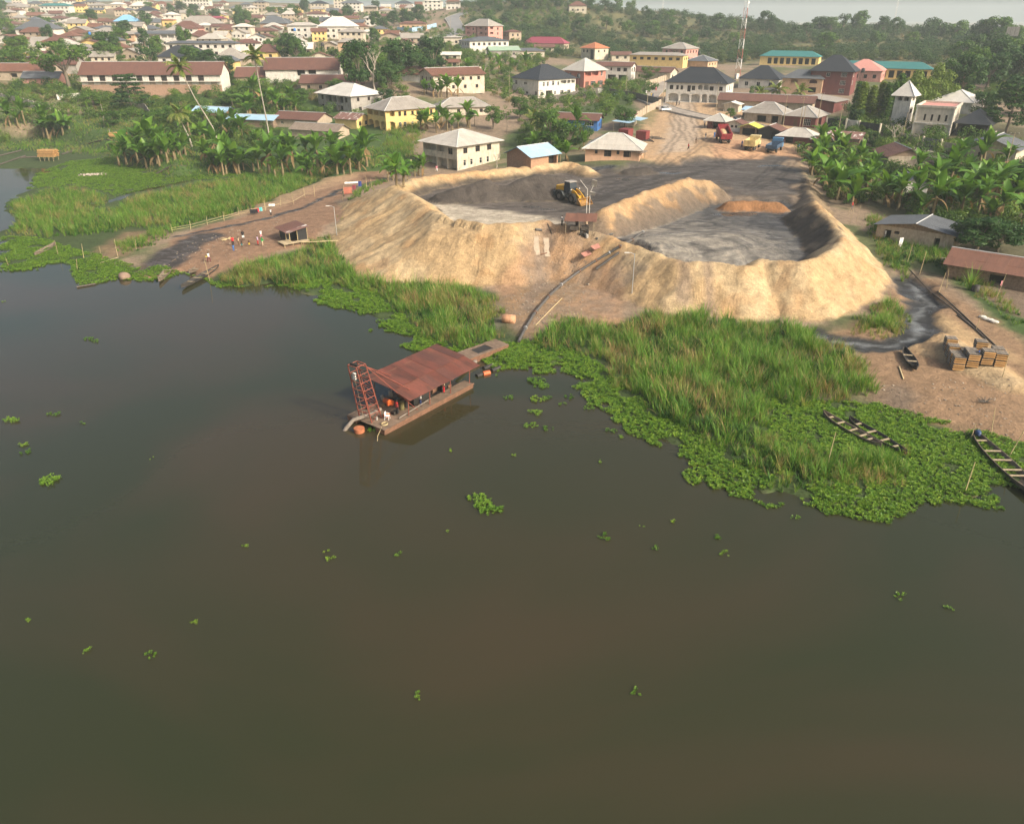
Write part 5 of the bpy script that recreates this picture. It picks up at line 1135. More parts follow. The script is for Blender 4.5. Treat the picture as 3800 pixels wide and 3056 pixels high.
# loose clumps drifting on the river: single things
CL = [(985,385),(0,0)]
CLUMPS = [(330,1258,.9,'pair of hyacinth rosettes drifting in the upper left water'),(355,1266,.9,'hyacinth clump touching its twin in the upper left water'),(45,1558,1.2,'hyacinth clump nearest the left edge'),(196,1538,.9,'hyacinth clump right of the clump nearest the left edge'),(88,1650,.7,'small upper clump of two below the left edge clump'),(100,1678,.8,'small lower clump of two below the left edge clump'),(182,1785,1.5,'largest round hyacinth clump at the left'),(1780,1858,1.5,'upper end of the long clump left of the dredger wake'),(1822,1893,1.4,'lower right end of the long hyacinth clump below the dredger'),(1795,1880,1.2,'middle of the long hyacinth clump below the dredger'),(2245,1992,.8,'hyacinth clump alone below the reed bank'),(2428,2035,.5,'tiny clump left of the twin rosettes below the reeds'),(2672,1995,.6,'upper of the twin rosettes below the reeds'),(2690,2055,.6,'lower of the twin rosettes below the reeds'),(3340,2216,.7,'hyacinth clump in the right water'),(3522,2258,.5,'tiny clump right of the right water clump'),(2950,1920,.6,'small clump just below the reed bank'),(912,2028,.5,'tiny rosette left of the sheen on the water'),(1230,2075,.7,'hyacinth clump beside the sheen on the water'),(1475,2058,.5,'tiny rosette right of the sheen'),(118,2300,.5,'tiny rosette low at the left edge'),(330,2415,.6,'rosette in the lower left water'),(560,2430,.6,'rosette right of the lower left rosette'),(720,2310,.5,'tiny rosette above the lower left pair'),(1545,2582,.6,'lone rosette low in the middle of the river'),(2360,2572,.6,'dark torn clump low in the middle'),(1885,1478,.8,'clump in the open water right of the dredger'),(1990,1415,1.5,'big loose clump between dredger and reeds'),(2010,1432,1.3,'lower part of the big clump between dredger and reeds'),(1995,1482,1.2,'upper clump of the chain right of the dredger'),(2030,1480,.8,'right clump of the chain right of the dredger'),(1985,1532,1.1,'middle clump of the chain right of the dredger'),(1970,1580,1.0,'lowest left clump of the chain right of the dredger'),(2036,1592,.8,'lowest right clump of the chain right of the dredger'),(2112,1475,.8,'small clump beside the reeds right of the chain'),(2185,1515,.8,'clump at the foot of the hyacinth bank'),(2088,1500,.6,'tiny clump between the chain and the bank'),(2270,1600,.8,'clump below the hyacinth bank'),(2310,1622,.6,'tiny clump right of the clump below the bank'),(1382,1593,1.0,'clump against the bow of the dredger'),(1675,1672,.5,'tiny rosette below the dredger'),(1912,1690,.5,'tiny rosette below the chain of clumps'),(2225,1712,.5,'lone rosette below the bank'),(1655,1975,.4,'speck of weed below the long clump'),(2500,1935,.5,'upper speck of the short row below the reeds'),(2380,1950,.4,'left speck of the short row below the reeds'),(560,1700,.4,'speck of weed in the left water'),(310,1570,.5,'tiny rosette below the right left clump'),(15,1120,.5,'rosette at the upper left edge of the river'),(1210,2050,.4,'torn leaf beside the sheen clump')]
crng = random.Random(3)
for u, v, s, lab in CLUMPS:
    mb = MB(); p = up(u, v, 0); n = max(2, int(s * s * 18))
    for i in range(n):
        az = crng.uniform(0, 6.28); r = s * .62 * math.sqrt(crng.random()) if n > 1 else 0
        m_ = hy_src[crng.randrange(4)]; mt = Matrix.Translation((r * math.cos(az) * 1.2, r * math.sin(az), .02)) @ Matrix.Rotation(crng.uniform(0, 6.28), 4, 'Z') @ Matrix.Scale(crng.uniform(.55, .95) * min(1, .55 + s * .35), 4)
        mb.add([mt @ w_.co for w_ in m_.vertices], [tuple(q.vertices) for q in m_.polygons])
    tag(mb.build('hyacinth_clump', G_HYA, None, p), lab if len(lab.split()) > 3 else lab + ' on the river', 'water plant', 'hyacinth clumps drifting on the river')

# ---------------------------------------------------------------- banana plants
def banana_leaf(L, w, lean, droop, mat, n=6):
    mb = MB(); a = lean; q = Vector((0, 0, 0)); rows = []
    for i in range(n + 1):
        t = i / n; prof = .10 if t < .12 else w * (math.sin(math.pi * min(1, (t - .1) / .9) ** .75) * .9 + .12)
        if i == n: prof = .03
        d = Vector((math.sin(a), 0, math.cos(a))); nn2 = Vector((-math.cos(a), 0, math.sin(a)))
        rows.append((q.copy() - nn2 * 0 , prof, nn2)); q = q + d * (L / n); a += droop / n
    vs = []
    for q, pw, n2 in rows: vs += [q + Vector((0, -pw, 0)) + n2 * pw * .32, q, q + Vector((0, pw, 0)) + n2 * pw * .32]
    fs = []
    for i in range(n): o = 3 * i; fs += [(o, o + 1, o + 4, o + 3), (o + 1, o + 2, o + 5, o + 4)]
    mb.add(vs, fs, True); return mb.mesh('leaf', mat)
BL = [banana_leaf(2.9, .50, .25, 1.35, G_BAN), banana_leaf(3.2, .55, .35, 1.55, G_BAN), banana_leaf(2.6, .48, .10, .6, G_BAN), banana_leaf(3.0, .52, .55, 1.6, G_BAN), banana_leaf(2.8, .48, .15, 1.0, G_BAN)]
BD = [banana_leaf(1.9, .24, 1.9, 1.0, G_BAND), banana_leaf(2.1, .2, 2.2, .7, G_BAND)]
def stem_mesh(h):
    mb = MB(); mb.path([(0, 0, -.3), (.03, 0, h * .5), (0, .03, h)], [.19, .15, .10], 7); return mb.mesh('stem', BSTEM)
BS = [stem_mesh(1.8), stem_mesh(2.4), stem_mesh(1.3)]
def banana(u, v, s, label, group, p=None):
    p = gp(u, v) if p is None else p
    r = thing('banana_plant', label, 'banana plant', p, prng.uniform(0, 6.28), group); r.scale = (s, s, s)
    k = prng.randrange(3); h = (1.8, 2.4, 1.3)[k]; obj('stem', BS[k], r)
    n = prng.randint(10, 13)
    for i in range(n):
        az = i * 2.4 + prng.uniform(-.3, .3); me = BL[2] if i == n - 1 else prng.choice(BL)
        obj('leaf', me, r, (0, 0, h - .15 + i * .02), (prng.uniform(-.15, .15), prng.uniform(-.3, .12) + (.4 if i < 3 else 0), az), [prng.uniform(.75, 1.1)] * 3)
    for i in range(prng.randint(1, 3)): obj('dead_leaf', prng.choice(BD), r, (0, 0, h - .25), (0, 0, prng.uniform(0, 6.28)))
    if prng.random() < .8:      # second stem of the same mat
        a0 = prng.uniform(0, 6.28); ox, oy = 1.1 * math.cos(a0), 1.1 * math.sin(a0); obj('stem', BS[2], r, (ox, oy, 0))
        for i in range(7): obj('leaf', prng.choice(BL), r, (ox, oy, 1.15), (prng.uniform(-.15, .15), prng.uniform(-.1, .3), i * 2.4 + a0), [prng.uniform(.6, .9)] * 3)
    return r
def rows_label(pts, fmt):
    """labels counted from the left inside one cluster"""
    o = sorted(range(len(pts)), key=lambda i: pts[i][0]); N = len(o); r = [None] * N
    names = ['', 'second', 'third', 'fourth', 'fifth', 'sixth', 'seventh', 'eighth', 'ninth', 'tenth', 'eleventh', 'twelfth', 'thirteenth', 'fourteenth', 'fifteenth', 'sixteenth']
    for k, i in enumerate(o):
        r[i] = fmt % ('leftmost' if k == 0 else 'rightmost' if k == N - 1 else names[k] + ' from left' if k < (N + 1) // 2 else names[N - 1 - k] + ' from right')
    return r
BAN = [
 ([(470,612),(512,602),(545,628),(584,606),(622,602),(652,592),(600,572),(522,574),(565,585),(690,575)], 1.25, 'banana plant, %s in the round clump by the marsh', 'banana plants in the left marsh clump'),
 ([(790,640),(830,652),(872,642),(905,630),(850,615),(770,600),(800,575)], 1.1, 'banana plant, %s below the leaning palm foot', 'banana plants below the leaning palm'),
 ([(960,628),(1000,648),(1052,660),(1090,625),(1122,645),(1152,656),(1180,622),(1204,648),(1252,648),(1282,620),(1302,648),(1334,632),(1362,618),(1010,610),(1240,610),(1345,595),(1060,600),(1140,600)], 1.2, 'banana plant, %s in the long row before the old grey roof', 'banana plants in the long row'),
 ([(1440,672),(1472,690),(1500,672),(1540,655),(1572,652)], 1.0, 'banana plant, %s left of the cream house verandah', 'banana plants by the cream house'),
 ([(1580,486),(1620,494),(1660,486),(1700,476),(1735,470),(1640,470)], 1.2, 'banana plant, %s beside the yellow house', 'banana plants beside the yellow house'),
 ([(1985,565),(2025,545),(2070,570),(2100,596),(2055,520),(2120,540),(2165,560),(2140,510)], 1.15, 'banana plant, %s behind the light blue shed', 'banana plants behind the light blue shed'),
 ([(3010,650),(3055,700),(3105,742),(3160,768),(3205,735),(3085,650),(3145,665),(3225,700),(3280,760),(3050,610),(3120,600),(3185,622),(3235,655),(3150,705),(3040,575),(3095,565),(3330,780)], 1.3, 'banana plant, %s in the dense stand beside the mud road', 'banana plants right of the sand pit'),
 ([(3400,665),(3455,712),(3520,700),(3580,672),(3645,700),(3705,735),(3762,775),(3500,785),(3560,810),(3625,800),(3455,812),(3705,832),(3782,870),(3560,622),(3645,612),(3722,650),(3390,775),(3790,700),(3612,755),(3680,770)], 1.3, 'banana plant, %s in the grove behind the grey block hut', 'banana plants behind the grey block hut'),
 ([(930,442),(980,420),(1032,430),(1082,412),(1102,446),(872,490),(832,508),(902,525),(955,545),(760,525),(705,505),(1010,395),(950,395)], 1.3, 'banana plant, %s in the thicket around the tin sheds', 'banana plants around the tin sheds'),
 ([(175,500),(205,505),(235,500),(40,470),(95,465)], 1.2, 'banana plant, %s on the grassy slope at far left', 'banana plants on the far left slope'),
 ([(1610,360),(1660,362),(1700,358),(1575,352),(1740,300),(1790,290),(1850,270),(1900,262),(1950,250),(1820,255)], 1.2, 'banana plant, %s on the slope behind the grey two-storey house', 'banana plants on the slope behind the houses'),
]
for pts, s, fmt, grp in BAN:
    for (u, v), lab in zip(pts, rows_label(pts, fmt)): banana(u, v, s * prng.uniform(1.0, 1.55) * (1.2 if u < 1500 else 1.08), lab, grp)

# ---------------------------------------------------------------- trees
def make_tree(kind, seed):
    """trunk and crown meshes, about 10 m tall before scaling"""
    rr = random.Random(seed); tr = MB(); cr = MB()
    if kind in ('round', 'dense'):
        H = 10; th = 3.0; tr.path([(0, 0, -.6), (.1, .05, 1.5), (.0, .2, th), (.2, .1, 6.5)], [.42, .32, .27, .12], 7); cl = []
        for i in range(26 if kind == 'dense' else 20):
            az = rr.uniform(0, 6.28); zz = rr.uniform(2.6, 9.4); prof = math.sin(math.pi * min(.97, (zz - 1.6) / 8.6)) ** .6; r = prof * rr.uniform(1.6, 4.2)
            cl.append((r * math.cos(az), r * math.sin(az), zz))
        for c in cl:
            if rr.random() < .5: tr.path([(0, .1, th * .9), (c[0] * .5, c[1] * .5, (th + c[2]) * .55), c], [.13, .08, .03], 5, False)
            leafcloud(cr, c, rr.uniform(1.3, 2.1), rr.uniform(1.3, 2.1), rr.uniform(.9, 1.5), 130 if kind == 'dense' else 110, .40, .35, rr)
    elif kind == 'spread':
        tr.path([(0, 0, -.6), (.3, 0, 2), (.1, .3, 4.2)], [.55, .45, .38], 8)
        for i in range(9):
            az = i * .7 + rr.uniform(-.2, .2); L = rr.uniform(3, 5.4); e = Vector((L * math.cos(az), L * math.sin(az), rr.uniform(6, 9.4)))
            tr.path([(.1, .3, 4.0), e * .45 + Vector((0, 0, 2.8)), e], [.24, .14, .05], 5, False)
            for j in range(4):
                c = e + Vector((rr.uniform(-1.8, 1.8), rr.uniform(-1.8, 1.8), rr.uniform(-1.2, .9))); leafcloud(cr, c, rr.uniform(1.0, 1.7), rr.uniform(1.0, 1.7), rr.uniform(.5, .9), 85, .38, .5, rr)
    elif kind == 'layer':
        tr.path([(0, 0, -.6), (.1, 0, 4), (.1, .1, 9.8)], [.3, .22, .06], 7)
        for i in range(7):
            zz = 2.6 + i * 1.12; R0 = 5.2 * (1 - (i / 8.0) ** 1.4) + .5
            for j in range(7):
                az = j * .9 + rr.uniform(-.3, .3) + i; r = R0 * rr.uniform(.45, 1); e = (r * math.cos(az), r * math.sin(az), zz + rr.uniform(-.2, .3))
                tr.path([(.1, 0, zz - .4), e], [.06, .02], 4, False)
                leafcloud(cr, e, 1.35, 1.35, .3, 55, .36, .8, rr)
    elif kind == 'column':
        tr.path([(0, 0, -.6), (0, 0, 9.6)], [.16, .03], 6)
        for i in range(30):
            zz = .8 + i * .3; R0 = .95 * (1 - (zz / 10.4) ** 2) + .12
            for j in range(3):
                az = rr.uniform(0, 6.28); leafcloud(cr, (R0 * .6 * math.cos(az), R0 * .6 * math.sin(az), zz), .5, .5, .6, 18, .32, -.5, rr)
    elif kind == 'feather':
        tr.path([(0, 0, -.6), (.2, 0, 3), (0, .2, 6)], [.35, .25, .12], 7)
        for i in range(34):
            az = rr.uniform(0, 6.28); zz = rr.uniform(2.0, 9.6); r = 4.4 * math.sin(math.pi * min(.96, (zz - .6) / 9.8)) ** .7 * rr.uniform(.4, 1); c = (r * math.cos(az), r * math.sin(az), zz)
            if i % 3 == 0: tr.path([(0, .1, 3), (c[0] * .5, c[1] * .5, zz * .8), c], [.1, .06, .02], 4, False)
            leafcloud(cr, c, 1.5, 1.5, 1.1, 90, .34, .1, rr)
    elif kind == 'thin':
        tr.path([(0, 0, -.6), (.2, 0, 3), (.1, .2, 7.5)], [.14, .11, .05], 6)
        for i in range(9):
            az = rr.uniform(0, 6.28); r = rr.uniform(.3, 2.0); c = (r * math.cos(az), r * math.sin(az), rr.uniform(5.4, 9.2))
            tr.path([(.1, .1, 5), c], [.05, .02], 4, False); leafcloud(cr, c, .9, .9, .7, 40, .26, .3, rr)
    elif kind == 'bare':
        def br(p, d, L, r, n):
            e = p + d * L; tr.path([p, p + d * L * .5 + Vector((rr.uniform(-.1, .1), rr.uniform(-.1, .1), 0)) * L, e], [r, r * .8, r * .6], 5, False)
            if n == 0: return
            for k in range(3 if n > 2 else 2):
                nd = (d + Vector((rr.uniform(-.8, .8), rr.uniform(-.8, .8), rr.uniform(-.1, .5)))).normalized(); br(e - d * L * rr.uniform(0, .3), nd, L * rr.uniform(.6, .8), r * .6, n - 1)
        br(Vector((0, 0, -.5)), Vector((.03, 0, 1)), 3.4, .26, 4); leafcloud(cr, (0, 0, 7), 2.6, 2.6, 2.0, 60, .16, .2, rr)
    return tr, cr
_trees = {}
def tree(kind, u, v, h, w, label, mat=None, p=None, group=None, seed=0, name=None, bark=None):
    while p is None or p.y > 860: p = gp(u, v); v += 4
    key = (kind, seed % 3, mat.name if mat else '', bark.name if bark else '')
    if key not in _trees:
        t_, c_ = make_tree(kind, seed % 3 + hash(kind) % 1 + len(kind) * 10); _trees[key] = (t_.mesh('trunk', bark or BARK), c_.mesh('crown', mat or G_TREE))
    tm, cm = _trees[key]; w0 = {'round': 11.0, 'dense': 11.0, 'spread': 13.0, 'layer': 12.0, 'column': 2.6, 'feather': 11.0, 'thin': 5.5, 'bare': 8.0}[kind]
    r = thing(name or 'tree', label, 'tree', p, prng.uniform(0, 6.28), group); r.scale = (w / w0, w / w0, h / 10.3)
    obj('trunk', tm, r); obj('crown', cm, r); return r
for kind, u, v, h, w, lab, mat in [
 ('spread', 262, 335, 17, 20, 'big spreading tree with wide crown left of the school', G_TREE), ('layer', 492, 412, 13, 15, 'dark tree with flat tiers of branches in front of the school', G_DARK),
 ('dense', 1090, 240, 14, 14, 'dark round tree standing behind the second school block', G_DARK), ('dense', 1335, 335, 17, 15, 'large dark tree left in the row behind the white roof', G_DARK),
 ('dense', 1490, 292, 14, 17, 'broad dark tree in the middle of the row behind the white roof', G_DARK), ('dense', 1610, 268, 14, 15, 'dark tree right in the row, beside the bright white low roof', G_DARK), ('dense', 1440, 330, 10, 11, 'lower dark tree behind the bare tree', G_DARK), ('dense', 1550, 300, 10, 13, 'lower dark tree between the broad tree and the brown shed', G_DARK),
 ('round', 2040, 545, 10.5, 13, 'dense green tree left of the blue-walled house', G_TREE), ('round', 2110, 560, 8, 9, 'lower green tree right beside the dense green tree', G_TREE), ('round', 2318, 475, 7, 8, 'bushy bright green tree in the walled green lot', G_BUSH), ('round', 2250, 430, 4, 7, 'low bush against the far wall of the green lot', G_BUSH),
 ('round', 2265, 340, 6, 6.5, 'leafy tree before the red and white house', G_TREE), ('round', 2300, 345, 5, 6, 'small tree left of the blue shop counter', G_BUSH), ('round', 2400, 300, 6, 9, 'tree beside the long low brown roof at the fork', G_BUSH), ('thin', 2440, 302, 8, 5, 'thin tree by the long low brown roof', G_TREE),
 ('feather', 3395, 425, 13, 14, 'pale green feathery tree left behind the church tower', G_LIGHT), ('feather', 3470, 405, 14, 14, 'pale green feathery tree behind the beige house', G_LIGHT), ('feather', 3330, 400, 10, 10, 'smaller pale green tree beside the columnar trees', G_LIGHT), ('dense', 3560, 380, 15, 14, 'dark tree behind the white low roof', G_DARK), ('dense', 3660, 330, 14, 16, 'dark tree on the slope above the white low roof', G_DARK),
 ('layer', 3730, 500, 14, 17, 'dark tree with tiered branches behind the black gatehouse', G_DARK), ('dense', 3620, 940, 6.2, 10, 'low dark dense tree beside the grey block hut', G_DARK), ('dense', 3700, 935, 5.2, 9, 'dark shrubby tree right beside the low dark tree', G_DARK), ('dense', 3800, 730, 7, 9, 'dark tree at the right edge below the street', G_DARK),
 ('round', 3236, 545, 4, 4.5, 'small round bush beside the street wall', G_DARK), ('round', 350, 400, 5, 9, 'round green bush beside the orange earth plot', G_TREE), ('round', 160, 415, 4, 8, 'low bush above the left concrete wall', G_TREE), ('round', 640, 470, 7, 10, 'bushy tree right of the tiered dark tree', G_TREE), ('round', 560, 480, 6, 9, 'green bush below the tiered dark tree', G_TREE), ('round', 760, 470, 7, 9, 'bushy tree left of the tin sheds', G_TREE), ('round', 865, 400, 7, 9, 'green tree in front of the low joining school roof', G_TREE), ('round', 420, 470, 5, 9, 'green bush below the spiky plants', G_TREE),
 ('round', 800, 620, 3.2, 5, 'bush with grey-green leaves at the leaning palm foot', G_BUSH), ('thin', 1985, 470, 9, 5, 'thin tree left of the white black-roofed house lot', G_TREE), ('thin', 1880, 500, 9, 5, 'thin pale tree behind the light blue shed', G_BUSH), ('thin', 1760, 470, 7, 5, 'slim dark tree right of the grey bungalow roof', G_DARK), ('round', 1830, 480, 7, 7, 'green tree right of the grey bungalow roof', G_TREE), ('round', 1930, 440, 7, 9, 'round tree left of the white black-roofed house', G_TREE),
 ('round', 1120, 395, 6, 8, 'tree left of the long weathered house', G_TREE), ('round', 1440, 400, 6, 9, 'tree behind the long weathered house', G_DARK), ('round', 1250, 350, 6, 8, 'tree in front of the low brown annex', G_TREE), ('dense', 75, 262, 10, 14, 'bright green tree group left of the spreading tree', G_TREE), ('dense', 20, 270, 9, 12, 'green tree at the left edge beside the rusty roof', G_TREE), ('round', 150, 262, 8, 9, 'tree between the left green trees and the spreading tree', G_TREE),
 ('feather', 400, 228, 9, 13, 'feathery green tree left above the school roof', G_TREE), ('round', 440, 230, 7, 9, 'round green tree right above the left end of the school roof', G_TREE),
 ('dense', 1462, 100, 11, 13, 'dark tree left on the wooded knoll by the winding road', G_DARK), ('dense', 1510, 98, 13, 14, 'dark tree in the middle of the wooded knoll', G_DARK), ('dense', 1555, 84, 13, 13, 'tallest dark tree of the wooded knoll', G_DARK), ('dense', 1425, 108, 9, 11, 'low dark tree at the left end of the knoll', G_DARK),
 ('round', 2800, 372, 5, 7, 'bush before the gable behind the right black-roofed house', G_BUSH), ('round', 3175, 470, 5, 6, 'bush at the foot of the columnar trees', G_DARK), ('round', 2710, 440, 3.2, 4, 'small bush beside the road in front of the arcaded house', G_BUSH),
 ('round', 125, 68, 8, 8, 'light green tree among the roofs at top left', G_TREE), ('round', 150, 84, 6, 6, 'dark tree below the light green tree at top left', G_DARK), ('dense', 345, 100, 12, 11, 'dark tree between grey roofs left of the blue roof', G_DARK), ('round', 320, 104, 8, 9, 'tree left of the dark tree near the blue roof', G_TREE), ('layer', 712, 84, 12, 8, 'conical dark tree between the town roofs', G_DARK), ('thin', 530, 118, 13, 8, 'tall dark tree right of the blue-roofed house', G_DARK), ('round', 548, 118, 8, 8, 'green tree right of the tall tree by the blue roof', G_TREE),
 ('dense', 890, 78, 13, 12, 'tree left of the tall grey house near the top', G_TREE), ('dense', 910, 100, 12, 12, 'tree below the tall grey house near the top', G_TREE), ('thin', 1112, 132, 20, 9, 'tall slim dark tree beside the white wing', G_DARK), ('dense', 1135, 26, 14, 12, 'dark tree on the skyline left of the black hip roof', G_DARK), ('dense', 1085, 46, 10, 14, 'tree group above the orange brick house', G_TREE), ('round', 1050, 62, 9, 13, 'tree right of the cream house with grey roof', G_TREE), ('round', 1165, 100, 8, 12, 'tree left of the cream pyramid roof', G_TREE), ('dense', 1395, 40, 11, 12, 'dark tree on the skyline right of the modern house', G_DARK), ('round', 950, 108, 7, 8, 'small tree left of the orange brick house', G_TREE), ('round', 1230, 118, 6, 12, 'low green thicket behind the white hall', G_TREE), ('round', 25, 85, 8, 9, 'tree at the left edge among the roofs', G_TREE), ('round', 40, 130, 8, 9, 'tree left of the white house with dark roof', G_TREE), ('round', 225, 128, 7, 8, 'tree right of the white house with dark roof', G_TREE), ('round', 470, 186, 6, 6, 'tree beside the orange two-storey house', G_TREE), ('round', 1290, 190, 5, 8, 'dark bush below the grey gabled house', G_DARK), ('round', 1000, 186, 6, 8, 'tree above the brown-roofed yellow house', G_TREE),
 ('dense', 3790, 430, 15, 18, 'dark tree at the right edge behind the gatehouse', G_DARK), ('dense', 3780, 320, 17, 20, 'broad dark tree high at the right edge', G_DARK), ('dense', 3700, 275, 15, 18, 'dark tree on the slope at right below the billboard', G_DARK), ('dense', 3610, 290, 13, 15, 'dark tree right of the teal-roofed school block', G_TREE), ('round', 3530, 330, 12, 14, 'green tree behind the pale feathery trees', G_TREE), ('dense', 3640, 440, 8, 10, 'dark tree left of the black gatehouse', G_DARK), ('bare', 3312, 545, 8.5, 9, 'nearly bare thorny tree beside the beige house wall', G_BUSH), ('bare', 1392, 335, 19, 13, 'tall bare grey tree in the row behind the white roof', G_BUSH), ('bare', 1795, 310, 11, 7, 'bare forked pale tree behind the grey two-storey house', G_BUSH), ('bare', 1842, 625, 5.5, 4.5, 'small bare tree at the corner of the cream house', G_BUSH),
 ]:
    tree(kind, u, v, h, w, lab, mat, seed=prng.randrange(3), bark=BARKP if kind == 'bare' else None)
cols = [(3165, 452), (3192, 448), (3222, 452), (3252, 446), (3276, 450), (3300, 444), (3318, 436), (3180, 462)]
for (u, v), lab in zip(cols, rows_label(cols, 'columnar weeping tree, %s in the row by the church')): tree('column', u, v, prng.uniform(10.5, 13.5), 4.2, lab, G_LIGHT if prng.random() < .4 else G_TREE, seed=prng.randrange(3), group='columnar trees by the church')

# palms
def frond_mesh(L, mat, n=9, droop=1.5, lean=.5, lw=.5):
    mb = MB(); a = lean; q = Vector((0, 0, 0))
    for i in range(n + 1):
        t = i / n; d = Vector((math.sin(a), 0, math.cos(a))); nx_ = q + d * (L / n)
        if i > 0:
            ll = lw * math.sin(math.pi * (.12 + .85 * t)) * 1.7
            for s in (-1, 1):
                for k in range(2):
                    b0 = q + d * (L / n) * (k * .5); e = b0 + Vector((0, s * ll, 0)) * .9 + d * ll * .6 + Vector((0, 0, -ll * .5)); w_ = d * .16
                    mb.add([b0 - w_, b0 + w_, e + w_ * .3, e - w_ * .2], [(0, 1, 2, 3)])
        mb.add([q + Vector((0, -.03, 0)), q + Vector((0, .03, 0)), nx_ + Vector((0, .02, 0)), nx_ + Vector((0, -.02, 0))], [(0, 1, 2, 3)])
        q = nx_; a += droop / n
    return mb.mesh('frond', mat)
FR = [frond_mesh(4.2, G_PALM, 9, 1.6, .6), frond_mesh(3.8, G_PALM, 9, 1.9, 1.0), frond_mesh(4.0, G_PALM, 9, 1.0, .25), frond_mesh(3.4, G_PALM, 8, 1.0, 1.7)]
def palm(label, base, h, top=(0, 0), s=1.0, nf=18, name='coconut_palm', group=None):
    r = thing(name, label, 'palm', base, 0, group); mb = MB()
    T = Vector((top[0], top[1], h)); pts = [Vector((0, 0, -.5)), T * .3 + Vector((T.x * -.10, T.y * -.1, 0)), T * .65, T]
    mb.path(pts, [.24 * s, .17 * s, .14 * s, .12 * s], 8); mb.build('trunk', PTRUNK, r)
    for i in range(nf):
        k = 2 if i < 4 else (3 if i > nf - 5 else prng.randrange(2)); obj('frond', FR[k], r, T, (prng.uniform(-.1, .1), prng.uniform(-.1, .2), i * 2.4 + prng.uniform(-.2, .2)), [s * prng.uniform(.85, 1.1)] * 3)
    nut = MB()
    for i in range(7): az = i * .9; nut.ball((T.x + .25 * s * math.cos(az), T.y + .25 * s * math.sin(az), T.z - .25 * s), .13 * s, n=6, m=4)
    nut.build('coconut_bunch', M('coconut', (.25, .22, .06), .8), r)
    return r
def palm_px(label, ub, vb, ut, vt, s=1.0, **k):
    b = gp(ub, vb); dv = (vt - CV) / F; t = b.y / (CP - dv * SP); T = upt(ut, vt, t); return palm(label, b, T.z - b.z, (T.x - b.x, 0), s, **k)
palm_px('tall coconut palm with leaning trunk beside the long tin shed', 1006, 545, 944, 212, 1.15, nf=20)
palm_px('tall coconut palm leaning left over the school', 824, 560, 664, 250, 1.15, nf=20)
palm_px('shorter coconut palm with drooping fronds left of the grey tin shed', 714, 545, 662, 425, 1.2, nf=24)
palm_px('coconut palm left of two behind the brown street roof', 2886, 398, 2884, 335, 1.1); palm_px('coconut palm right of two behind the brown street roof', 2962, 402, 2966, 345, 1.05)
palm_px('small palm between the black-roofed houses behind the street', 2822, 380, 2822, 345, .8); palm_px('low oil palm left of the blue-walled house', 2008, 520, 2008, 462, .9, name='oil_palm')
palm_px('oil palm behind the light blue shed', 1985, 500, 1982, 440, .9, name='oil_palm'); palm_px('small palm beside the peach bungalow trees', 2090, 520, 2090, 470, .8, name='oil_palm'); palm_px('small palm behind the school roof edge', 772, 240, 770, 205, .8, name='oil_palm')
SPK = [tuft(40, 1.9, .05, .2, G_REED, 'spiky_head')]
for (u, v, h), lab in zip([(385, 440, 5), (330, 430, 3.2), (408, 500, 2.2), (388, 470, 3.4)], ['tall spiky pandanus on thin stem below the school', 'spiky pandanus leaning left of the tallest one', 'low dense spiky pandanus clump by the firewood stack', 'middle spiky pandanus below the tallest one']):
    p = gp(u, v); r = thing('pandanus', lab, 'shrub', p); MB().path([(0, 0, -.3), (.1, 0, h * .6), (0, .1, h)], [.12, .09, .08], 6).build('trunk', PTRUNK, r); obj('crown', SPK[0], r, (0, .1, h - .2), None, (1.2,) * 3)
rr_ = gp(3700, 1060); obj_ = tag(obj('cane_clump', tuft(70, 4.0, .05, .5, G_REED), None, gp(3600, 1075)), 'clump of tall sugar cane beside the log hut', 'plant')

# ---------------------------------------------------------------- wooded hill and undergrowth
G_HILL = leafmat('hill_leaf', (.030, .072, .016), (.085, .125, .034), .25, rnd=.5)
bush_src = [bush_mesh(5.0, 4.2, 240, G_BUSH, .36), bush_mesh(6.0, 5.6, 280, G_BUSH, .38), bush_mesh(3.6, 2.4, 170, G_BUSH, .30), bush_mesh(7.0, 7.5, 360, G_TREE, .40, lobes=8), bush_mesh(3.4, 1.8, 150, G_DRY, .28), bush_mesh(4.5, 3.0, 180, G_DRY, .32)]
hill_src = [bush_mesh(5.0, 4.2, 240, G_HILL, .36), bush_mesh(6.0, 5.6, 280, G_HILL, .38), bush_mesh(3.6, 2.4, 170, G_HILL, .30), bush_mesh(7.0, 7.5, 360, G_DARK, .40, lobes=8)] + bush_src[4:]
P = np.asarray(hp); x0, y0 = P.min(0); x1, y1 = P.max(0)
n = 15000; tt = rng.uniform(0, 1, n); Y = 300 + (820 - 300) * tt; X = rng.uniform(-.1, .95, n) * Y * .78
d = poly_sd(P, X, Y); k = d > -2; X, Y = X[k], Y[k]
veg = fbm(X / 30, Y / 30, 3, 90); k = rng.random(len(X)) < .22 + .9 * sstep(.42, .6, veg); X, Y, veg = X[k], Y[k], veg[k]
zz = hzv(X, Y); pick = np.where(veg < .45, rng.choice([2, 4, 4, 5, 2], len(X)), rng.choice([0, 1, 3, 0, 1, 2, 5], len(X)))
# thin the scrub round buildings
for hpnt, hw, *_ in HOUSES:
    k = np.hypot(X - hpnt.x, Y - hpnt.y) > hw * .9 + 3; X, Y, zz, pick = X[k], Y[k], zz[k], pick[k]
gn_scatter('hill_scrub', 'green and dry bush covering the hill behind the town', np.stack([X, Y, zz - .2], 1), rng.uniform(.6, 1.25, len(X)), pick, hill_src, .05)
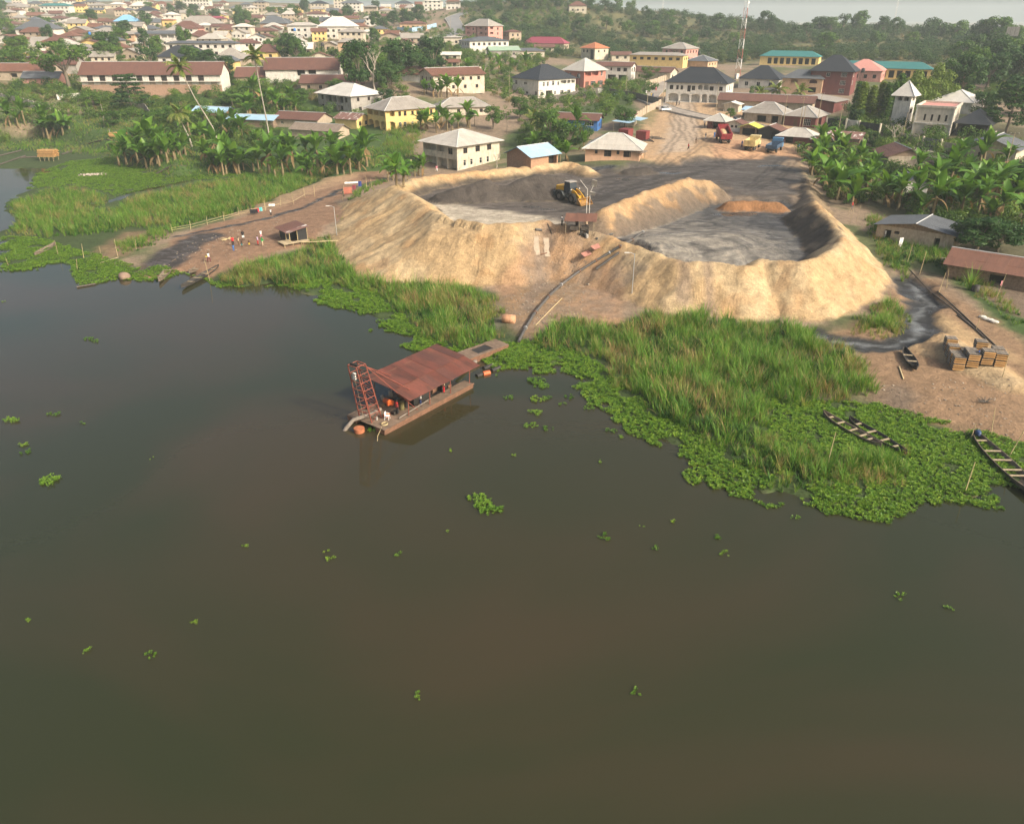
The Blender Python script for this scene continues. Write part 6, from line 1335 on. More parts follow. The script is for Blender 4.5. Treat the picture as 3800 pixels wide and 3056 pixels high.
# undergrowth between the houses and on the marsh edge
UG = [([(1930,470),(2040,400),(2240,365),(2440,400),(2340,450),(2250,480),(2180,560),(2000,600),(1930,560)], 3.5, .09), ([(560,460),(900,400),(1150,420),(1200,480),(1000,560),(700,560),(560,520)], 2.5, .16), ([(0,430),(190,420),(420,400),(560,440),(520,500),(200,470),(0,460)], 2.5, .12), ([(2960,600),(3150,520),(3800,620),(3800,880),(3600,880),(3300,760),(3100,760)], 3, .22), ([(1500,330),(1900,230),(2150,220),(2000,340),(1900,440),(1750,400),(1640,400),(1520,400)], 5, .10), ([(3050,470),(3400,380),(3800,330),(3800,460),(3600,420),(3500,440)], 6, .09), ([(1100,330),(1300,300),(1650,280),(1650,330),(1300,380),(1120,380)], 5, .06), ([(300,420),(560,400),(700,440),(600,470),(420,480)], 3, .14)]
PXs, PYs = [], []
for poly, z_, dens in UG:
    X, Y, d = in_poly(pxpoly(poly, z_), dens, 2); PXs.append(X); PYs.append(Y)
n = 9000; Y = rng.uniform(270, 900, n); X = rng.uniform(-.75, -.03, n) * Y; zq = hzv(X, Y); g_ = fbm(X / 16, Y / 16, 3, 95); k = g_ > .56; PXs.append(X[k]); PYs.append(Y[k])
X, Y = np.concatenate(PXs), np.concatenate(PYs); ok = np.ones(len(X), bool)
for hpnt, hw, lab_, rt, hW, hD, ha in HOUSES:
    dx, dy = X - hpnt.x, Y - hpnt.y; lx = dx * math.cos(ha) + dy * math.sin(ha); ly = -dx * math.sin(ha) + dy * math.cos(ha)
    ok &= ~((lx > -2.5) & (lx < hW + 2.5) & (ly > -2.5) & (ly < hD + 2.5))
X, Y = X[ok], Y[ok]
gn_scatter('undergrowth', 'bushes and weeds between the houses', np.stack([X, Y, hzv(X, Y) - .15], 1), rng.uniform(.3, .85, len(X)), rng.choice([0, 0, 1, 1, 2, 2, 5], len(X)), bush_src, .08)
# single trees along the crest of the hill
SK = [(1790,62,9),(1850,55,10),(1915,52,12),(1960,58,13),(2010,50,11),(2075,56,12),(2180,52,15),(2245,58,12),(2290,62,15),(2340,66,13),(2395,84,12),(2440,90,9),(2480,88,12),(2530,96,9),(2600,104,12),(2660,112,13),(2710,112,10),(2835,112,15),(2870,116,12),(3040,124,14),(3080,126,14),(3125,124,14),(3185,122,18),(3270,136,15),(3320,134,15),(3440,150,14),(3480,146,15),(3540,150,14),(3620,175,18),(3680,178,20),(3740,185,16)]
SK = [(u, v - 22, h) if u < 2100 else (u, v - 18, h) if u < 2350 else (u, v + 6, h * 1.15) for u, v, h in SK]
for (u, v, h), lab in zip(SK, rows_label(SK, 'hill tree, %s along the crest of the wooded hill')):
    kd = prng.choice(['dense', 'round', 'dense', 'feather']); tree(kd, u, v, h * prng.uniform(.8, 1.0), h * prng.uniform(.8, 1.1), lab, G_DARK if prng.random() < .6 else G_TREE, seed=prng.randrange(3), group='trees along the hill crest')
HT = [(2420,140,14),(2500,150,13),(2560,190,13),(2620,150,12),(2330,130,13),(2250,110,12),(2150,120,12),(2060,110,12),(1960,110,12),(1880,100,13),(1810,100,14),(2720,180,12),(2950,150,12),(2990,145,13),(3060,205,15),(3250,170,12),(3380,180,12),(3600,230,16),(3680,240,17),(3560,250,14),(3760,260,16),(1840,130,12),(2180,170,9),(2470,205,10)]
for (u, v, h), lab in zip(HT, rows_label(HT, 'hillside tree, %s standing out on the slope below the crest')):
    tree(prng.choice(['dense', 'round']), u, v, h * .85, h, lab, G_DARK if prng.random() < .5 else G_TREE, seed=prng.randrange(3), group='trees on the hillside')
# ---------------------------------------------------------------- roads and walls
def drape(pts, w, step=2.0, lift=.05):
    """left / right edges of a strip laid on the ground"""
    P = [Vector(p) for p in pts]; out = []
    S = []
    for i in range(len(P) - 1):
        n = max(2, int((P[i + 1] - P[i]).length / step))
        for k in range(n):
            t = k / n; p0 = P[max(i - 1, 0)]; p1 = P[i]; p2 = P[i + 1]; p3 = P[min(i + 2, len(P) - 1)]
            S.append(.5 * ((2 * p1) + (p2 - p0) * t + (2 * p0 - 5 * p1 + 4 * p2 - p3) * t * t + (3 * p1 - p0 - 3 * p2 + p3) * t ** 3))
    S.append(P[-1]); return S
def road(label, px, w, mat, kerb=True, lift=.06, nx=6):
    S = drape([gp(*q) for q in px], w); mb = MB(); rows = []
    for i, p in enumerate(S):
        d = (S[min(i + 1, len(S) - 1)] - S[max(i - 1, 0)]); d.z = 0; d.normalize(); s = Vector((d.y, -d.x, 0))
        zc = max(hz(*(p + s * w * f)[:2]) for f in (-.5, -.25, 0, .25, .5))
        rows.append([Vector((p.x + s.x * w * f, p.y + s.y * w * f, zc + lift)) for f in np.linspace(-.5, .5, nx)] + [s])
    vs = [q for r in rows for q in r[:nx]]
    mb.add(vs, [(i * nx + k, i * nx + k + 1, (i + 1) * nx + k + 1, (i + 1) * nx + k) for i in range(len(rows) - 1) for k in range(nx - 1)])
    o = mb.build('road', mat); o['kind'] = 'structure'; o['label'] = label
    if kerb:
        for e, sg in ((0, -1), (nx - 1, 1)):
            k = MB()
            for i in range(len(rows) - 1):
                a, b = rows[i][e], rows[i + 1][e]; sa, sb_ = rows[i][nx] * .3 * sg, rows[i + 1][nx] * .3 * sg; u_ = Vector((0, 0, .14)); dn = Vector((0, 0, -1.0))
                k.quad(a + u_, b + u_, b + sb_ + u_, a + sa + u_); k.quad(a, b, b + u_, a + u_); k.quad(a + sa + u_, b + sb_ + u_, b + sb_ + dn, a + sa + dn)
            k.build('kerb', CONC, o)
    return o
ASPH = M('worn_asphalt', (.30, .265, .225), .95, .3, .25, .4, dirtcol=(.36, .27, .18)); ASPH2 = M('grey_asphalt', (.20, .20, .20), .9, .15, .1)
road('worn street along the shops behind the truck yard', [(2230,352),(2330,354),(2410,374),(2475,402),(2560,424),(2680,448),(2800,468),(2930,496),(3050,510),(3180,522),(3350,550),(3500,592),(3650,650)], 6.2, ASPH)
road('side street climbing between the white houses', [(2405,368),(2436,335),(2478,306),(2520,288)], 6.0, ASPH)
road('winding grey road down from the skyline', [(1520,163),(1600,152),(1672,128),(1698,108),(1688,88),(1678,70),(1700,57),(1722,50)], 11, ASPH2)
def wall(label, px, h, mat, name='wall', seg=3.0, th=.16, cat='wall', jag=.0):
    P = [gp(*q) for q in px]; root = thing(name, label, cat, P[0]); root['kind'] = 'thing'
    for i in range(len(P) - 1):
        n = max(1, int((P[i + 1] - P[i]).length / seg))
        for k in range(n):
            a = P[i].lerp(P[i + 1], k / n); b = P[i].lerp(P[i + 1], (k + 1) / n); za, zb = hz(a.x, a.y), hz(b.x, b.y); z1 = max(za, zb) + h + random.uniform(-jag, jag)
            d = (b - a); d.z = 0; L = d.length; mt = Matrix.Translation(Vector((a.x, a.y, 0)) - Vector((P[0].x, P[0].y, P[0].z))) @ Matrix.Rotation(math.atan2(d.y, d.x), 4, 'Z')
            m_ = MB(); m_.box(.012, -th / 2, min(za, zb) - .8, L - .012, th / 2, z1, mt); m_.build('wall_panel', mat, root)
            m_ = MB(); m_.box(-.14, -th / 2 - .05, za - .8, .14, th / 2 + .05, z1 + .08, mt); m_.build('post', mat, root)
    return root
wall('dark weathered block wall at the back of the green lot', [(2038,380),(2140,362),(2240,348),(2340,366),(2450,392)], 2.4, CONC_D, jag=.05)
wall('tan panel wall along the dirt road side of the green lot', [(2352,448),(2400,420),(2452,394)], 2.2, W['tan'], jag=.1)
wall('tan panel wall before the long low brown roof at the fork', [(2395,322),(2440,310),(2490,292)], 2.2, W['tan'], jag=.05)
wall('grey compound wall left of the beige house gate', [(3340,528),(3405,542)], 2.4, W['block'])
wall('grey compound wall right of the beige house gate', [(3492,562),(3560,574),(3600,588)], 2.4, W['block'])
wall('long cream side wall of the beige house compound', [(3600,590),(3640,560),(3690,520)], 2.4, W['beige'])
wall('white gate wall of the church compound', [(3142,478),(3178,484)], 2.6, W['white']); wall('grey concrete wall below the orange earth plot', [(-60,352),(60,385),(130,404),(190,416)], 2.4, CONC, jag=.05)
wall('low broken grey wall below the school', [(215,372),(300,362)], 1.6, W['white']); wall('blue sheet-metal fence before the low orange building', [(1475,116),(1530,119),(1590,108),(1620,100)], 2.6, RF['sky'], name='fence', cat='fence')
wall('crumbling tan wall behind the tiered dark tree', [(470,402),(540,412),(560,440)], 2.4, W['grey']); wall('long pale wall behind the brown shed slope', [(1560,268),(1700,266),(1790,264)], 1.8, W['beige']); wall('beige boundary wall below the hill right of the pink house', [(2600,206),(2700,220),(2740,232)], 2.4, W['beige'])
def gate(label, u0, v0, u1, v1, h, mat):
    a, b = gp(u0, v0), gp(u1, v1); d = b - a; L = math.hypot(d.x, d.y); r = thing('gate', label, 'gate', a, math.atan2(d.y, d.x))
    for k in range(2):
        x0 = k * L / 2
        m_ = MB(); m_.box(x0 + .05, -.04, .05, x0 + L / 2 - .05, .04, h); m_.build('leaf', mat, r)
        for q in range(4): xx = x0 + (q + .5) * L / 8; m_ = MB(); m_.box(xx - .04, -.08, .1, xx + .04, -.041, h - .05); m_.build('bar', IRON, r)
    for xx in (-.25, L + .25): m_ = MB(); m_.box(xx - .2, -.25, -.6, xx + .2, .25, h + .3); m_.build('pillar', W['cream'], r)
gate('grey double gate of the beige house', 3422, 546, 3482, 560, 2.5, M('gate_grey', (.16, .16, .17), .6, .2)); gate('wide black gate of the church compound', 3186, 486, 3258, 500, 2.6, W['black']); gate('black arched compound gate beside the maroon shop', 3066, 478, 3132, 482, 3.0, W['black'])

# ---------------------------------------------------------------- poles, lamps, mast
def pole(label, u, v, h, r=.11, arms=1, mat=None, lean=0.0, name='utility_pole', cat='pole', group=None, p=None):
    p = gp(u, v) if p is None else p; o = thing(name, label, cat, p, random.uniform(-.5, .9), group); mb = MB(); mb.path([(0, 0, -.5), (lean * h, 0, h)], [r, r * .6], 6); mb.build('shaft', mat or WOODP, o)
    for k in range(arms):
        a = MB(); a.box(lean * h - .9, -.05, h - .35 - k * .6, lean * h + .9, .05, h - .25 - k * .6); a.build('cross_arm', WOODD, o)
        for q in (-.8, 0, .8):
            i_ = MB(); i_.path([(lean * h + q, 0, h - .25 - k * .6), (lean * h + q, 0, h - .05 - k * .6)], .04, 5); i_.build('insulator', FRAME_W, o)
    return o
UP = [(2322,352,9,'beside the leafy tree at the street bend'),(2458,398,11,'by the end of the tan panel wall'),(2398,432,8,'leaning over the dirt road wall'),(2655,425,10,'in front of the arcaded house'),(2905,470,9,'before the grey hipped shop roof'),(2966,480,9,'left of the white grille window'),(2976,482,7,'second of the pair by the grille window'),(3030,476,10,'right of the white grille window'),(3110,492,8,'before the black arched gate'),(3345,530,8,'beside the bare thorny tree'),(3720,660,10,'leaning at the right end of the street'),(1890,345,8,'in the slope left of the white black-roofed house'),(2004,400,6,'by the wall corner of the green lot'),(395,228,8,'behind the left end of the school roof'),(550,188,13,'white, beside the galleried building'),(905,196,12,'right of the long white building'),(838,170,9,'above the long white building'),(1554,150,8,'white, on the verge of the winding road'),(1186,212,9,'beside the rusty sheet yard'),(1740,112,9,'on the inner bend of the winding road'),(1672,110,12,'on the outer bend of the winding road'),(1600,124,8,'on the grass by the blue fence')]
for u, v, h, d in UP: pole('wooden utility pole ' + d, u, v, h, group='utility poles of the town')
# telecom mast
mp = gp(2738, 293); ms = thing('telecom_mast', 'tall red and white lattice telecom mast behind the arcaded house', 'mast', mp, .4)
MR, MW = M('mast_red', (.34, .11, .085), .7, .2), M('mast_white', (.75, .74, .72), .7, .1)
mh = 52.0; legs = [(math.cos(a) * 1.5, math.sin(a) * 1.5) for a in (0.3, 2.394, 4.489)]
for q in range(13):
    z0, z1 = q * 4.0, q * 4.0 + 4.0; f0, f1 = 1 - z0 / mh * .62, 1 - z1 / mh * .62; mt_ = MW if q % 2 else MR
    for i in range(3):
        a, b = legs[i], legs[(i + 1) % 3]
        MB().tube((a[0] * f0, a[1] * f0, z0), (a[0] * f1, a[1] * f1, z1), .075, .075, 5).build('mast_leg', mt_, ms)
        MB().tube((a[0] * f0, a[1] * f0, z0), (b[0] * f1, b[1] * f1, z1), .05, .05, 4).build('brace', mt_, ms)
        MB().tube((a[0] * f1, a[1] * f1, z1), (b[0] * f1, b[1] * f1, z1), .05, .05, 4).build('strut', mt_, ms)
for zz, az in ((30, .5), (33, 2.6), (36, 4.4), (40, 1.4)):
    MB().path([(math.cos(az) * 1.0, math.sin(az) * 1.0, zz), (math.cos(az) * 1.5, math.sin(az) * 1.5, zz)], [.2, .55], 10).build('dish', MW, ms)
MB().box(-1.6, -1.0, 0, -.2, .2, 2.2).build('equipment_box', FRAME_W, ms)
for (u, v, h), lab in zip([(3308, 132, 42), (2455, 92, 38)], ['slim distant mast behind the right hill crest', 'thin distant mast behind the middle hill crest']):
    p = upt(u, v, 760); p.z = hz(p.x, p.y); r = thing('distant_mast', lab, 'mast', p)
    for i in range(3): a = legs[i]; MB().tube((a[0] * .5, a[1] * .5, 0), (a[0] * .2, a[1] * .2, h), .12, .1, 4).build('mast_leg', MW, r)
p = gp(3735, 205); r = thing('billboard', 'large billboard standing in the trees on the right hill', 'billboard', p, -.5)
MB().box(-3.2, -.15, 10, 3.2, .15, 15).build('panel', W['grey'], r)
for x in (-2, 2): MB().tube((x, 0, -1), (x, 0, 10), .2, .2, 6).build('post', IRON, r)
for x in (-1.1, 1.1): q = MB(); q.box(x - .05, -.2, 10, x + .05, -.151, 15); q.build('seam', IRON, r)
ALU = M('galvanised', (.52, .53, .53), .45, .15, 3, metal=.4); PVF = M('solar_cell', (.02, .03, .08), .2, .1)
def lamp(label, base, h, rz, two=False):
    r = thing('solar_street_lamp', label, 'street lamp', base, rz); MB().tube((0, 0, -.4), (0, 0, h), .06, .05, 7).build('post', ALU, r)
    MB().path([(0, 0, h - .2), (.5, 0, h + .1), (1.0, 0, h + .1)], .035, 5).build('arm', ALU, r)
    l = MB(); l.box(.8, -.16, h + .06, 1.5, .16, h + .15); l.build('lamp_head', W['white'], r); return r
lamp('solar street lamp leaning on the front face of the sand bank', gp(2345, 1088), 6.0, math.pi); lamp('solar street lamp left of the sand bank above the reeds', gp(1250, 872), 5.4, math.pi)
bp = gp(2176, 792); r = thing('solar_lamp', 'pair of white posts with two solar panels beside the rusty shelter', 'street lamp', bp, 0)
for x, h in ((0, 4.6), (.55, 3.9)): MB().tube((x, 0, -.4), (x, 0, h), .07, .06, 7).build('post', W['white'], r)
MB().tube((0, 0, 4.6), (-1.4, .6, 6.2), .05, .04, 5).build('arm', W['white'], r); MB().tube((.55, 0, 3.9), (1.2, .3, 5.4), .05, .04, 5).build('arm', W['white'], r)
for c, w_, h_ in (((1.3, .3, 5.6), .5, .9), ((.95, -.2, 3.8), .55, .45)):
    f_ = MB(); mt_ = Matrix.Translation(c) @ Matrix.Rotation(-.9, 4, 'X') @ Matrix.Rotation(.3, 4, 'Y'); f_.box(-w_, -h_, -.03, w_, h_, .03, mt_); so = f_.build('panel_frame', W['white'], r)
    f_ = MB(); f_.box(-w_ + .08, -h_ + .08, .031, w_ - .08, h_ - .08, .045, mt_); f_.build('solar_panel', PVF, so)

# ---------------------------------------------------------------- suction dredger
DK = M('deck_plate', (.19, .135, .095), .85, .4, 1.5, .5, bmp=.15); RR = roofmat('dredger_roof', (.098, .042, .029), (.195, .060, .040), .6, .6, .2, .3, .22)
dn = up(1427, 1598, .55); ang = R(53); ca, sa = math.cos(ang), math.sin(ang)
dr = thing('dredger', 'rusty suction dredger with red tin roof and lattice derrick moored by the reeds', 'dredger', (dn.x, dn.y, 0), ang)
LH, WH = 14.2, 5.6
for y0 in (0, WH - 1.35):                                              # two pontoons
    h_ = MB(); xs_ = [0, .5, 2, LH - 2, LH - .6, LH]; zb = [.05, -.35, -.5, -.5, -.35, .05]
    h_.loft([[(x, y0, .55), (x, y0 + .06, zb[i]), (x, y0 + 1.29, zb[i]), (x, y0 + 1.35, .55)] for i, x in enumerate(xs_)], False); h_.build('pontoon', RUST, dr)
    rl = MB(); rl.box(-.05, y0 - .06, .45, LH + .05, y0, .60); rl.build('rubbing_rail', RUST, dr)
for k in range(9):                                                     # deck plates between and over the pontoons
    x0 = k * .62; q = MB(); q.box(x0, 0, .56, x0 + .60, WH, .60 + random.uniform(0, .015)); q.build('deck_plate', DK, dr)
for k in range(14): q = MB(); q.box(5.6 + k * .6, 0, .56, 6.18 + k * .6, 1.35, .60); q.build('deck_plate', DK, dr)
for k in range(14): q = MB(); q.box(5.6 + k * .6, WH - 1.35, .56, 6.18 + k * .6, WH, .60); q.build('deck_plate', DK, dr)
q = MB(); q.box(5.6, 1.36, .1, 13.9, WH - 1.36, .16); q.build('well_floor', IRON, dr)
rz0, rz1 = 2.75, 3.55                                                  # roof posts and sheets
for x in (3.9, 7.2, 10.6, 13.9):
    for y, zt in ((.35, rz0), (WH - .3, rz1)): MB().tube((x, y, .6), (x + random.uniform(-.1, .1), y, zt), .055, .055, 6).build('roof_post', STEEL_R if y < 1 else RUST, dr)
for y, z_ in ((.35, rz0), (2.4, 3.2), (WH - .3, rz1)): MB().tube((3.5, y, z_ - .04), (15.0, y, z_ - .04), .05, .05, 5).build('roof_beam', RUST, dr)
rn = 9; RR2 = roofmat('dredger_roof_old', (.075, .034, .027), (.12, .045, .032), .6, .7, .2, .4, .25)
for k in range(rn):
    x0, x1 = 3.5 + k * 11.5 / rn, 3.5 + (k + 1) * 11.5 / rn + .04
    for (ya, za, yb, zb_) in ((-.35, 2.62, 2.05, 3.20), (1.95, 3.24, WH + .7, 3.62)):
        j = random.uniform(0, .03); s_ = MB(); a_, b_, c_, d_ = (x0, ya, za + j), (x1, ya, za + j), (x1, yb, zb_ + j), (x0, yb, zb_ + j)
        L_ = math.hypot(yb - ya, zb_ - za); s_.quad(a_, b_, c_, d_, uv=[(x0, 0), (x1, 0), (x1, L_), (x0, L_)])
        lo = [(p_[0], p_[1], p_[2] - .03) for p_ in (a_, b_, c_, d_)]; s_.quad(lo[3], lo[2], lo[1], lo[0]); s_.quad(lo[0], lo[1], b_, a_); s_.quad(lo[2], lo[3], d_, c_); s_.quad(lo[1], lo[2], c_, b_); s_.quad(lo[3], lo[0], a_, d_)
        s_.build('roof_sheet', random.choice([RR, RR, RR2]), dr)
# derrick at the bow
tb = [(.35, 2.2), (.35, 4.0), (1.75, 4.0), (1.75, 2.2)]; tt_ = [(-.55, 2.75), (-.55, 3.95), (.7, 3.95), (.7, 2.75)]; th_ = 7.0
lp = lambda i, f: Vector((lerp(tb[i][0], tt_[i][0], f), lerp(tb[i][1], tt_[i][1], f), .6 + (th_ - .6) * f))
for i in range(4): MB().tube(lp(i, 0), lp(i, 1), .075, .065, 6).build('derrick_leg', STEEL_R, dr)
for lev in range(7):
    f = (lev + 1) / 7
    for i in range(4):
        MB().tube(lp(i, f), lp((i + 1) % 4, f), .045, .045, 5).build('derrick_rung', STEEL_R, dr)
        if lev < 6 and i != 3 or lev < 1: MB().tube(lp(i, f), lp((i + 1) % 4, f - 1 / 7), .032, .032, 4).build('derrick_brace', STEEL_R, dr)
for i, e in ((2, (5.6, 4.4, 3.5)), (3, (5.0, 1.0, 3.0)), (3, (5.4, .5, .6))): MB().tube(lp(i, .95), e, .045, .045, 5).build('back_stay', STEEL_R, dr)
MB().path([(-.2, 2.8, 7.05), (-.2, 3.9, 7.05)], .14, 8).build('sheave', IRON, dr)
MB().box(-.45, 3.2, 5.5, -.25, 3.5, 6.2).build('hook_block', FRAME_W, dr)
MB().path([(-.35, 3.35, 5.5), (.1, 3.1, 1.0)], .025, 4).build('hoist_rope', WOODP, dr)
# suction pipe, pump, engine, winch
PIPE = M('pipe_hose', (.23, .195, .16), .8, .35, 1.5, .4)
MB().path([(2.6, 3.2, 1.0), (1.2, 3.1, 1.0), (.2, 3.2, 1.1), (-.7, 3.8, .9), (-1.5, 4.1, .2), (-2.0, 4.3, -.6)], .22, 9).build('suction_pipe', PIPE, dr)
MB().path([(-1.0, 2.7, -.3), (-1.0, 2.7, .45)], [.55, .55], 12).build('float_drum', M('drum_rust', (.42, .15, .07), .7, .3, 2, .3), dr)
q = MB(); q.box(6.4, 2.0, .2, 9.2, 3.3, 1.5).box(6.7, 2.2, 1.5, 8.8, 3.1, 1.9); q.build('engine', IRON, dr)
MB().path([(9.4, 2.6, .9), (10.2, 2.6, .9)], [.7, .7], 12).build('pump', RUST, dr)
MB().path([(9.8, 2.6, 1.3), (10.6, 2.6, 1.9), (12.2, 2.7, 1.9), (13.6, 3.0, 1.3), (15.2, 3.4, .55), (17.5, 3.9, .35), (19.5, 4.0, .45)], .24, 9).build('discharge_pipe', PIPE, dr)
MB().path([(6.0, 2.6, 1.9), (6.0, 2.6, 2.6)], .08, 6).build('exhaust', IRON, dr)
MB().path([(4.2, 3.0, 1.1), (4.2, 4.2, 1.1)], .3, 10).build('winch_drum', M('winch_orange', (.50, .12, .04), .6, .3, 2, .3), dr)
for x in (4.5, 5.2): q = MB(); q.path([(x, 1.9, .6), (x, 1.9, 1.5)], [.28, .28], 10); q.build('fuel_drum', IRON if x > 5 else M('drum_olive', (.16, .14, .06), .7, .3, 2), dr)
for (x, y, w_, d_, h_) in ((10.9, 1.9, 1.2, .8, .9), (12.2, 3.4, .9, .7, .6), (5.2, 3.4, .7, .6, .8), (11.8, 1.7, .5, .4, .5)): q = MB(); q.box(x, y, .16, x + w_, y + d_, .16 + h_); q.build('tool_box', random.choice([IRON, RUST, W['grey']]), dr)
for k in range(26):      # gear lying about the deck
    x, y = random.choice([(random.uniform(.6, 5.4), random.uniform(.5, 5.2)), (random.uniform(5.6, 13.6), random.uniform(1.5, 4.2)), (random.uniform(5.6, 13), random.uniform(4.4, 5.4))]); s_ = random.uniform(.12, .38); q = MB()
    if k % 3 == 0: q.path([(x, y, .62), (x, y, .62 + s_ * 2)], [s_ * .7, s_ * .6], 8); q.build('canister', random.choice([IRON, RUST, W['grey'], DK]), dr)
    elif k % 3 == 1: q.box(x - s_, y - s_ * .6, .61, x + s_, y + s_ * .6, .61 + s_); q.build('gear_box', random.choice([IRON, RUST, DK]), dr)
    else: a0 = random.uniform(0, 3.1); q.tube((x, y, .68), (x + 1.3 * math.cos(a0), y + 1.0 * math.sin(a0), .72), .05, .05, 6); q.build('loose_bar', random.choice([IRON, RUST, BAMB]), dr)
MB().tube((2.6, .5, .75), (7.6, .6, 1.05), .07, .07, 6).build('spare_pipe', PIPE, dr)
for k in range(3): MB().path([(.9 + .12 * math.cos(t) * 3, .9 + .1 * math.sin(t) * 3, .64 + k * .05) for t in np.linspace(0, 6.2, 12)], .035, 4).build('rope_coil', BAMB, dr)
MB().path([(.3, .7, .65), (-.9, .1, .3), (-1.5, -.4, -.2)], .03, 4).build('mooring_rope', BAMB, dr)
def dpos(x, y, z): return (dn.x + x * ca - y * sa, dn.y + x * sa + y * ca, z)
# plastic chair on deck
ch = thing('plastic_chair', 'white plastic chair on the open foredeck of the dredger', 'chair', dpos(1.9, 1.5, .62), ang + .5); PL = M('white_plastic', (.80, .80, .78), .4, .05)
MB().box(-.22, -.22, .40, .22, .22, .44).build('seat', PL, ch); MB().box(-.22, .19, .45, .22, .23, .85).build('backrest', PL, ch)
for x in (-.2, .2):
    MB().box(x - .03, -.2, .62, x + .03, .2, .65).build('armrest', PL, ch)
    for y in (-.2, .2): MB().tube((x * 1.1, y * 1.1, 0), (x, y, .40), .03, .025, 5).build('leg', PL, ch)
jk = MB(); jk.box(-.3, -.12, 0, .3, .12, .5).ball((0, 0, .5), .22, .14, .12); tag(jk.build('life_jacket', M('orange_cloth', (.75, .14, .03), .8, .15), None, dpos(3.4, 2.6, 1.35), (0, 0, ang)), 'orange life jacket hanging under the dredger roof edge', 'life jacket')
jk = MB(); jk.box(-.25, -.2, 0, .3, .25, .3).ball((0, 0, .3), .25, .2, .14); tag(jk.build('cloth_bundle', M('orange_cloth', (.75, .14, .03), .8, .15), None, dpos(2.3, 2.0, .62), (0, 0, ang)), 'orange cloth bundle behind the white plastic chair', 'bundle')
# floating pontoon behind, hose floats, orange drum
bp_ = up(1712, 1352, .5); b2 = up(1880, 1290, .5); a2 = math.atan2(b2.y - bp_.y, b2.x - bp_.x); L2 = (b2 - bp_).length
bb = thing('barge', 'brown open steel float barge behind the dredger', 'barge', (bp_.x, bp_.y, 0), a2); w2 = 2.6
q = MB(); rings = []
for x, zb_ in ((-.3, .5), (.6, -.2), (L2 - .6, -.2), (L2 + .4, .5)): rings.append([(x, 0, .8), (x, .08, zb_), (x, w2 - .08, zb_), (x, w2, .8)])
q.loft(rings, False, True); q.f = [f for f in q.f]; q.build('hull', RUST, bb)
for (x0, x1, y0, y1) in ((-.3, L2 * .42, 0, w2), (L2 * .75, L2 + .4, 0, w2), (L2 * .42, L2 * .75, 0, .45), (L2 * .42, L2 * .75, w2 - .45, w2)): q = MB(); q.box(x0 + .005, y0 + .005, .805, x1 - .005, y1 - .005, .87); q.build('deck_plate', DK, bb)
q = MB(); q.box(L2 * .42, .45, .806, L2 * .75, w2 - .45, .812); q.build('hold', IRON, bb)
op = up(1805, 1382, .2); q = MB(); q.path([(-.45, 0, 0), (.45, 0, 0)], .3, 14); q.path([(-.12, 0, 0), (.12, 0, 0)], .31, 14); tag(q.build('oil_drum', M('orange_drum', (.62, .14, .05), .5, .2, 2, .2), None, (op.x, op.y, .12), (0, 0, .5)), 'bright orange drum floating beside the hose', 'drum')
for i, (u, v) in enumerate([(1840, 1368), (1785, 1388), (1810, 1360)]):
    p = up(u, v, .1); q = MB(); q.path([(-.7, 0, 0), (.7, 0, 0)], .28, 10); tag(q.build('hose_float', IRON, None, (p.x, p.y, .05), (0, 0, a2)), ['dark hose float farthest from the dredger', 'dark hose float beside the orange drum', 'middle dark hose float under the hose'][i], 'float', 'floats under the dredger hose')

# ---------------------------------------------------------------- pipeline and gear on the sand bank
PL_ = [(1925,1275),(1950,1225),(1985,1168),(2035,1108),(2082,1064),(2150,1013),(2212,974),(2262,945),(2300,922),(2345,898),(2385,868)]
pts = [gp(*q) + Vector((0, 0, .35)) for q in PL_]; r = thing('discharge_pipeline', 'long dark discharge pipeline climbing the sand bank from the river', 'pipeline', pts[0]); o = pts[0]
for i in range(len(pts) - 1):
    MB().path([pts[i] - o, pts[i].lerp(pts[i + 1], .5) - o, pts[i + 1] - o], .20, 9).build('pipe_section', M('pipe_dark', (.10, .095, .088), .55, .3, 2, .3), r)
    d = (pts[i + 1] - pts[i]).normalized(); MB().tube(pts[i + 1] - o - d * .08, pts[i + 1] - o + d * .08, .28, .28, 10).build('flange', RUST if i % 3 else ALU, r)
def lying(label, u0, v0, u1, v1, rad, mat, name, cat, lift=None, n=8, group=None):
    a, b = gp(u0, v0), gp(u1, v1); a.z += lift if lift is not None else rad; b.z += lift if lift is not None else rad
    q = MB(); m_ = a.lerp(b, .5); m_.z = max(m_.z, hz(m_.x, m_.y) + rad); q.path([Vector((0, 0, 0)), m_ - a, b - a], rad, n); return tag(q.build(name, mat, None, a), label, cat, group)
PD = M('pipe_dark', (.10, .095, .088), .55, .3, 2, .3)
lying('spare pipe lying just below the pipeline on the sand', 2212, 1002, 2296, 942, .2, PD, 'pipe', 'pipe'); lying('short pipe lying by the rusty shelter', 2214, 890, 2272, 872, .2, PD, 'pipe', 'pipe'); lying('short pipe end on the sand left of the shelter', 1988, 856, 2010, 858, .2, PD, 'pipe', 'pipe')
lying('long yellow bamboo pole lying beside the pipeline foot', 1988, 1208, 2085, 1108, .06, BAMB, 'bamboo_pole', 'pole', n=5); lying('dark pole leaning on the sand left of the shelter', 2022, 815, 2048, 870, .07, WOODD, 'pole', 'pole', n=5); lying('rusty bar lying across the grey slab', 2004, 946, 2030, 941, .1, RUST, 'bar', 'bar')
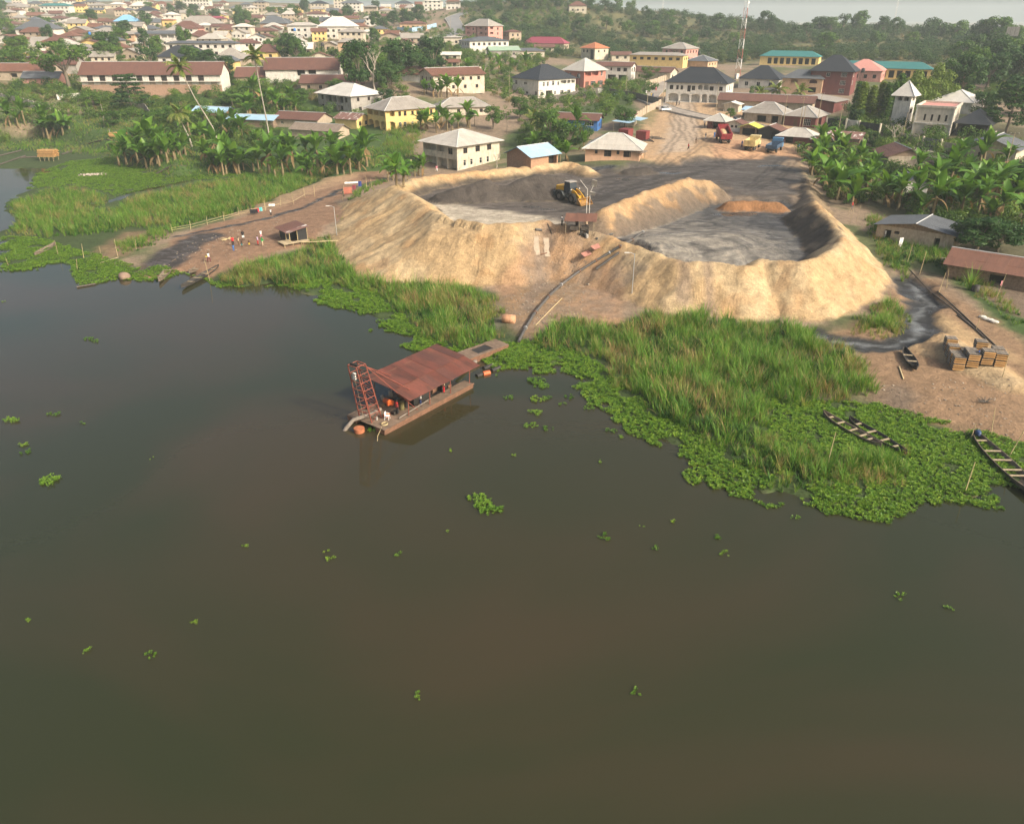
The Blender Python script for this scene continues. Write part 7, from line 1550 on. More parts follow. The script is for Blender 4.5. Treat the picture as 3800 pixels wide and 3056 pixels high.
for (u, v, l, lab) in ((2218, 920, 1.6, 'upper reddish steel sheet lying on the sand slope'), (2184, 945, 1.8, 'lower reddish steel sheet lying on the sand slope')):
    p = gp(u, v); q = MB(); q.box(-l, -.45, .0, l, .45, .06, Matrix.Rotation(.5, 4, 'X')); tag(q.build('steel_sheet', M('sheet_red', (.36, .17, .13), .8, .35, 2, .4), None, p + Vector((0, 0, .3)), (0, 0, .9)), lab, 'sheet')
for (u, v, lab) in ((1988, 920, 'left grey concrete slab strip on the sand face'), (2026, 925, 'right grey concrete slab strip on the sand face')):
    a, b = gp(u, v - 40), gp(u + 6, v + 28); d = (b - a); q = MB(); s_ = Vector((.45, 0, 0)); n_ = Vector((0, 0, .12)); q.add([p_ + k for p_ in (Vector(), d) for k in (-s_, s_, s_ + n_, -s_ + n_)], [(0, 1, 2, 3), (4, 7, 6, 5), (0, 4, 5, 1), (1, 5, 6, 2), (2, 6, 7, 3), (3, 7, 4, 0)]); tag(q.build('concrete_slab', W['tan'], None, a), lab, 'slab')
tp = gp(1888, 1196); q = MB(); q.path([(-.9, 0, 0), (-.86, 0, 0), (.86, 0, 0), (.9, 0, 0)], [.5, .62, .62, .5], 16); q.path([(-.3, 0, 0), (-.2, 0, 0)], .645, 16); q.path([(.3, 0, 0), (.4, 0, 0)], .645, 16); tag(q.build('steel_tank', M('tank_rust', (.55, .30, .17), .7, .25, 2, .35), None, tp + Vector((0, 0, .5)), (0, 0, -.25)), 'rusty orange steel tank lying at the foot of the sand bank', 'tank')
# shelter with rusty sheets
sp = gp(2150, 850); r = thing('shelter', 'open shelter with rusty flat sheet roof on the rim of the sand bank', 'shelter', sp, -.10); r.scale = (.85,) * 3
for x, y, h in ((-2.6, -1.2, 2.0), (2.6, -1.4, 1.9), (-2.3, 1.7, 2.6), (2.9, 1.6, 2.5), (0, -1.4, 1.9)): MB().tube((x, y, -.6), (x, y, h), .05, .045, 5).build('post', WOODP, r)
for k in range(3):
    x0, x1 = -2.9 + k * 2.0, -2.9 + (k + 1) * 2.0 + .05; q = MB(); j = k * .02
    a_, b_, c_, d_ = (x0, -1.6, 1.85 + j), (x1, -1.7, 1.82 + j), (x1 + .2, 1.9, 2.55 + j), (x0 + .25, 1.9, 2.6 + j); q.quad(a_, b_, c_, d_, uv=[(x0, 0), (x1, 0), (x1, 3.6), (x0, 3.6)]); lo = [(p_[0], p_[1], p_[2] - .04) for p_ in (a_, b_, c_, d_)]; q.quad(lo[3], lo[2], lo[1], lo[0]); q.quad(lo[0], lo[1], b_, a_); q.quad(lo[1], lo[2], c_, b_); q.quad(lo[2], lo[3], d_, c_); q.quad(lo[3], lo[0], a_, d_); q.build('roof_sheet', RF['rust'], r)
q = MB(); q.box(-1.8, -.9, 0, -.2, .3, .75); q.build('bench', WOODD, r); q = MB(); q.box(.4, -.8, 0, 1.8, .2, .7); q.build('table', WOODD, r)
for i, (u, v, lab) in enumerate([(2158, 872, 'left black jerrycan on the sand before the shelter'), (2170, 878, 'middle black jerrycan on the sand before the shelter'), (2180, 868, 'right black jerrycan on the sand before the shelter'), (2176, 882, 'front grey jerrycan of the group before the shelter')]):
    p = gp(u, v); q = MB(); q.loft([[(x * s, y * s, z) for x, y in ((-.3, -.2), (.3, -.2), (.3, .2), (-.3, .2))] for z, s in ((0, .95), (.08, 1), (.5, 1), (.6, .7))], False); q.path([(0, 0, .6), (0, 0, .68)], .07, 6); tag(q.build('jerrycan', IRON if i < 3 else W['grey'], None, p, (0, 0, i * .7)), lab, 'jerrycan', 'jerrycans before the shelter')

# ---------------------------------------------------------------- vehicles
TYRE = M('tyre', (.022, .021, .02), .9, .2, 3); RIM = M('rim', (.14, .12, .10), .6, .3, 3); GL = M('vehicle_glass', (.03, .04, .05), .1, .2)
def wheel_me(rad, w):
    t = MB(); t.path([(0, -w / 2, 0), (0, -w / 2 + .06, 0), (0, w / 2 - .06, 0), (0, w / 2, 0)], [rad * .86, rad, rad, rad * .86], 18); c = MB(); c.path([(0, -w / 2 - .015, 0), (0, w / 2 + .015, 0)], rad * .5, 12); return t.mesh('wheel', TYRE), c.mesh('rim', RIM)
def put_wheels(root, wm, spots):
    for s in spots: w_ = obj('wheel', wm[0], root, s); obj('rim', wm[1], w_)
# wheel loader, bucket towards +X
CY = M('loader_yellow', (.56, .31, .03), .5, .2, 2, .3); DGR = M('loader_grey', (.075, .085, .085), .6, .2, 2, .4)
lp_ = gp(2120, 748); ld = thing('wheel_loader', 'yellow wheel loader with raised bucket arms in the left pit', 'wheel loader', lp_, R(-52)); ld.scale = (1.2,) * 3
put_wheels(ld, wheel_me(.82, .6), [(1.35, -1.05, .82), (1.35, 1.05, .82), (-1.75, -1.05, .82), (-1.75, 1.05, .82)])
q = MB(); q.loft([[(x, y, z) for y, z in ((-.75, .8), (-.75, 1.55), (.75, 1.55), (.75, .8))] for x in (-3.3, -.2)], False); q.box(-3.5, -1.1, .75, -3.05, 1.1, 1.5); q.build('rear_frame', DGR, ld)
for s in (-1, 1): q = MB(); q.loft([[(x, s * (.62), 1.55 + e), (x, s * 1.35, 1.55 + e), (x, s * 1.35, 1.62 + e), (x, s * .62, 1.62 + e)] for x, e in ((-2.9, -.35), (-2.5, .15), (-1.1, .15), (-.6, -.5))], False); q.build('fender', DGR, ld)
q = MB(); q.loft([[(x, -w_, 1.5), (x, -w_, z - .12), (x, -w_ + .15, z), (x, w_ - .15, z), (x, w_, z - .12), (x, w_, 1.5)] for x, w_, z in ((-3.3, .72, 2.25), (-3.1, .8, 2.45), (-1.2, .8, 2.55))], False); q.build('engine_hood', CY, ld)
q = MB(); q.loft([[(x * k + ox, y * k2, z) for x, y in ((-.75, -.78), (.75, -.78), (.75, .78), (-.75, .78))] for z, k, k2, ox in ((1.5, 1, 1, -.35), (2.35, 1.05, 1, -.33), (3.25, .82, .9, -.4))], False); cb = q.build('cab', GL, ld)
q = MB(); q.box(-1.1, -.82, 3.26, .4, .82, 3.38); q.build('cab_roof', W['grey'], cb)
for x, y in ((-1.12, -.76), (-1.12, .76), (.44, -.76), (.44, .76)): MB().tube((x, y, 1.5), (x * .85 - .06, y * .92, 3.28), .05, .05, 5).build('cab_pillar', DGR, cb)
q = MB(); q.box(.0, -.5, .7, 2.1, .5, 1.3); q.build('front_frame', CY, ld)
for s in (-1, 1):
    q = MB(); q.loft([[(x, s * .42, z - h_), (x, s * .42, z + h_), (x, s * .56, z + h_), (x, s * .56, z - h_)] for x, z, h_ in ((.55, 1.95, .3), (1.4, 1.75, .28), (2.3, 1.2, .2), (2.9, .65, .15))], False); q.build('boom_arm', CY, ld)
    MB().tube((.5, s * .3, 1.2), (1.9, s * .3, 1.5), .08, .06, 6).build('lift_cylinder', ALU, ld); MB().ball((.9, s * .95, 2.2), .12).build('headlight', FRAME_W, ld)
q = MB(); q.loft([[(x, -1.35, z), (x, 1.35, z), (x2, 1.35, z2), (x2, -1.35, z2)] for x, z, x2, z2 in ((2.85, .1, 2.85, .16), (4.0, .08, 4.0, .14))], False)
q.loft([[(2.85, -1.35, .1), (2.85, 1.35, .1), (2.93, 1.35, .12), (2.93, -1.35, .12)], [(2.75, -1.35, .7), (2.75, 1.35, .7), (2.83, 1.35, .7), (2.83, -1.35, .7)], [(3.05, -1.35, 1.15), (3.05, 1.35, 1.15), (3.12, 1.35, 1.1), (3.12, -1.35, 1.1)]], False)
for s in (-1.35, 1.29): q.add([(2.85, s, .1), (4.0, s, .1), (3.1, s, 1.12), (2.77, s, .7), (2.85, s + .06, .1), (4.0, s + .06, .1), (3.1, s + .06, 1.12), (2.77, s + .06, .7)], [(0, 1, 2, 3), (7, 6, 5, 4), (0, 4, 5, 1), (1, 5, 6, 2), (2, 6, 7, 3)])
q.build('bucket', M('bucket_steel', (.34, .19, .06), .6, .4, 2, .4), ld)
def truck(label, u, v, rz, bedcol, cabcol, kind='tip', tip=0.0):
    p = gp(u, v); r = thing('dump_truck', label, 'truck', p, rz); r.scale = (1.15,) * 3; bm = M('bed_' + bedcol[0], bedcol[1], .7, .3, 2, .45); cm = M('cab_' + cabcol[0], cabcol[1], .5, .15, 2, .2)
    ax = [2.9, -1.2, -2.5] if kind == 'tip' else [2.6, -1.9]; rad = .52
    put_wheels(r, wheel_me(rad, .42), [(x, s * (.95 if x > 0 else .92), rad) for x in ax for s in (-1, 1)])
    q = MB(); q.box(-3.4, -.45, .62, 3.6, .45, .92); q.build('chassis', IRON, r)
    q = MB(); q.loft([[(x, -1.2, z0), (x, 1.2, z0), (x, 1.15, z1), (x, -1.15, z1)] for x, z0, z1 in ((2.05, .8, 2.8), (3.4, .8, 2.8), (3.75, .8, 2.0), (3.8, .6, 1.0))], False); cb = q.build('cab', cm, r)
    q = MB(); q.quad((3.44, -1.02, 2.7), (3.44, 1.02, 2.7), (3.78, 1.02, 2.02), (3.78, -1.02, 2.02)); q.build('windscreen', GL, cb)
    for s in (-1, 1): q = MB(); q.box(2.4, s * 1.19 - .02, 1.75, 3.3, s * 1.19 + .02, 2.5); q.build('side_window', GL, cb); q = MB(); q.box(3.79, s * .8 - .15, .85, 3.83, s * .8 + .15, 1.1); q.build('headlight', FRAME_W, r)
    bh = 1.25 if kind == 'tip' else .75
    q = MB(); mt_ = Matrix.Translation((-3.5, 0, 1.0)) @ Matrix.Rotation(-tip, 4, 'Y') @ Matrix.Translation((3.5, 0, -1.0)); t_ = .07
    q.box(-3.5, -1.22, 1.0, 1.9, 1.22, 1.1, mt_); be = q.build('bed_floor', bm, r)
    for s in (-1, 1):
        q = MB(); q.box(-3.5, s * 1.22 - t_, 1.1, 1.9, s * 1.22 + t_, 1.1 + bh, mt_); sd_ = q.build('bed_side', bm, r)
        for x in np.arange(-3.2, 1.8, .9): q = MB(); q.box(x - .06, s * 1.30 - .04, 1.05, x + .06, s * 1.30 + .04, 1.1 + bh - .02, mt_); q.build('rib', bm, sd_)
    q = MB(); q.box(1.9, -1.29, 1.1, 1.98, 1.29, 1.35 + bh, mt_); q.build('bed_front', bm, r)
    q = MB(); q.box(-3.6, -1.28, 1.06, -3.51, 1.28, 1.1 + bh, mt_); tg = q.build('tailgate', bm, r)
    for y in (-.85, 0, .85): q = MB(); q.box(-3.66, y - .05, 1.06, -3.605, y + .05, 1.05 + bh, mt_); q.build('rib', bm, tg)
    for z_ in (.45, .8): q = MB(); q.box(-3.665, -1.25, 1.1 + z_ * bh, -3.61, 1.25, 1.16 + z_ * bh, mt_); q.build('rib', bm, tg)
    if kind == 'tip':
        q = MB(); q.loft([[(-3.3, -1.1, 1.2), (-3.3, 1.1, 1.2), (-3.3, .3, 1.45), (-3.3, -.3, 1.45)], [(0, -1.1, 1.2), (0, 1.1, 1.2), (0, .3, 1.75), (0, -.3, 1.75)], [(1.8, -1.1, 1.2), (1.8, 1.1, 1.2), (1.8, .3, 1.5), (1.8, -.3, 1.5)]]); q.v = [tuple(mt_ @ Vector(w_)) for w_ in q.v]; q.build('sand_load', M('sand_load', (.55, .40, .22), .95, .2), r)
    q = MB(); q.box(-3.55, -1.15, .55, -3.45, 1.15, .7); q.build('bumper', IRON, r)
    if tip: MB().tube((.5, 0, .9), mt_ @ Vector((.9, 0, 1.0)), .09, .09, 6).build('hoist_ram', ALU, r)
    return r
truck('red dump truck with its bed tipped up in the yard', 2682, 526, R(88), ('red', (.33, .045, .055)), ('maroon', (.22, .03, .03)), tip=R(14))
truck('pale yellow dump truck parked between red and blue trucks', 2790, 553, R(62), ('cream', (.66, .52, .24)), ('cream2', (.66, .55, .28)))
truck('blue flatbed truck with low slatted sides right of the yellow truck', 2872, 562, R(60), ('blue', (.07, .12, .19)), ('blue2', (.08, .20, .36)), 'flat')
def car(label, u, v, rz, col, name='car', pick=False):
    p = gp(u, v); p.z += .08; r = thing(name, label, 'car', p, rz); cm = M('car_' + col[0], col[1], .3, .08)
    put_wheels(r, wheel_me(.32, .2), [(x, s * .72, .32) for x in (-1.3, 1.3) for s in (-1, 1)])
    q = MB(); q.loft([[(x, -w_, .3), (x, -w_, z), (x, w_, z), (x, w_, .3)] for x, w_, z in ((-2.15, .7, .75), (-2.05, .82, .88), (1.2, .84, .92), (2.0, .78, .78), (2.15, .68, .62))], False); q.build('body', cm, r)
    q = MB(); x0, x1 = (-.3, 1.0) if pick else (-1.5, 1.1); q.loft([[(x0, -.74, .9), (x1, -.74, .9), (x1, .74, .9), (x0, .74, .9)], [(x0 + .3, -.6, 1.42), (x1 - .55, -.6, 1.42), (x1 - .55, .6, 1.42), (x0 + .3, .6, 1.42)]], False); g_ = q.build('cabin', GL, r)
    q = MB(); q.box(x0 + .32, -.6, 1.425, x1 - .57, .6, 1.46); q.build('roof', cm, g_)
    for s in (-1, 1): q = MB(); q.box(2.1, s * .5 - .15, .55, 2.17, s * .5 + .15, .7); q.build('headlight', FRAME_W, r)
car('white car parked at the end of the tan panel wall', 2468, 412, R(30), ('white', (.75, .75, .73))); car('light blue car parked beside the dark block wall', 2294, 358, R(10), ('sky', (.35, .50, .62))); car('dark pickup beside the grey pyramid kiosk', 2722, 452, R(-30), ('black', (.03, .03, .035)), 'car', True)
# cargo boxes and small yard things
for (u, v, w_, d_, h_, m_, lab, nm) in [(2330, 512, 4.2, 3.0, 2.2, M('container_red', (.20, .04, .04), .7, .3, 2, .4), 'left red container behind the peach bungalow', 'container'), (2396, 522, 3.2, 3.0, 2.4, M('container_red', (.20, .04, .04), .7, .3, 2, .4), 'right red container behind the peach bungalow', 'container')]:
    p = gp(u, v); r = thing(nm, lab, 'container', p, R(62)); q = MB(); q.box(0, 0, .05, w_, d_, h_); q.build('body', m_, r)
    for k in range(7): q = MB(); q.box(-.05, .2 + k * (d_ - .4) / 6 - .06, .1, -.001, .2 + k * (d_ - .4) / 6 + .06, h_ - .1); q.build('rib', m_, r)
for (u, v, W_, D_, lab) in [(2372, 478, 7, 5, 'long light blue awning behind the red containers'), (2330, 488, 6, 5, 'light blue canopy left above the red containers')]:
    p = gp(u, v); r = thing('canopy', lab, 'canopy', p, R(62))
    for x, y in ((.2, .2), (W_ - .2, .2), (.2, D_ - .2), (W_ - .2, D_ - .2)): MB().tube((x, y, -.4), (x, y, 2.4), .06, .06, 5).build('post', WOODP, r)
    roof(r, W_, D_, 2.4, 'shed', .35, .2, RF['sky'])
prg = random.Random(2)
LOGU = [2398, 2403, 2409, 2414, 2420, 2426, 2431, 2437, 2442]; LOGL = rows_label([(u,) for u in LOGU], 'dark log, %s in the heap before the right red container')
for i in range(9):
    p = gp(LOGU[i], 518 + prg.uniform(-8, 8)); q = MB(); a_ = prg.uniform(0, 3.1); L_ = prg.uniform(1.2, 2.4); q.tube((-L_ * math.cos(a_), -L_ * math.sin(a_), .15), (L_ * math.cos(a_), L_ * math.sin(a_), .15 + prg.uniform(0, .5)), .12, .12, 6); tag(q.build('log', WOODD, None, p), LOGL[i], 'log', 'logs heaped by the red container')
p = gp(2962, 548); q = MB(); q.path([(0, 0, 0), (0, 0, .05), (0, 0, .85), (0, 0, .9)], [.27, .30, .30, .27], 12); q.path([(0, 0, .28), (0, 0, .32)], .31, 12); q.path([(0, 0, .58), (0, 0, .62)], .31, 12); tag(q.build('drum', M('blue_plastic', (.02, .13, .50), .4, .1), None, p), 'blue plastic drum at the edge of the yard', 'drum')
pk = gp(2380, 605); r = thing('porch', 'open porch with old sheet roof at the right end of the peach bungalow', 'porch', pk, R(66))
for x, y in ((.2, .2), (3.6, .2), (.2, 3.2), (3.6, 3.2)): MB().tube((x, y, -.4), (x, y, 2.3), .07, .07, 6).build('post', WOODP, r)
roof(r, 3.8, 3.4, 2.3, 'shed', .4, .3, RF['thatch'])
ban = gp(2205, 352); r = thing('banner', 'white banner hung on the low wall before the red and white house', 'banner', ban, R(8)); q = MB(); q.box(0, -.02, .5, 3.6, .02, 2.3); q.build('cloth', W['white'], r); MB().tube((0, 0, -.3), (0, 0, 2.4), .05, .05, 5).build('post', WOODP, r); MB().tube((3.6, 0, -.3), (3.6, 0, 2.4), .05, .05, 5).build('post', WOODP, r)
# ---------------------------------------------------------------- hut and fences on the left landing
hp_ = gp(1078, 905); r = thing('hut', 'small black sheet-walled hut with brown lean-to roof on the landing', 'hut', hp_, R(38)); BLK = roofmat('black_sheet', (.022, .024, .026), (.05, .045, .04), .4, .6, .25, .5)
wl_, dl_, hl_ = 3.4, 4.6, 2.5
for (a_, b_, h0, h1, n_) in (((0, dl_ * .38), (0, dl_), 2.2, 2.2, 4), ((0, dl_), (wl_, dl_), 2.2, 2.7, 4), ((wl_, dl_), (wl_, 0), 2.7, 2.7, 5), ((1.5, 0), (wl_, 0), 2.4, 2.7, 2), ((0, dl_ * .38), (wl_, dl_ * .38), 2.2, 2.6, 4)):
    for k in range(n_):
        p0 = Vector((*a_, 0)).lerp(Vector((*b_, 0)), k / n_); p1 = Vector((*a_, 0)).lerp(Vector((*b_, 0)), (k + 1) / n_); z0, z1 = lerp(h0, h1, k / n_), lerp(h0, h1, (k + 1) / n_)
        n_v = (p1 - p0).cross(Vector((0, 0, 1))).normalized() * .02; q = MB(); zb = Vector((0, 0, .35)); vs = [p0 + zb, p1 + zb, p1 + Vector((0, 0, z1)), p0 + Vector((0, 0, z0))]
        q.quad(*[v_ + n_v for v_ in vs], uv=[(0, 0), (1, 0), (1, 2), (0, 2)]); q.quad(*[v_ - n_v for v_ in vs[::-1]], uv=[(0, 0), (1, 0), (1, 2), (0, 2)]); q.build('wall_sheet', BLK, r)
for x, y, h in ((0, 0, 2.15), (wl_, 0, 2.65), (0, dl_ * .38, 2.2), (1.5, 0, 2.35), (0, dl_, 2.2), (wl_, dl_, 2.7)): MB().tube((x, y, -.4), (x, y, h), .06, .06, 6).build('post', BAMB, r)
for k in range(4):
    y0, y1 = -.5 + k * 1.45, -.5 + (k + 1) * 1.45 + .04; q = MB(); a_, b_, c_, d_ = (-.7, y0, 2.10), (wl_ + .4, y0, 2.78), (wl_ + .4, y1, 2.80), (-.7, y1, 2.12)
    q.quad(a_, b_, c_, d_, uv=[(y0, 0), (y0, 4.5), (y1, 4.5), (y1, 0)]); lo = [(p_[0], p_[1], p_[2] - .03) for p_ in (a_, b_, c_, d_)]; q.quad(lo[3], lo[2], lo[1], lo[0]); q.quad(lo[0], lo[1], b_, a_); q.quad(lo[1], lo[2], c_, b_); q.quad(lo[2], lo[3], d_, c_); q.quad(lo[3], lo[0], a_, d_); q.build('roof_sheet', RF['brown' if k else 'patch'], r)
for k in range(12): x0 = -1.7 + k * .42; q = MB(); q.box(x0, -1.3, .34, x0 + .38, 1.75 if x0 < 0 else 0, .40); q.build('platform_plank', M('plank_pale', (.50, .40, .25), .9, .3, 3, rnd=.12), r)
for x, y in ((-1.6, -1.2), (0, -1.2), (1.6, -1.2), (3.2, -1.2), (-1.6, 1.6)): MB().tube((x, y, -.5), (x, y, .36), .05, .05, 5).build('platform_leg', BAMB, r)
p = gp(1120, 908); r = thing('bench', 'long low bamboo bench right of the black hut', 'bench', p, R(6))
for k in range(4): MB().tube((0, k * .14, .42), (6.5, k * .14 + .25, .46), .045, .04, 5).build('rail', BAMB, r)
for x in (.3, 2.2, 4.2, 6.2): MB().tube((x, .2, -.2), (x, .2, .40), .04, .04, 5).build('leg', BAMB, r)
def fence(label, posts, h, rails=(.5, .95), mat=BAMB, rr=.035, pr=.05):
    P = [gp(*q) for q in posts]; r = thing('fence', label, 'fence', P[0]); o = P[0]
    for p in P: l_ = random.uniform(-.12, .12); MB().tube(p - o + Vector((0, 0, -.4)), p - o + Vector((l_, 0, h * random.uniform(.85, 1.1))), pr, pr * .7, 5).build('post', mat, r)
    for z_ in rails:
        for i in range(len(P) - 1): MB().tube(P[i] - o + Vector((0, 0, z_ + random.uniform(-.1, .1))), P[i + 1] - o + Vector((0, 0, z_ + random.uniform(-.1, .1))), rr, rr * .8, 5).build('rail', mat, r)
    return r
fence('bamboo rail fence along the landing path', [(640,865),(708,852),(770,835),(832,820),(888,802),(935,795),(985,782)], 2.0)
fence('bamboo rail fence farther up the landing path', [(985,780),(1042,764),(1090,757),(1132,732),(1168,730)], 2.4, (.6,))
for (u, v, h, lab) in [(215,945,2.6,'slanting mooring pole in the left weed'),(310,958,2.6,'dark-topped mooring pole in the left weed'),(375,944,1.5,'short pole beside the mud at left'),(436,950,3.0,'thick leaning mooring pole at left'),(505,930,2.0,'thin pole in the grass left of the mud'),(32,985,1.4,'short pole at the left edge of the weed'),(285,1000,1.8,'pole at the weed edge by the left water'),(780,1045,3.6,'tall mooring pole beside the landing canoes'),(1270,745,3.4,'pole with the washing line, left one'),(1362,708,3.2,'leaning pole of the washing line, right one'),(1380,700,2.2,'thin pole behind the washing line'),(3068,1730,3.6,'leaning pole in the right reeds'),(3582,1822,3.0,'leaning pole in the right weed near the water'),(3742,1690,4.0,'leaning pole right of the motor canoe'),(3680,1612,3.0,'thin pole at the bank behind the motor canoe'),(3600,1630,1.8,'short stake at the bow of the motor canoe'),(3482,1090,3.2,'straight pole beside the right creek path'),(3514,1070,3.0,'slanting pole right beside the creek path'),(3412,1018,3.6,'crooked pole above the creek'),(3366,975,3.2,'slanting pole in the grass by the grey hut'),(3690,1120,4.2,'slanting pole with pink rag before the log hut'),(3620,1225,3.0,'thin pole by the path above the crates'),(3720,1400,3.2,'thin stick right of the crates'),(3080,1015,.1,'')]:
    if lab: pole(lab, u, v, h, .05, 0, BAMB, random.uniform(-.2, .25), 'mooring_pole', 'pole')
STK = [(3146,800),(3160,812),(3178,825),(3190,838),(3200,850),(3155,830)]
for (u, v), lab in zip(STK, rows_label(STK, 'leaning support pole, %s beside the rim left of the block hut')): pole(lab, u, v, random.uniform(2.6, 3.6), .05, 0, WOODP, random.uniform(-.1, .3), 'support_pole', 'pole', 'poles propped beside the rim')
# washing on the fences
def cloth(label, u, v, h, w, l, col, rz=.3):
    p = gp(u, v); q = MB(); n = 5
    for k in range(n):
        x0, x1 = -w / 2 + w * k / n, -w / 2 + w * (k + 1) / n; y0, y1 = .06 * math.sin(k * 1.7), .06 * math.sin((k + 1) * 1.7); q.quad((x0, y0, h - l), (x1, y1, h - l - .03), (x1, y1 * .3, h), (x0, y0 * .3, h)); q.quad((x0, y0 + .02, h), (x1, y1 + .02, h), (x1, y1 + .02, h - l), (x0, y0 + .02, h - l))
    tag(q.build('washing', M('cloth_%s' % col[0], col[1], .9, .2, 2), None, p, (0, 0, rz)), label, 'washing', 'washing hung along the path')
for a in [('black cloth hung on the path fence', 944, 798, 1.2, 1.6, .8, ('black', (.02, .02, .025))), ('red cloth hung beside the black one', 958, 795, 1.2, .6, .7, ('red', (.55, .05, .07))), ('turquoise cloth hung on the path fence', 970, 791, 1.25, .6, .8, ('teal', (.12, .50, .52))), ('pale cloth lying over the upper fence rail', 1010, 772, .9, 1.3, .5, ('pale', (.70, .74, .72))), ('large rust-red blanket on the washing line', 1292, 722, 1.7, 2.0, 1.5, ('rust', (.42, .15, .10))), ('maroon cloth on the washing line', 1316, 714, 1.7, .8, 1.1, ('wine', (.22, .05, .07))), ('dark blue cloth on the washing line', 1337, 700, 1.7, .8, 1.2, ('navy', (.03, .05, .20))), ('white cloth lying on the grass above the path', 1305, 682, .5, 3.4, .4, ('pale', (.70, .74, .72))), ('small dark cloth on the washing line pole', 1275, 735, 1.5, .4, 1.2, ('black', (.02, .02, .025))), ('white sheet propped before the grey block hut', 3340, 915, 1.6, .8, 1.6, ('white', (.78, .76, .74))), ('pink rag hung on the pole before the log hut', 3702, 1105, 2.6, .4, .7, ('pink', (.65, .30, .32))), ('blue and orange cloth laid over the front crates', 3606, 1345, 1.45, 1.6, .5, ('blue', (.06, .13, .42))), ('white sack on the right crate', 3712, 1345, 1.5, .7, .5, ('white', (.78, .76, .74)))]: cloth(*a)
# ---------------------------------------------------------------- canoes
CAN = M('canoe_wood', (.17, .135, .10), .9, .4, 2.5, .4, rnd=.15); CAN2 = M('canoe_black', (.05, .046, .042), .8, .4, 2.5, .3)
def canoe(label, u0, v0, u1, v1, w, mat, z=None, thw=4, dep=.5, motor=False):
    a, b = gp(u0, v0), gp(u1, v1); a.z = b.z = (max(a.z, b.z) if z is None else z); d = b - a; L = math.hypot(d.x, d.y); r = thing('canoe', label, 'canoe', a, math.atan2(d.y, d.x)); n = 14; q = MB(); R1, R2 = [], []
    for i in range(n + 1):
        t = i / n; s = (math.sin(math.pi * t) ** .55) * w / 2 + .03; sh = .28 * (2 * t - 1) ** 4; x = t * L
        R1.append([(x, -s, dep + sh), (x, -s * .72, .1 + sh * .6), (x, 0, 0 + sh * .8), (x, s * .72, .1 + sh * .6), (x, s, dep + sh)]); s2 = max(s - .07, .01); R2.append([(x, s2, dep + sh), (x, s2 * .7, .16 + sh * .7), (x, 0, .07 + sh * .8), (x, -s2 * .7, .16 + sh * .7), (x, -s2, dep + sh)])
    q.loft([p1 + p2 for p1, p2 in zip(R1, R2)], False); q.build('hull', mat, r)
    for k in range(thw):
        t = (k + 1) / (thw + 1) + random.uniform(-.04, .04); s = (math.sin(math.pi * t) ** .55) * w / 2; m_ = MB(); m_.box(t * L - .12, -s - .02, dep - .08, t * L + .12, s + .02, dep - .03); m_.build('thwart', WOODP, r)
    if motor:
        m_ = MB(); m_.loft([[(x, -s, z0), (x, s, z0), (x, s, z1), (x, -s, z1)] for x, s, z0, z1 in ((.55, .12, .75, 1.0), (.7, .2, .65, 1.15), (1.1, .2, .65, 1.1), (1.25, .12, .75, .95))]); m_.build('outboard_motor', M('motor_blue', (.04, .07, .16), .4, .2), r)
    return r
canoe('weathered canoe nosed into the weed below the walking man', 590, 1052, 652, 962, 1.3, CAN, .05, 5); canoe('long dark canoe at the landing with a white bundle', 674, 1075, 812, 985, 1.5, CAN2, .05, 4); canoe('sunken grey canoe between the two landing canoes', 702, 1018, 764, 970, 1.2, CAN, .0, 2); canoe('old canoe lying in the left weed', 130, 950, 206, 910, 1.3, CAN, .1, 2)
canoe('small black canoe lying on the dirt below the creek', 3352, 1306, 3398, 1382, 1.3, CAN2, None, 2); canoe('left of two long canoes lying side by side in the weed', 3052, 1542, 3268, 1664, 1.2, CAN, .12, 5); canoe('right of two long canoes lying side by side in the weed', 3148, 1562, 3362, 1690, 1.3, CAN2, .12, 4); canoe('long motor canoe with blue outboard at the right edge', 3606, 1612, 3860, 1870, 1.9, CAN, .05, 6, .6, True)
lying('plank lying on the dirt beside the small black canoe', 3336, 1362, 3352, 1408, .08, BAMB, 'plank', 'plank', n=4); lying('dark log floating before the left weed', 285, 1068, 355, 1056, .14, WOODD, 'log', 'log'); lying('dead branch on the left mud bank', 372, 978, 440, 956, .08, WOODP, 'branch', 'branch', n=5)
bk = up(462, 1034, 0); q = MB(); q.ball((0, 0, .35), .95, .8, .75, 12, 8); q.v = [(x * (1 + .12 * math.sin(3 * y + z)), y * (1 + .1 * math.cos(2 * x)), z) for x, y, z in q.v]; tag(q.build('boulder', M('boulder', (.27, .19, .14), .95, .3, 1.5, .3, bmp=.3), None, bk), 'brown boulder in the water at the left weed edge', 'boulder')
wr = gp(845, 890); r = thing('wood_frame', 'small heap of crooked sticks on the landing', 'sticks', wr, .2)
for k in range(7): a_ = random.uniform(0, 3.1); MB().tube((-1.2 * math.cos(a_), -.9 * math.sin(a_), .1), (1.2 * math.cos(a_), .9 * math.sin(a_), .3), .05, .04, 5).build('stick', BAMB, r)
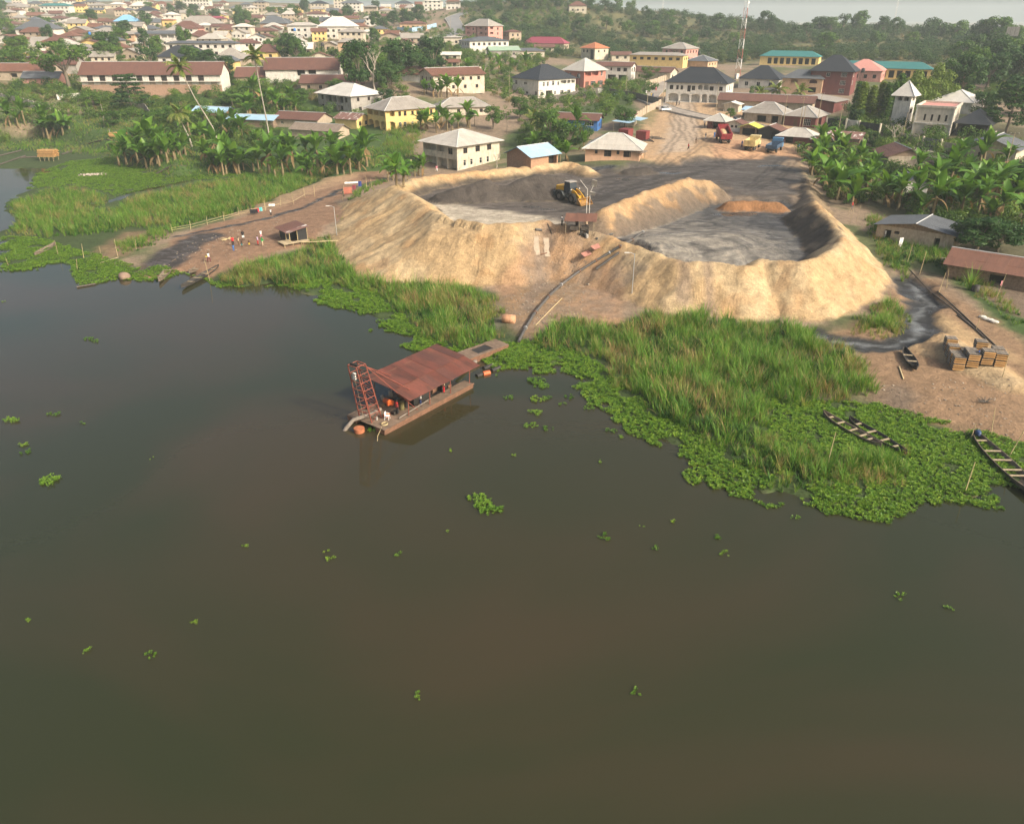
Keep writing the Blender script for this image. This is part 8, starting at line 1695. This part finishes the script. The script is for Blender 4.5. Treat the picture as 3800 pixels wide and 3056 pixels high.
# ---------------------------------------------------------------- slatted crates
SL = M('crate_slat', (.50, .29, .115), .9, .3, 3, rnd=.22); SLT = M('crate_slat_grey', (.30, .26, .21), .9, .35, 3, rnd=.15)
slat_l = MB().box(-.62, -.02, 0, .62, .02, .15).mesh('slat', SL); slat_t = MB().box(-.045, -.62, 0, .045, .62, .03).mesh('slat', SLT); slat_s = MB().box(-.02, -.6, 0, .02, .6, .15).mesh('slat', SLT)
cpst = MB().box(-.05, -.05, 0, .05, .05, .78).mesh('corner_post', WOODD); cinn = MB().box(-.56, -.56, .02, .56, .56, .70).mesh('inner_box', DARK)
c0 = gp(3548, 1368); CR = []
for (gx_, gy_, nz) in [(0,0,2),(1,0,2),(2,0,2),(3,0,2),(0,1,2),(1,1,2),(2,1,1),(3,1,2),(0,2,2),(1,2,1),(2,2,2),(0,3,2),(3,2,1)]:
    for k in range(nz): CR.append((gx_, gy_, k))
names_r = ['front', 'second', 'third', 'back']; names_c = ['left', 'middle-left', 'middle-right', 'right']
for gx_, gy_, k in CR:
    a_ = R(-14); x, y = gx_ * 1.42 + random.uniform(-.06, .06), gy_ * 1.4 + random.uniform(-.06, .06); p = (c0.x + x * math.cos(a_) - y * math.sin(a_), c0.y + x * math.sin(a_) + y * math.cos(a_), hz(c0.x + x, c0.y + y) + .02 + k * .84)
    r = thing('slatted_crate', 'wooden slatted crate, %s, %s row, %s column' % ('upper' if k else 'lower', names_r[gy_], names_c[gx_]), 'crate', p, a_ + random.uniform(-.05, .05), 'slatted crates stacked on the bank')
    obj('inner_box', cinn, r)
    for j in range(3):
        for s in (-1, 1): obj('slat', slat_l, r, (0, s * .6, .06 + j * .25)); obj('slat', slat_s, r, (s * .6, 0, .06 + j * .25))
    for j in range(8): obj('slat', slat_t, r, (-.54 + j * .154, 0, .78))
    for s in (-1, 1):
        for t in (-1, 1): obj('corner_post', cpst, r, (s * .56, t * .56, .0))
# path pipes, sacks and blocks on the right bank
for (a, lab) in [((3300,930,3452,1085), 'long pipe along the path from the grey hut'), ((3460,1090,3660,1262), 'left long pipe beside the path above the crates'), ((3478,1082,3700,1290), 'right long pipe beside the path above the crates'), ((3552,1170,3640,1240), 'short bent pipe left above the crates')]: lying(lab, *a, .09, WOODD, 'pipe', 'pipe', n=6)
for i, (u, v) in enumerate([(3645,1180),(3660,1188),(3675,1192),(3690,1198)]):
    p = gp(u, v); q = MB(); q.ball((0, 0, .18), .55, .32, .22, 10, 6); tag(q.build('sand_sack', W['white'], None, p, (0, 0, -.4)), rows_label([0] * 0 or [(1,),(2,),(3,),(4,)], 'white sand sack, %s in the row on the right bank')[i], 'sack', 'sand sacks on the right bank')
for i, (u, v) in enumerate([(3500,968),(3512,972),(3524,976),(3508,985),(3520,990)]):
    p = gp(u, v); q = MB(); q.box(-.4, -.25, -.1, .4, .25, .5 + .3 * (i > 2)); tag(q.build('concrete_block', W['block'], None, p, (0, 0, -.3)), rows_label([(3500,),(3512,),(3524,),(3508,),(3520,)], 'grey block, %s of the heap in the grass below the block hut')[i], 'block', 'block heap below the hut')
p = gp(3618, 1080); q = MB(); q.path([(0, 0, 0), (0, 0, .9), (0, 0, 1.0)], [.6, .55, .2], 14); tag(q.build('water_tank', IRON, None, p), 'black water tank beside the log hut', 'tank')
p = gp(3480, 905); r = thing('poster_board', 'white poster board with orange print leaning on the block hut', 'board', p, R(-28)); q = MB(); q.box(0, -.03, .0, 1.5, .03, 2.0); q.build('board', W['white'], r); q = MB(); q.box(.2, -.04, 1.0, .8, -.031, 1.6); q.build('print', M('poster_orange', (.70, .36, .08), .8, .3), r)
p = gp(3290, 905); q = MB(); q.path([(0, 0, 0), (0, 0, .3)], [.22, .34], 12); tag(q.build('basin', M('lime_plastic', (.25, .65, .08), .5, .05), None, p), 'lime green basin by the block hut door', 'basin')
p = gp(3655, 1495); q = MB()
for k in range(16): a_ = random.uniform(0, 6.28); q.tube((0, 0, .1), (1.0 * math.cos(a_), .7 * math.sin(a_), random.uniform(.1, .5)), .05, .02, 4)
tag(q.build('brush_pile', WOODD, None, p), 'dark pile of twigs on the dirt below the crates', 'twigs')
# ---------------------------------------------------------------- lumber stacks and rubbish on the left
def lumber(label, u, v, w, d, h, rz, leg=1.2):
    p = gp(u, v); r = thing('lumber_stack', label, 'lumber', p, rz)
    for x in (0, w * .33, w * .66, w):
        for y in (0, d): MB().tube((x, y, -.6), (x, y, leg + h * random.uniform(.7, 1.15)), .06, .05, 5).build('post', BAMB, r)
    for k in range(int(h / .16)):
        for y in np.arange(.1, d, .45): q = MB(); q.box(-.3 + random.uniform(-.4, .2), y - .2, leg + k * .16, w + .3 + random.uniform(-.2, .4), y + .2, leg + k * .16 + .12); q.build('plank', SL, r)
lumber('stack of pale boards on stilts over the marsh', 150, 598, 4.2, 2.4, 2.0, R(-6)); lumber('low stack of boards beside the spiky palm', 412, 512, 4.0, 2.0, 1.2, R(10), .4)
for (a, lab) in [((-20,620,95,580), 'long dark log lying left in the marsh'), ((-20,585,80,560), 'thin log behind the long dark log'), ((75,588,150,583), 'log beside the board stack'), ((230,575,275,560), 'log right of the board stack'), ((330,535,405,520), 'long log below the low board stack'), ((580,648,700,620), 'log beside the banana clump dirt')]: lying(lab, *a, .2, WOODD, 'log', 'log')
p = gp(340, 650); q = MB(); rg_ = random.Random(9)
for k in range(150): x, y = rg_.gauss(0, 1.5), rg_.gauss(0, .9); s = rg_.uniform(.08, .25); q.box(-s, -s * .6, 0, s, s * .6, s * .6, Matrix.Translation((x, y, .15)) @ Matrix.Rotation(rg_.uniform(0, 3), 4, 'Z') @ Matrix.Rotation(rg_.uniform(-.6, .6), 4, 'X'))
o_ = q.build('rubbish_heap', M('rubbish', (.45, .38, .32), .9, .6, 2.5), None, p); o_['kind'] = 'stuff'; o_['label'] = 'heap of pale rubbish on the floating weed'
# loose stones and litter on the bare ground
LT = MB()
for (poly, n_) in (([(3250,1420),(3500,1400),(3780,1420),(3780,1600),(3420,1520)], 60), ([(560,990),(700,900),(1000,800),(1150,850),(900,960)], 120), ([(1860,1120),(2000,1000),(2200,1030),(2150,1180),(1960,1200)], 220), ([(2420,600),(2500,450),(2900,540),(2700,600)], 90)):
    P = np.asarray(pxpoly(poly, 1.0 if poly[0][1] > 700 else 5)); x0_, y0_ = P.min(0); x1_, y1_ = P.max(0)
    for k in range(n_ * 3):
        x, y = random.uniform(x0_, x1_), random.uniform(y0_, y1_)
        if poly_sd(P, np.array([x]), np.array([y]))[0] < 0: continue
        s = random.uniform(.03, .13); LT.box(-s, -s * .7, -s * .3, s, s * .7, s * .6, Matrix.Translation((x, y, hz(x, y))) @ Matrix.Rotation(random.uniform(0, 3), 4, 'Z') @ Matrix.Rotation(.3, 4, 'X'))
o_ = LT.build('litter', M('litter', (.30, .25, .19), .9, .6, .8)); o_['kind'] = 'stuff'; o_['label'] = 'loose stones and litter on the bare ground'

for (u, v, h, c_, lab) in [(562, 200, 2.5, 'blue', 'blue water tank beside the galleried building'), (338, 150, 3.0, 'blue', 'blue water tank left of the grey bungalow'), (1098, 150, 5.0, 'blue', 'blue water tank above the white wing'), (1200, 205, 4.0, 'black', 'black water tank beside the rusty sheet yard'), (2145, 340, 5.0, 'black', 'black water tank behind the white black-roofed house'), (3190, 330, 6.0, 'black', 'black water tank behind the maroon house'), (2590, 240, 5.0, 'black', 'dark water tank at the end of the long yellow building')]:
    p = gp(u, v); r = thing('water_tank', lab, 'water tank', p)
    for x in (-.6, .6):
        for y in (-.6, .6): MB().tube((x, y, -.5), (x, y, h), .06, .06, 5).build('leg', IRON, r)
    MB().box(-.8, -.8, h, .8, .8, h + .1).build('stand', IRON, r); MB().path([(0, 0, h + .1), (0, 0, h + .2), (0, 0, h + 1.4), (0, 0, h + 1.7)], [.7, .75, .72, .25], 12).build('tank', M('tank_' + c_, (.04, .20, .55) if c_ == 'blue' else (.03, .03, .03), .5, .1), r)
# ---------------------------------------------------------------- people
def skin_body(pose):
    """continuous figure grown from a skeleton by the skin modifier; metres, feet at z = 0, facing -Y"""
    J = {'pel': (0, 0, .95, .13), 'sp': (0, .01, 1.15, .125), 'ch': (0, .01, 1.35, .15), 'nk': (0, .0, 1.50, .055), 'hd': (0, -.02, 1.62, .095), 'tp': (0, -.01, 1.72, .07)}
    E = [('pel', 'sp'), ('sp', 'ch'), ('ch', 'nk'), ('nk', 'hd'), ('hd', 'tp')]
    st = {'stand': 0, 'walk': 1, 'arms': 0, 'sit': 0}[pose]
    for s, n in ((-1, 'l'), (1, 'r')):
        k = s * .22 * st
        hipz, kz, az_ = (.90, .50, .08)
        J['hp' + n] = (s * .10, 0, .88, .10); J['kn' + n] = (s * .11, -.02 + k * -.6, .50, .068); J['an' + n] = (s * .11, .02 - k * 1.3 + (.10 if k > 0 else 0), .09, .045); J['to' + n] = (s * .12, -.15 - k * 1.3 + (.1 if k > 0 else 0), .04, .04)
        if pose == 'sit': J['kn' + n] = (s * .13, -.42, .92, .068); J['an' + n] = (s * .13, -.45, .52, .045); J['to' + n] = (s * .13, -.60, .48, .04)
        sw = -k * .9
        J['sh' + n] = (s * .19, .01, 1.42, .065); J['el' + n] = (s * .26, .04 - sw * .4, 1.15, .048); J['wr' + n] = (s * .26, -.06 - sw, .92, .033)
        if pose == 'arms': J['el' + n] = (s * .27, .0, 1.17, .048); J['wr' + n] = (s * .10, -.24, 1.14, .033)
        w = J['wr' + n]; J['pm' + n] = (w[0], w[1] - .03, w[2] - .06, .03)
        E += [('pel', 'hp' + n), ('hp' + n, 'kn' + n), ('kn' + n, 'an' + n), ('an' + n, 'to' + n), ('ch', 'sh' + n), ('sh' + n, 'el' + n), ('el' + n, 'wr' + n), ('wr' + n, 'pm' + n)]
        for f in range(5):
            o = (f - 2) * .018; L = (.055, .08, .085, .08, .06)[f] if f else .05; J['f%d%s' % (f, n)] = (w[0] + (s * -.035 if f == 0 else 0), w[1] - .04 + o, w[2] - .08 - L, .0085); E.append(('pm' + n, 'f%d%s' % (f, n)))
    ks = list(J); me = bpy.data.meshes.new('body'); me.from_pydata([J[k][:3] for k in ks], [(ks.index(a), ks.index(b)) for a, b in E], [])
    o = bpy.data.objects.new('skin_tmp', me); COL.objects.link(o); o.modifiers.new('skin', 'SKIN'); sk = me.skin_vertices[0].data
    for i, k in enumerate(ks): sk[i].radius = (J[k][3],) * 2; sk[i].use_root = (k == 'pel')
    sub = o.modifiers.new('sub', 'SUBSURF'); sub.levels = 1; sub.render_levels = 1
    dg = bpy.context.evaluated_depsgraph_get(); ev = o.evaluated_get(dg); m2 = bpy.data.meshes.new_from_object(ev); COL.objects.unlink(o); bpy.data.objects.remove(o)
    V_ = [Vector(v_.co) for v_ in m2.vertices]; N_ = [Vector(v_.normal) for v_ in m2.vertices]; Fc = [tuple(p_.vertices) for p_ in m2.polygons]
    # face: nose and ears are part of the same skin
    return V_, N_, Fc
_body = {}
def sub_mesh(pose, test, off, mat, name):
    V_, N_, Fc = _body[pose]; ff = [f for f in Fc if test(sum((V_[i] for i in f), Vector()) / len(f))]; used_ = sorted({i for f in ff for i in f}); re = {i: k for k, i in enumerate(used_)}
    me = bpy.data.meshes.new(name); me.from_pydata([V_[i] + N_[i] * off for i in used_], [], [tuple(re[i] for i in f) for f in ff]); me.materials.append(mat); me.polygons.foreach_set('use_smooth', [True] * len(me.polygons)); return me
SKIN = M('dark_skin', (.085, .045, .028), .6, .1, 6); HAIR = M('black_hair', (.012, .010, .009), .9, .1)
_cm = {}
def person(label, u, v, pose, shirt, legs_, rz, s=1.0, p=None, shorts=False, top=True, hat=None):
    if pose not in _body: _body[pose] = skin_body(pose)
    p = gp(u, v) if p is None else Vector(p); r = thing('person', label, 'person', p, rz); r.scale = (s, s, s)
    if pose not in _cm: _cm[pose] = sub_mesh(pose, lambda c: True, 0, SKIN, 'body')
    obj('body', _cm[pose], r)
    if (pose, 'hair') not in _cm:
        _cm[(pose, 'hair')] = sub_mesh(pose, lambda c: c.z > 1.655 or (c.z > 1.58 and c.y > .03), .012, HAIR, 'hair')
        h_ = MB(); h_.ball((0, -.115, 1.60), .016, .022, .024, 6, 4).ball((-.035, -.098, 1.635), .013, n=6, m=4).ball((.035, -.098, 1.635), .013, n=6, m=4).ball((-.095, -.01, 1.61), .015, .02, .03, 6, 4).ball((.095, -.01, 1.61), .015, .02, .03, 6, 4).box(-.025, -.112, 1.555, .025, -.098, 1.565); _cm[(pose, 'face')] = h_.mesh('face', SKIN)
    obj('hair', _cm[(pose, 'hair')], r); obj('face', _cm[(pose, 'face')], r)
    if top:
        k = (pose, 'shirt', shirt)
        if k not in _cm: _cm[k] = sub_mesh(pose, lambda c: .93 < c.z < 1.47 and (abs(c.x) < .235 if c.z > 1.2 else abs(c.x) < .17) and not (pose == 'sit' and c.y < -.2), .022, M('shirt_' + shirt, CLO[shirt], .9, .15, 4), 'shirt')
        obj('shirt', _cm[k], r)
    zl = .52 if shorts else .14; k = (pose, 'legs', legs_, shorts)
    if k not in _cm: _cm[k] = sub_mesh(pose, lambda c: zl < c.z < .99 and abs(c.x) < .215, .018, M('trousers_' + legs_, CLO[legs_], .9, .15, 4), 'trousers')
    obj('trousers', _cm[k], r)
    return r
CLO = {'white': (.78, .77, .74), 'red': (.65, .03, .04), 'green': (.04, .50, .12), 'maroon': (.14, .02, .04), 'black': (.02, .02, .022), 'blue': (.05, .16, .42), 'navy': (.03, .05, .14), 'tan': (.55, .42, .28), 'yellow': (.80, .58, .06), 'teal': (.05, .30, .30), 'brown': (.20, .13, .08), 'pink': (.60, .25, .28), 'grey': (.35, .35, .35), 'lilac': (.50, .38, .50)}
for a in [
 ('man in white shirt and maroon trousers walking at the landing, holding a yellow bowl', 777, 972, 'walk', 'white', 'maroon', 1.2), ('person in red shirt and dark trousers standing with folded arms', 866, 912, 'arms', 'red', 'black', .4), ('child in blue shorts in front of the person in red', 868, 932, 'stand', 'blue', 'blue', .2, .72), ('child in tan shirt beside the person in red', 887, 910, 'stand', 'tan', 'brown', -.3, .92), ('child in teal shorts right of the child in tan', 899, 918, 'stand', 'brown', 'teal', -.6, .8, None, True, False), ('man in black vest and white shorts standing behind the children', 904, 892, 'stand', 'black', 'white', .5, 1.1, None, True), ('toddler in yellow shorts alone before the hut', 926, 914, 'stand', 'yellow', 'yellow', .1, .66, None, True, False), ('person in green shirt and tan trousers facing the hut platform', 975, 914, 'arms', 'green', 'tan', 2.2, 1.06), ('person in lilac shirt and red wrap left of the person in green', 958, 909, 'stand', 'lilac', 'red', 1.6), ('person in white blouse and brown wrap by the hut corner', 970, 886, 'stand', 'white', 'pink', 1.2, 1.0), ('person in white sitting behind the black hut roof', 1006, 800, 'stand', 'white', 'black', 0, .8),
 ('person in red shirt and dark trousers walking across the yard', 2554, 556, 'walk', 'red', 'black', 1.5), ('person in brown standing behind the one in red in the yard', 2582, 534, 'walk', 'brown', 'brown', 1.5), ('person in grey shirt and white trousers beside the red truck', 2618, 516, 'walk', 'grey', 'white', 1.9), ('person in white top and black skirt near the kiosk', 2614, 470, 'stand', 'white', 'black', 0), ('person in maroon beside the red kiosk wall', 2636, 476, 'stand', 'maroon', 'black', .3), ('person in blue shirt walking left of the yellow truck', 2752, 546, 'walk', 'blue', 'navy', -1.2), ('person in blue overalls behind the red truck cab', 2650, 512, 'stand', 'blue', 'blue', .6),
 ('person in pink walking on the side street', 2434, 338, 'walk', 'pink', 'red', 0), ('person in white with a load on the street bend', 2398, 352, 'walk', 'white', 'white', .4), ('person in yellow on the street beside one in blue', 2416, 362, 'walk', 'yellow', 'yellow', .5), ('person in blue on the street beside one in yellow', 2422, 364, 'walk', 'blue', 'blue', .5), ('left person in black walking past the arcaded house', 2510, 393, 'walk', 'black', 'black', 1.6), ('right person in grey walking past the arcaded house', 2520, 392, 'walk', 'grey', 'black', 1.6),
 ('person in pink shirt and white trousers under the cream house verandah', 1621, 638, 'walk', 'pink', 'white', .4), ('person in tan sitting left of the cream house', 1526, 612, 'stand', 'tan', 'brown', .8, .9), ('person in white standing by the block hut corner', 3281, 886, 'stand', 'white', 'grey', .5), ('child in yellow beside the person in white at the block hut', 3270, 880, 'stand', 'yellow', 'brown', .6, .8), ('person in red shirt behind the leaning poles', 3160, 778, 'stand', 'red', 'navy', 1.0), ('person in white shirt at the left of the rusty shelter', 2085, 838, 'arms', 'white', 'black', 1.2), ('person in dark clothes under the rusty shelter', 2140, 852, 'stand', 'black', 'black', .4, .95), ('person in orange-brown shirt under the rusty shelter', 2176, 850, 'stand', 'tan', 'black', -.4, .95), ('white-clad person by the doorway of the right street house', 3690, 570, 'stand', 'white', 'white', .4)]:
    person(*a)
for x, y, z_, lab, sh_, lg in [(3.3, 1.4, .62, 'man in red and black working under the dredger roof edge', 'red', 'black'), (6.2, .8, .62, 'man in white shirt sitting by the dredger engine', 'white', 'navy'), (10.2, 1.0, .62, 'man in orange standing at the dredger pump', 'tan', 'red')]:
    person(lab, 0, 0, 'stand', sh_, lg, ang + 1.0, 1.0, dpos(x, y, z_))
q = MB(); q.path([(0, 0, 0), (0, 0, .14)], [.12, .2], 10); pw = gp(775, 972); tag(q.build('bowl', M('yellow_bowl', (.75, .62, .08), .5, .05), None, (pw.x - .15, pw.y - .3, pw.z + .95)), 'yellow bowl carried by the walking man', 'bowl')

# ---------------------------------------------------------------- remaining roofs of the town on the slope
occ = [(h_[0].x + (h_[4] * math.cos(h_[6]) - h_[5] * math.sin(h_[6])) / 2, h_[0].y + (h_[4] * math.sin(h_[6]) + h_[5] * math.cos(h_[6])) / 2, .5 * max(h_[4], h_[5]) + 1.0) for h_ in HOUSES]
LMK = [(h_[0], h_[2]) for h_ in HOUSES]
frn = random.Random(21); used_lab = {}
RC = [('brown', 'brown-roofed'), ('brown', 'brown-roofed'), ('grey', 'grey-roofed'), ('grey', 'grey-roofed'), ('pale', 'pale-roofed'), ('rust', 'rust-roofed'), ('rust', 'rust-roofed'), ('slate', 'dark-roofed')]; WC = [('cream', 'cream'), ('tan', 'tan'), ('white', 'white'), ('beige', 'beige'), ('yellow', 'yellow'), ('grey', 'grey'), ('block', 'block-walled'), ('cream', 'cream')]
nf = 0
for tries in range(6000):
    u, v = frn.uniform(-20, 1640), 14 + 300 * frn.random() ** 1.25
    if v > 238 and u < 1000 or v > 205 and u > 1180: continue
    if 1440 < u < 1720 and 60 < v < 160 or (1400 < u < 1560 and v > 55 and v < 120): continue
    p = gp(u, v); 
    if p.y > 1000: continue
    w_ = frn.uniform(8, 14); d_ = frn.uniform(7, 9.5)
    cx_, cy_ = p.x + w_ / 2, p.y + d_ / 2; rad = max(w_, d_) * .46
    if any((cx_ - a) ** 2 + (cy_ - b) ** 2 < (rad + c) ** 2 for a, b, c in occ): continue
    rc = frn.choice(RC); wc = frn.choice(WC); gb = frn.random() < .4; H_ = 5.6 if frn.random() < .22 else frn.uniform(2.8, 3.4)
    q = min(LMK, key=lambda L: (L[0].x - p.x) ** 2 + (L[0].y - p.y) ** 2); dx, dy = p.x - q[0].x, p.y - q[0].y
    rel = ('right of' if dx > 0 else 'left of') if abs(dx) > abs(dy) else ('behind' if dy > 0 else 'below')
    short = ' '.join(q[1].split()[:7]); 
    for stop in (' with', ' and', ' behind', ' left', ' right', ' below', ' above', ' near', ' of', ' the', ' beside', ' on', ' by', ' in'):
        if short.endswith(stop): short = short[:-len(stop)]
    lab = '%s %s %s %s the %s' % ('two-storey' if H_ > 5 else ('gabled' if gb else 'hipped'), rc[1], wc[1], 'house ' + rel, short); lab = ' '.join(lab.split()[:16])
    if lab in used_lab: continue
    used_lab[lab] = 1; R_ = wins(w_, 3, 1.0, 1.1, 1.2, 'b') + (wins(w_, 3, 3.8, 1.1, 1.2, 'b') if H_ > 5 else [])
    house('house', lab, u, v, w_, d_, frn.uniform(-8, 14), H_, 'gable' if gb else 'hip', frn.uniform(1.8, 2.8), rc[0], wc[0], R_=R_, anchor=p, cap=False, group='houses of the town on the slope', gdir='y' if frn.random() < .4 else 'x'); occ.append((cx_, cy_, rad + .6)); nf += 1
    if nf >= 165: break

# trees standing between the town roofs
nt_ = 0
for tries in range(4000):
    u, v = frn.uniform(0, 1640), 20 + 300 * frn.random() ** 1.2
    if 1440 < u < 1720 and 60 < v < 160: continue
    p = gp(u, v)
    if p.y > 900 or any((p.x - a) ** 2 + (p.y - b) ** 2 < (c + .6) ** 2 for a, b, c in occ): continue
    q = min(LMK, key=lambda L: (L[0].x - p.x) ** 2 + (L[0].y - p.y) ** 2); dx, dy = p.x - q[0].x, p.y - q[0].y
    rel = ('right of' if dx > 0 else 'left of') if abs(dx) > abs(dy) else ('behind' if dy > 0 else 'below'); dk_ = frn.random() < .5
    lab = ' '.join(('%s tree between roofs, %s the %s' % ('dark' if dk_ else 'green', rel, ' '.join(q[1].split()[:9]))).split()[:16])
    if lab in used_lab: continue
    used_lab[lab] = 1; w_ = frn.uniform(8, 14); tree(frn.choice(['dense', 'round', 'dense']), 0, 0, frn.uniform(8, 13), w_, lab, G_DARK if dk_ else G_TREE, p=p, group='trees between the town roofs', seed=frn.randrange(3)); occ.append((p.x, p.y, 5)); nt_ += 1
    if nt_ >= 46: break
# ---------------------------------------------------------------- hazy air over river and town
hme = bpy.data.meshes.new('haze')
hx, hy0, hy1, hz0, hz1 = 3600, -500, 6600, -3.0, 110.0
hme.from_pydata([(-hx, hy0, hz0), (hx, hy0, hz0), (hx, hy1, hz0), (-hx, hy1, hz0), (-hx, hy0, hz1), (hx, hy0, hz1), (hx, hy1, hz1), (-hx, hy1, hz1)], [],
    [(0, 3, 2, 1), (4, 5, 6, 7), (0, 1, 5, 4), (1, 2, 6, 5), (2, 3, 7, 6), (3, 0, 4, 7)])
hm = bpy.data.materials.new('haze_air'); hm.use_nodes = True
hnt = hm.node_tree; hnt.nodes.remove(hnt.nodes['Principled BSDF'])
pv = hnt.nodes.new('ShaderNodeVolumePrincipled')
pv.inputs['Color'].default_value = (.84, .95, .96, 1)
pv.inputs['Density'].default_value = HAZE
pv.inputs['Anisotropy'].default_value = 0.0
hnt.links.new(pv.outputs[0], hnt.nodes['Material Output'].inputs['Volume'])
hme.materials.append(hm)
haze = bpy.data.objects.new('haze', hme); COL.objects.link(haze); haze['kind'] = 'stuff'; haze['label'] = 'pale haze in the air over the river and town'
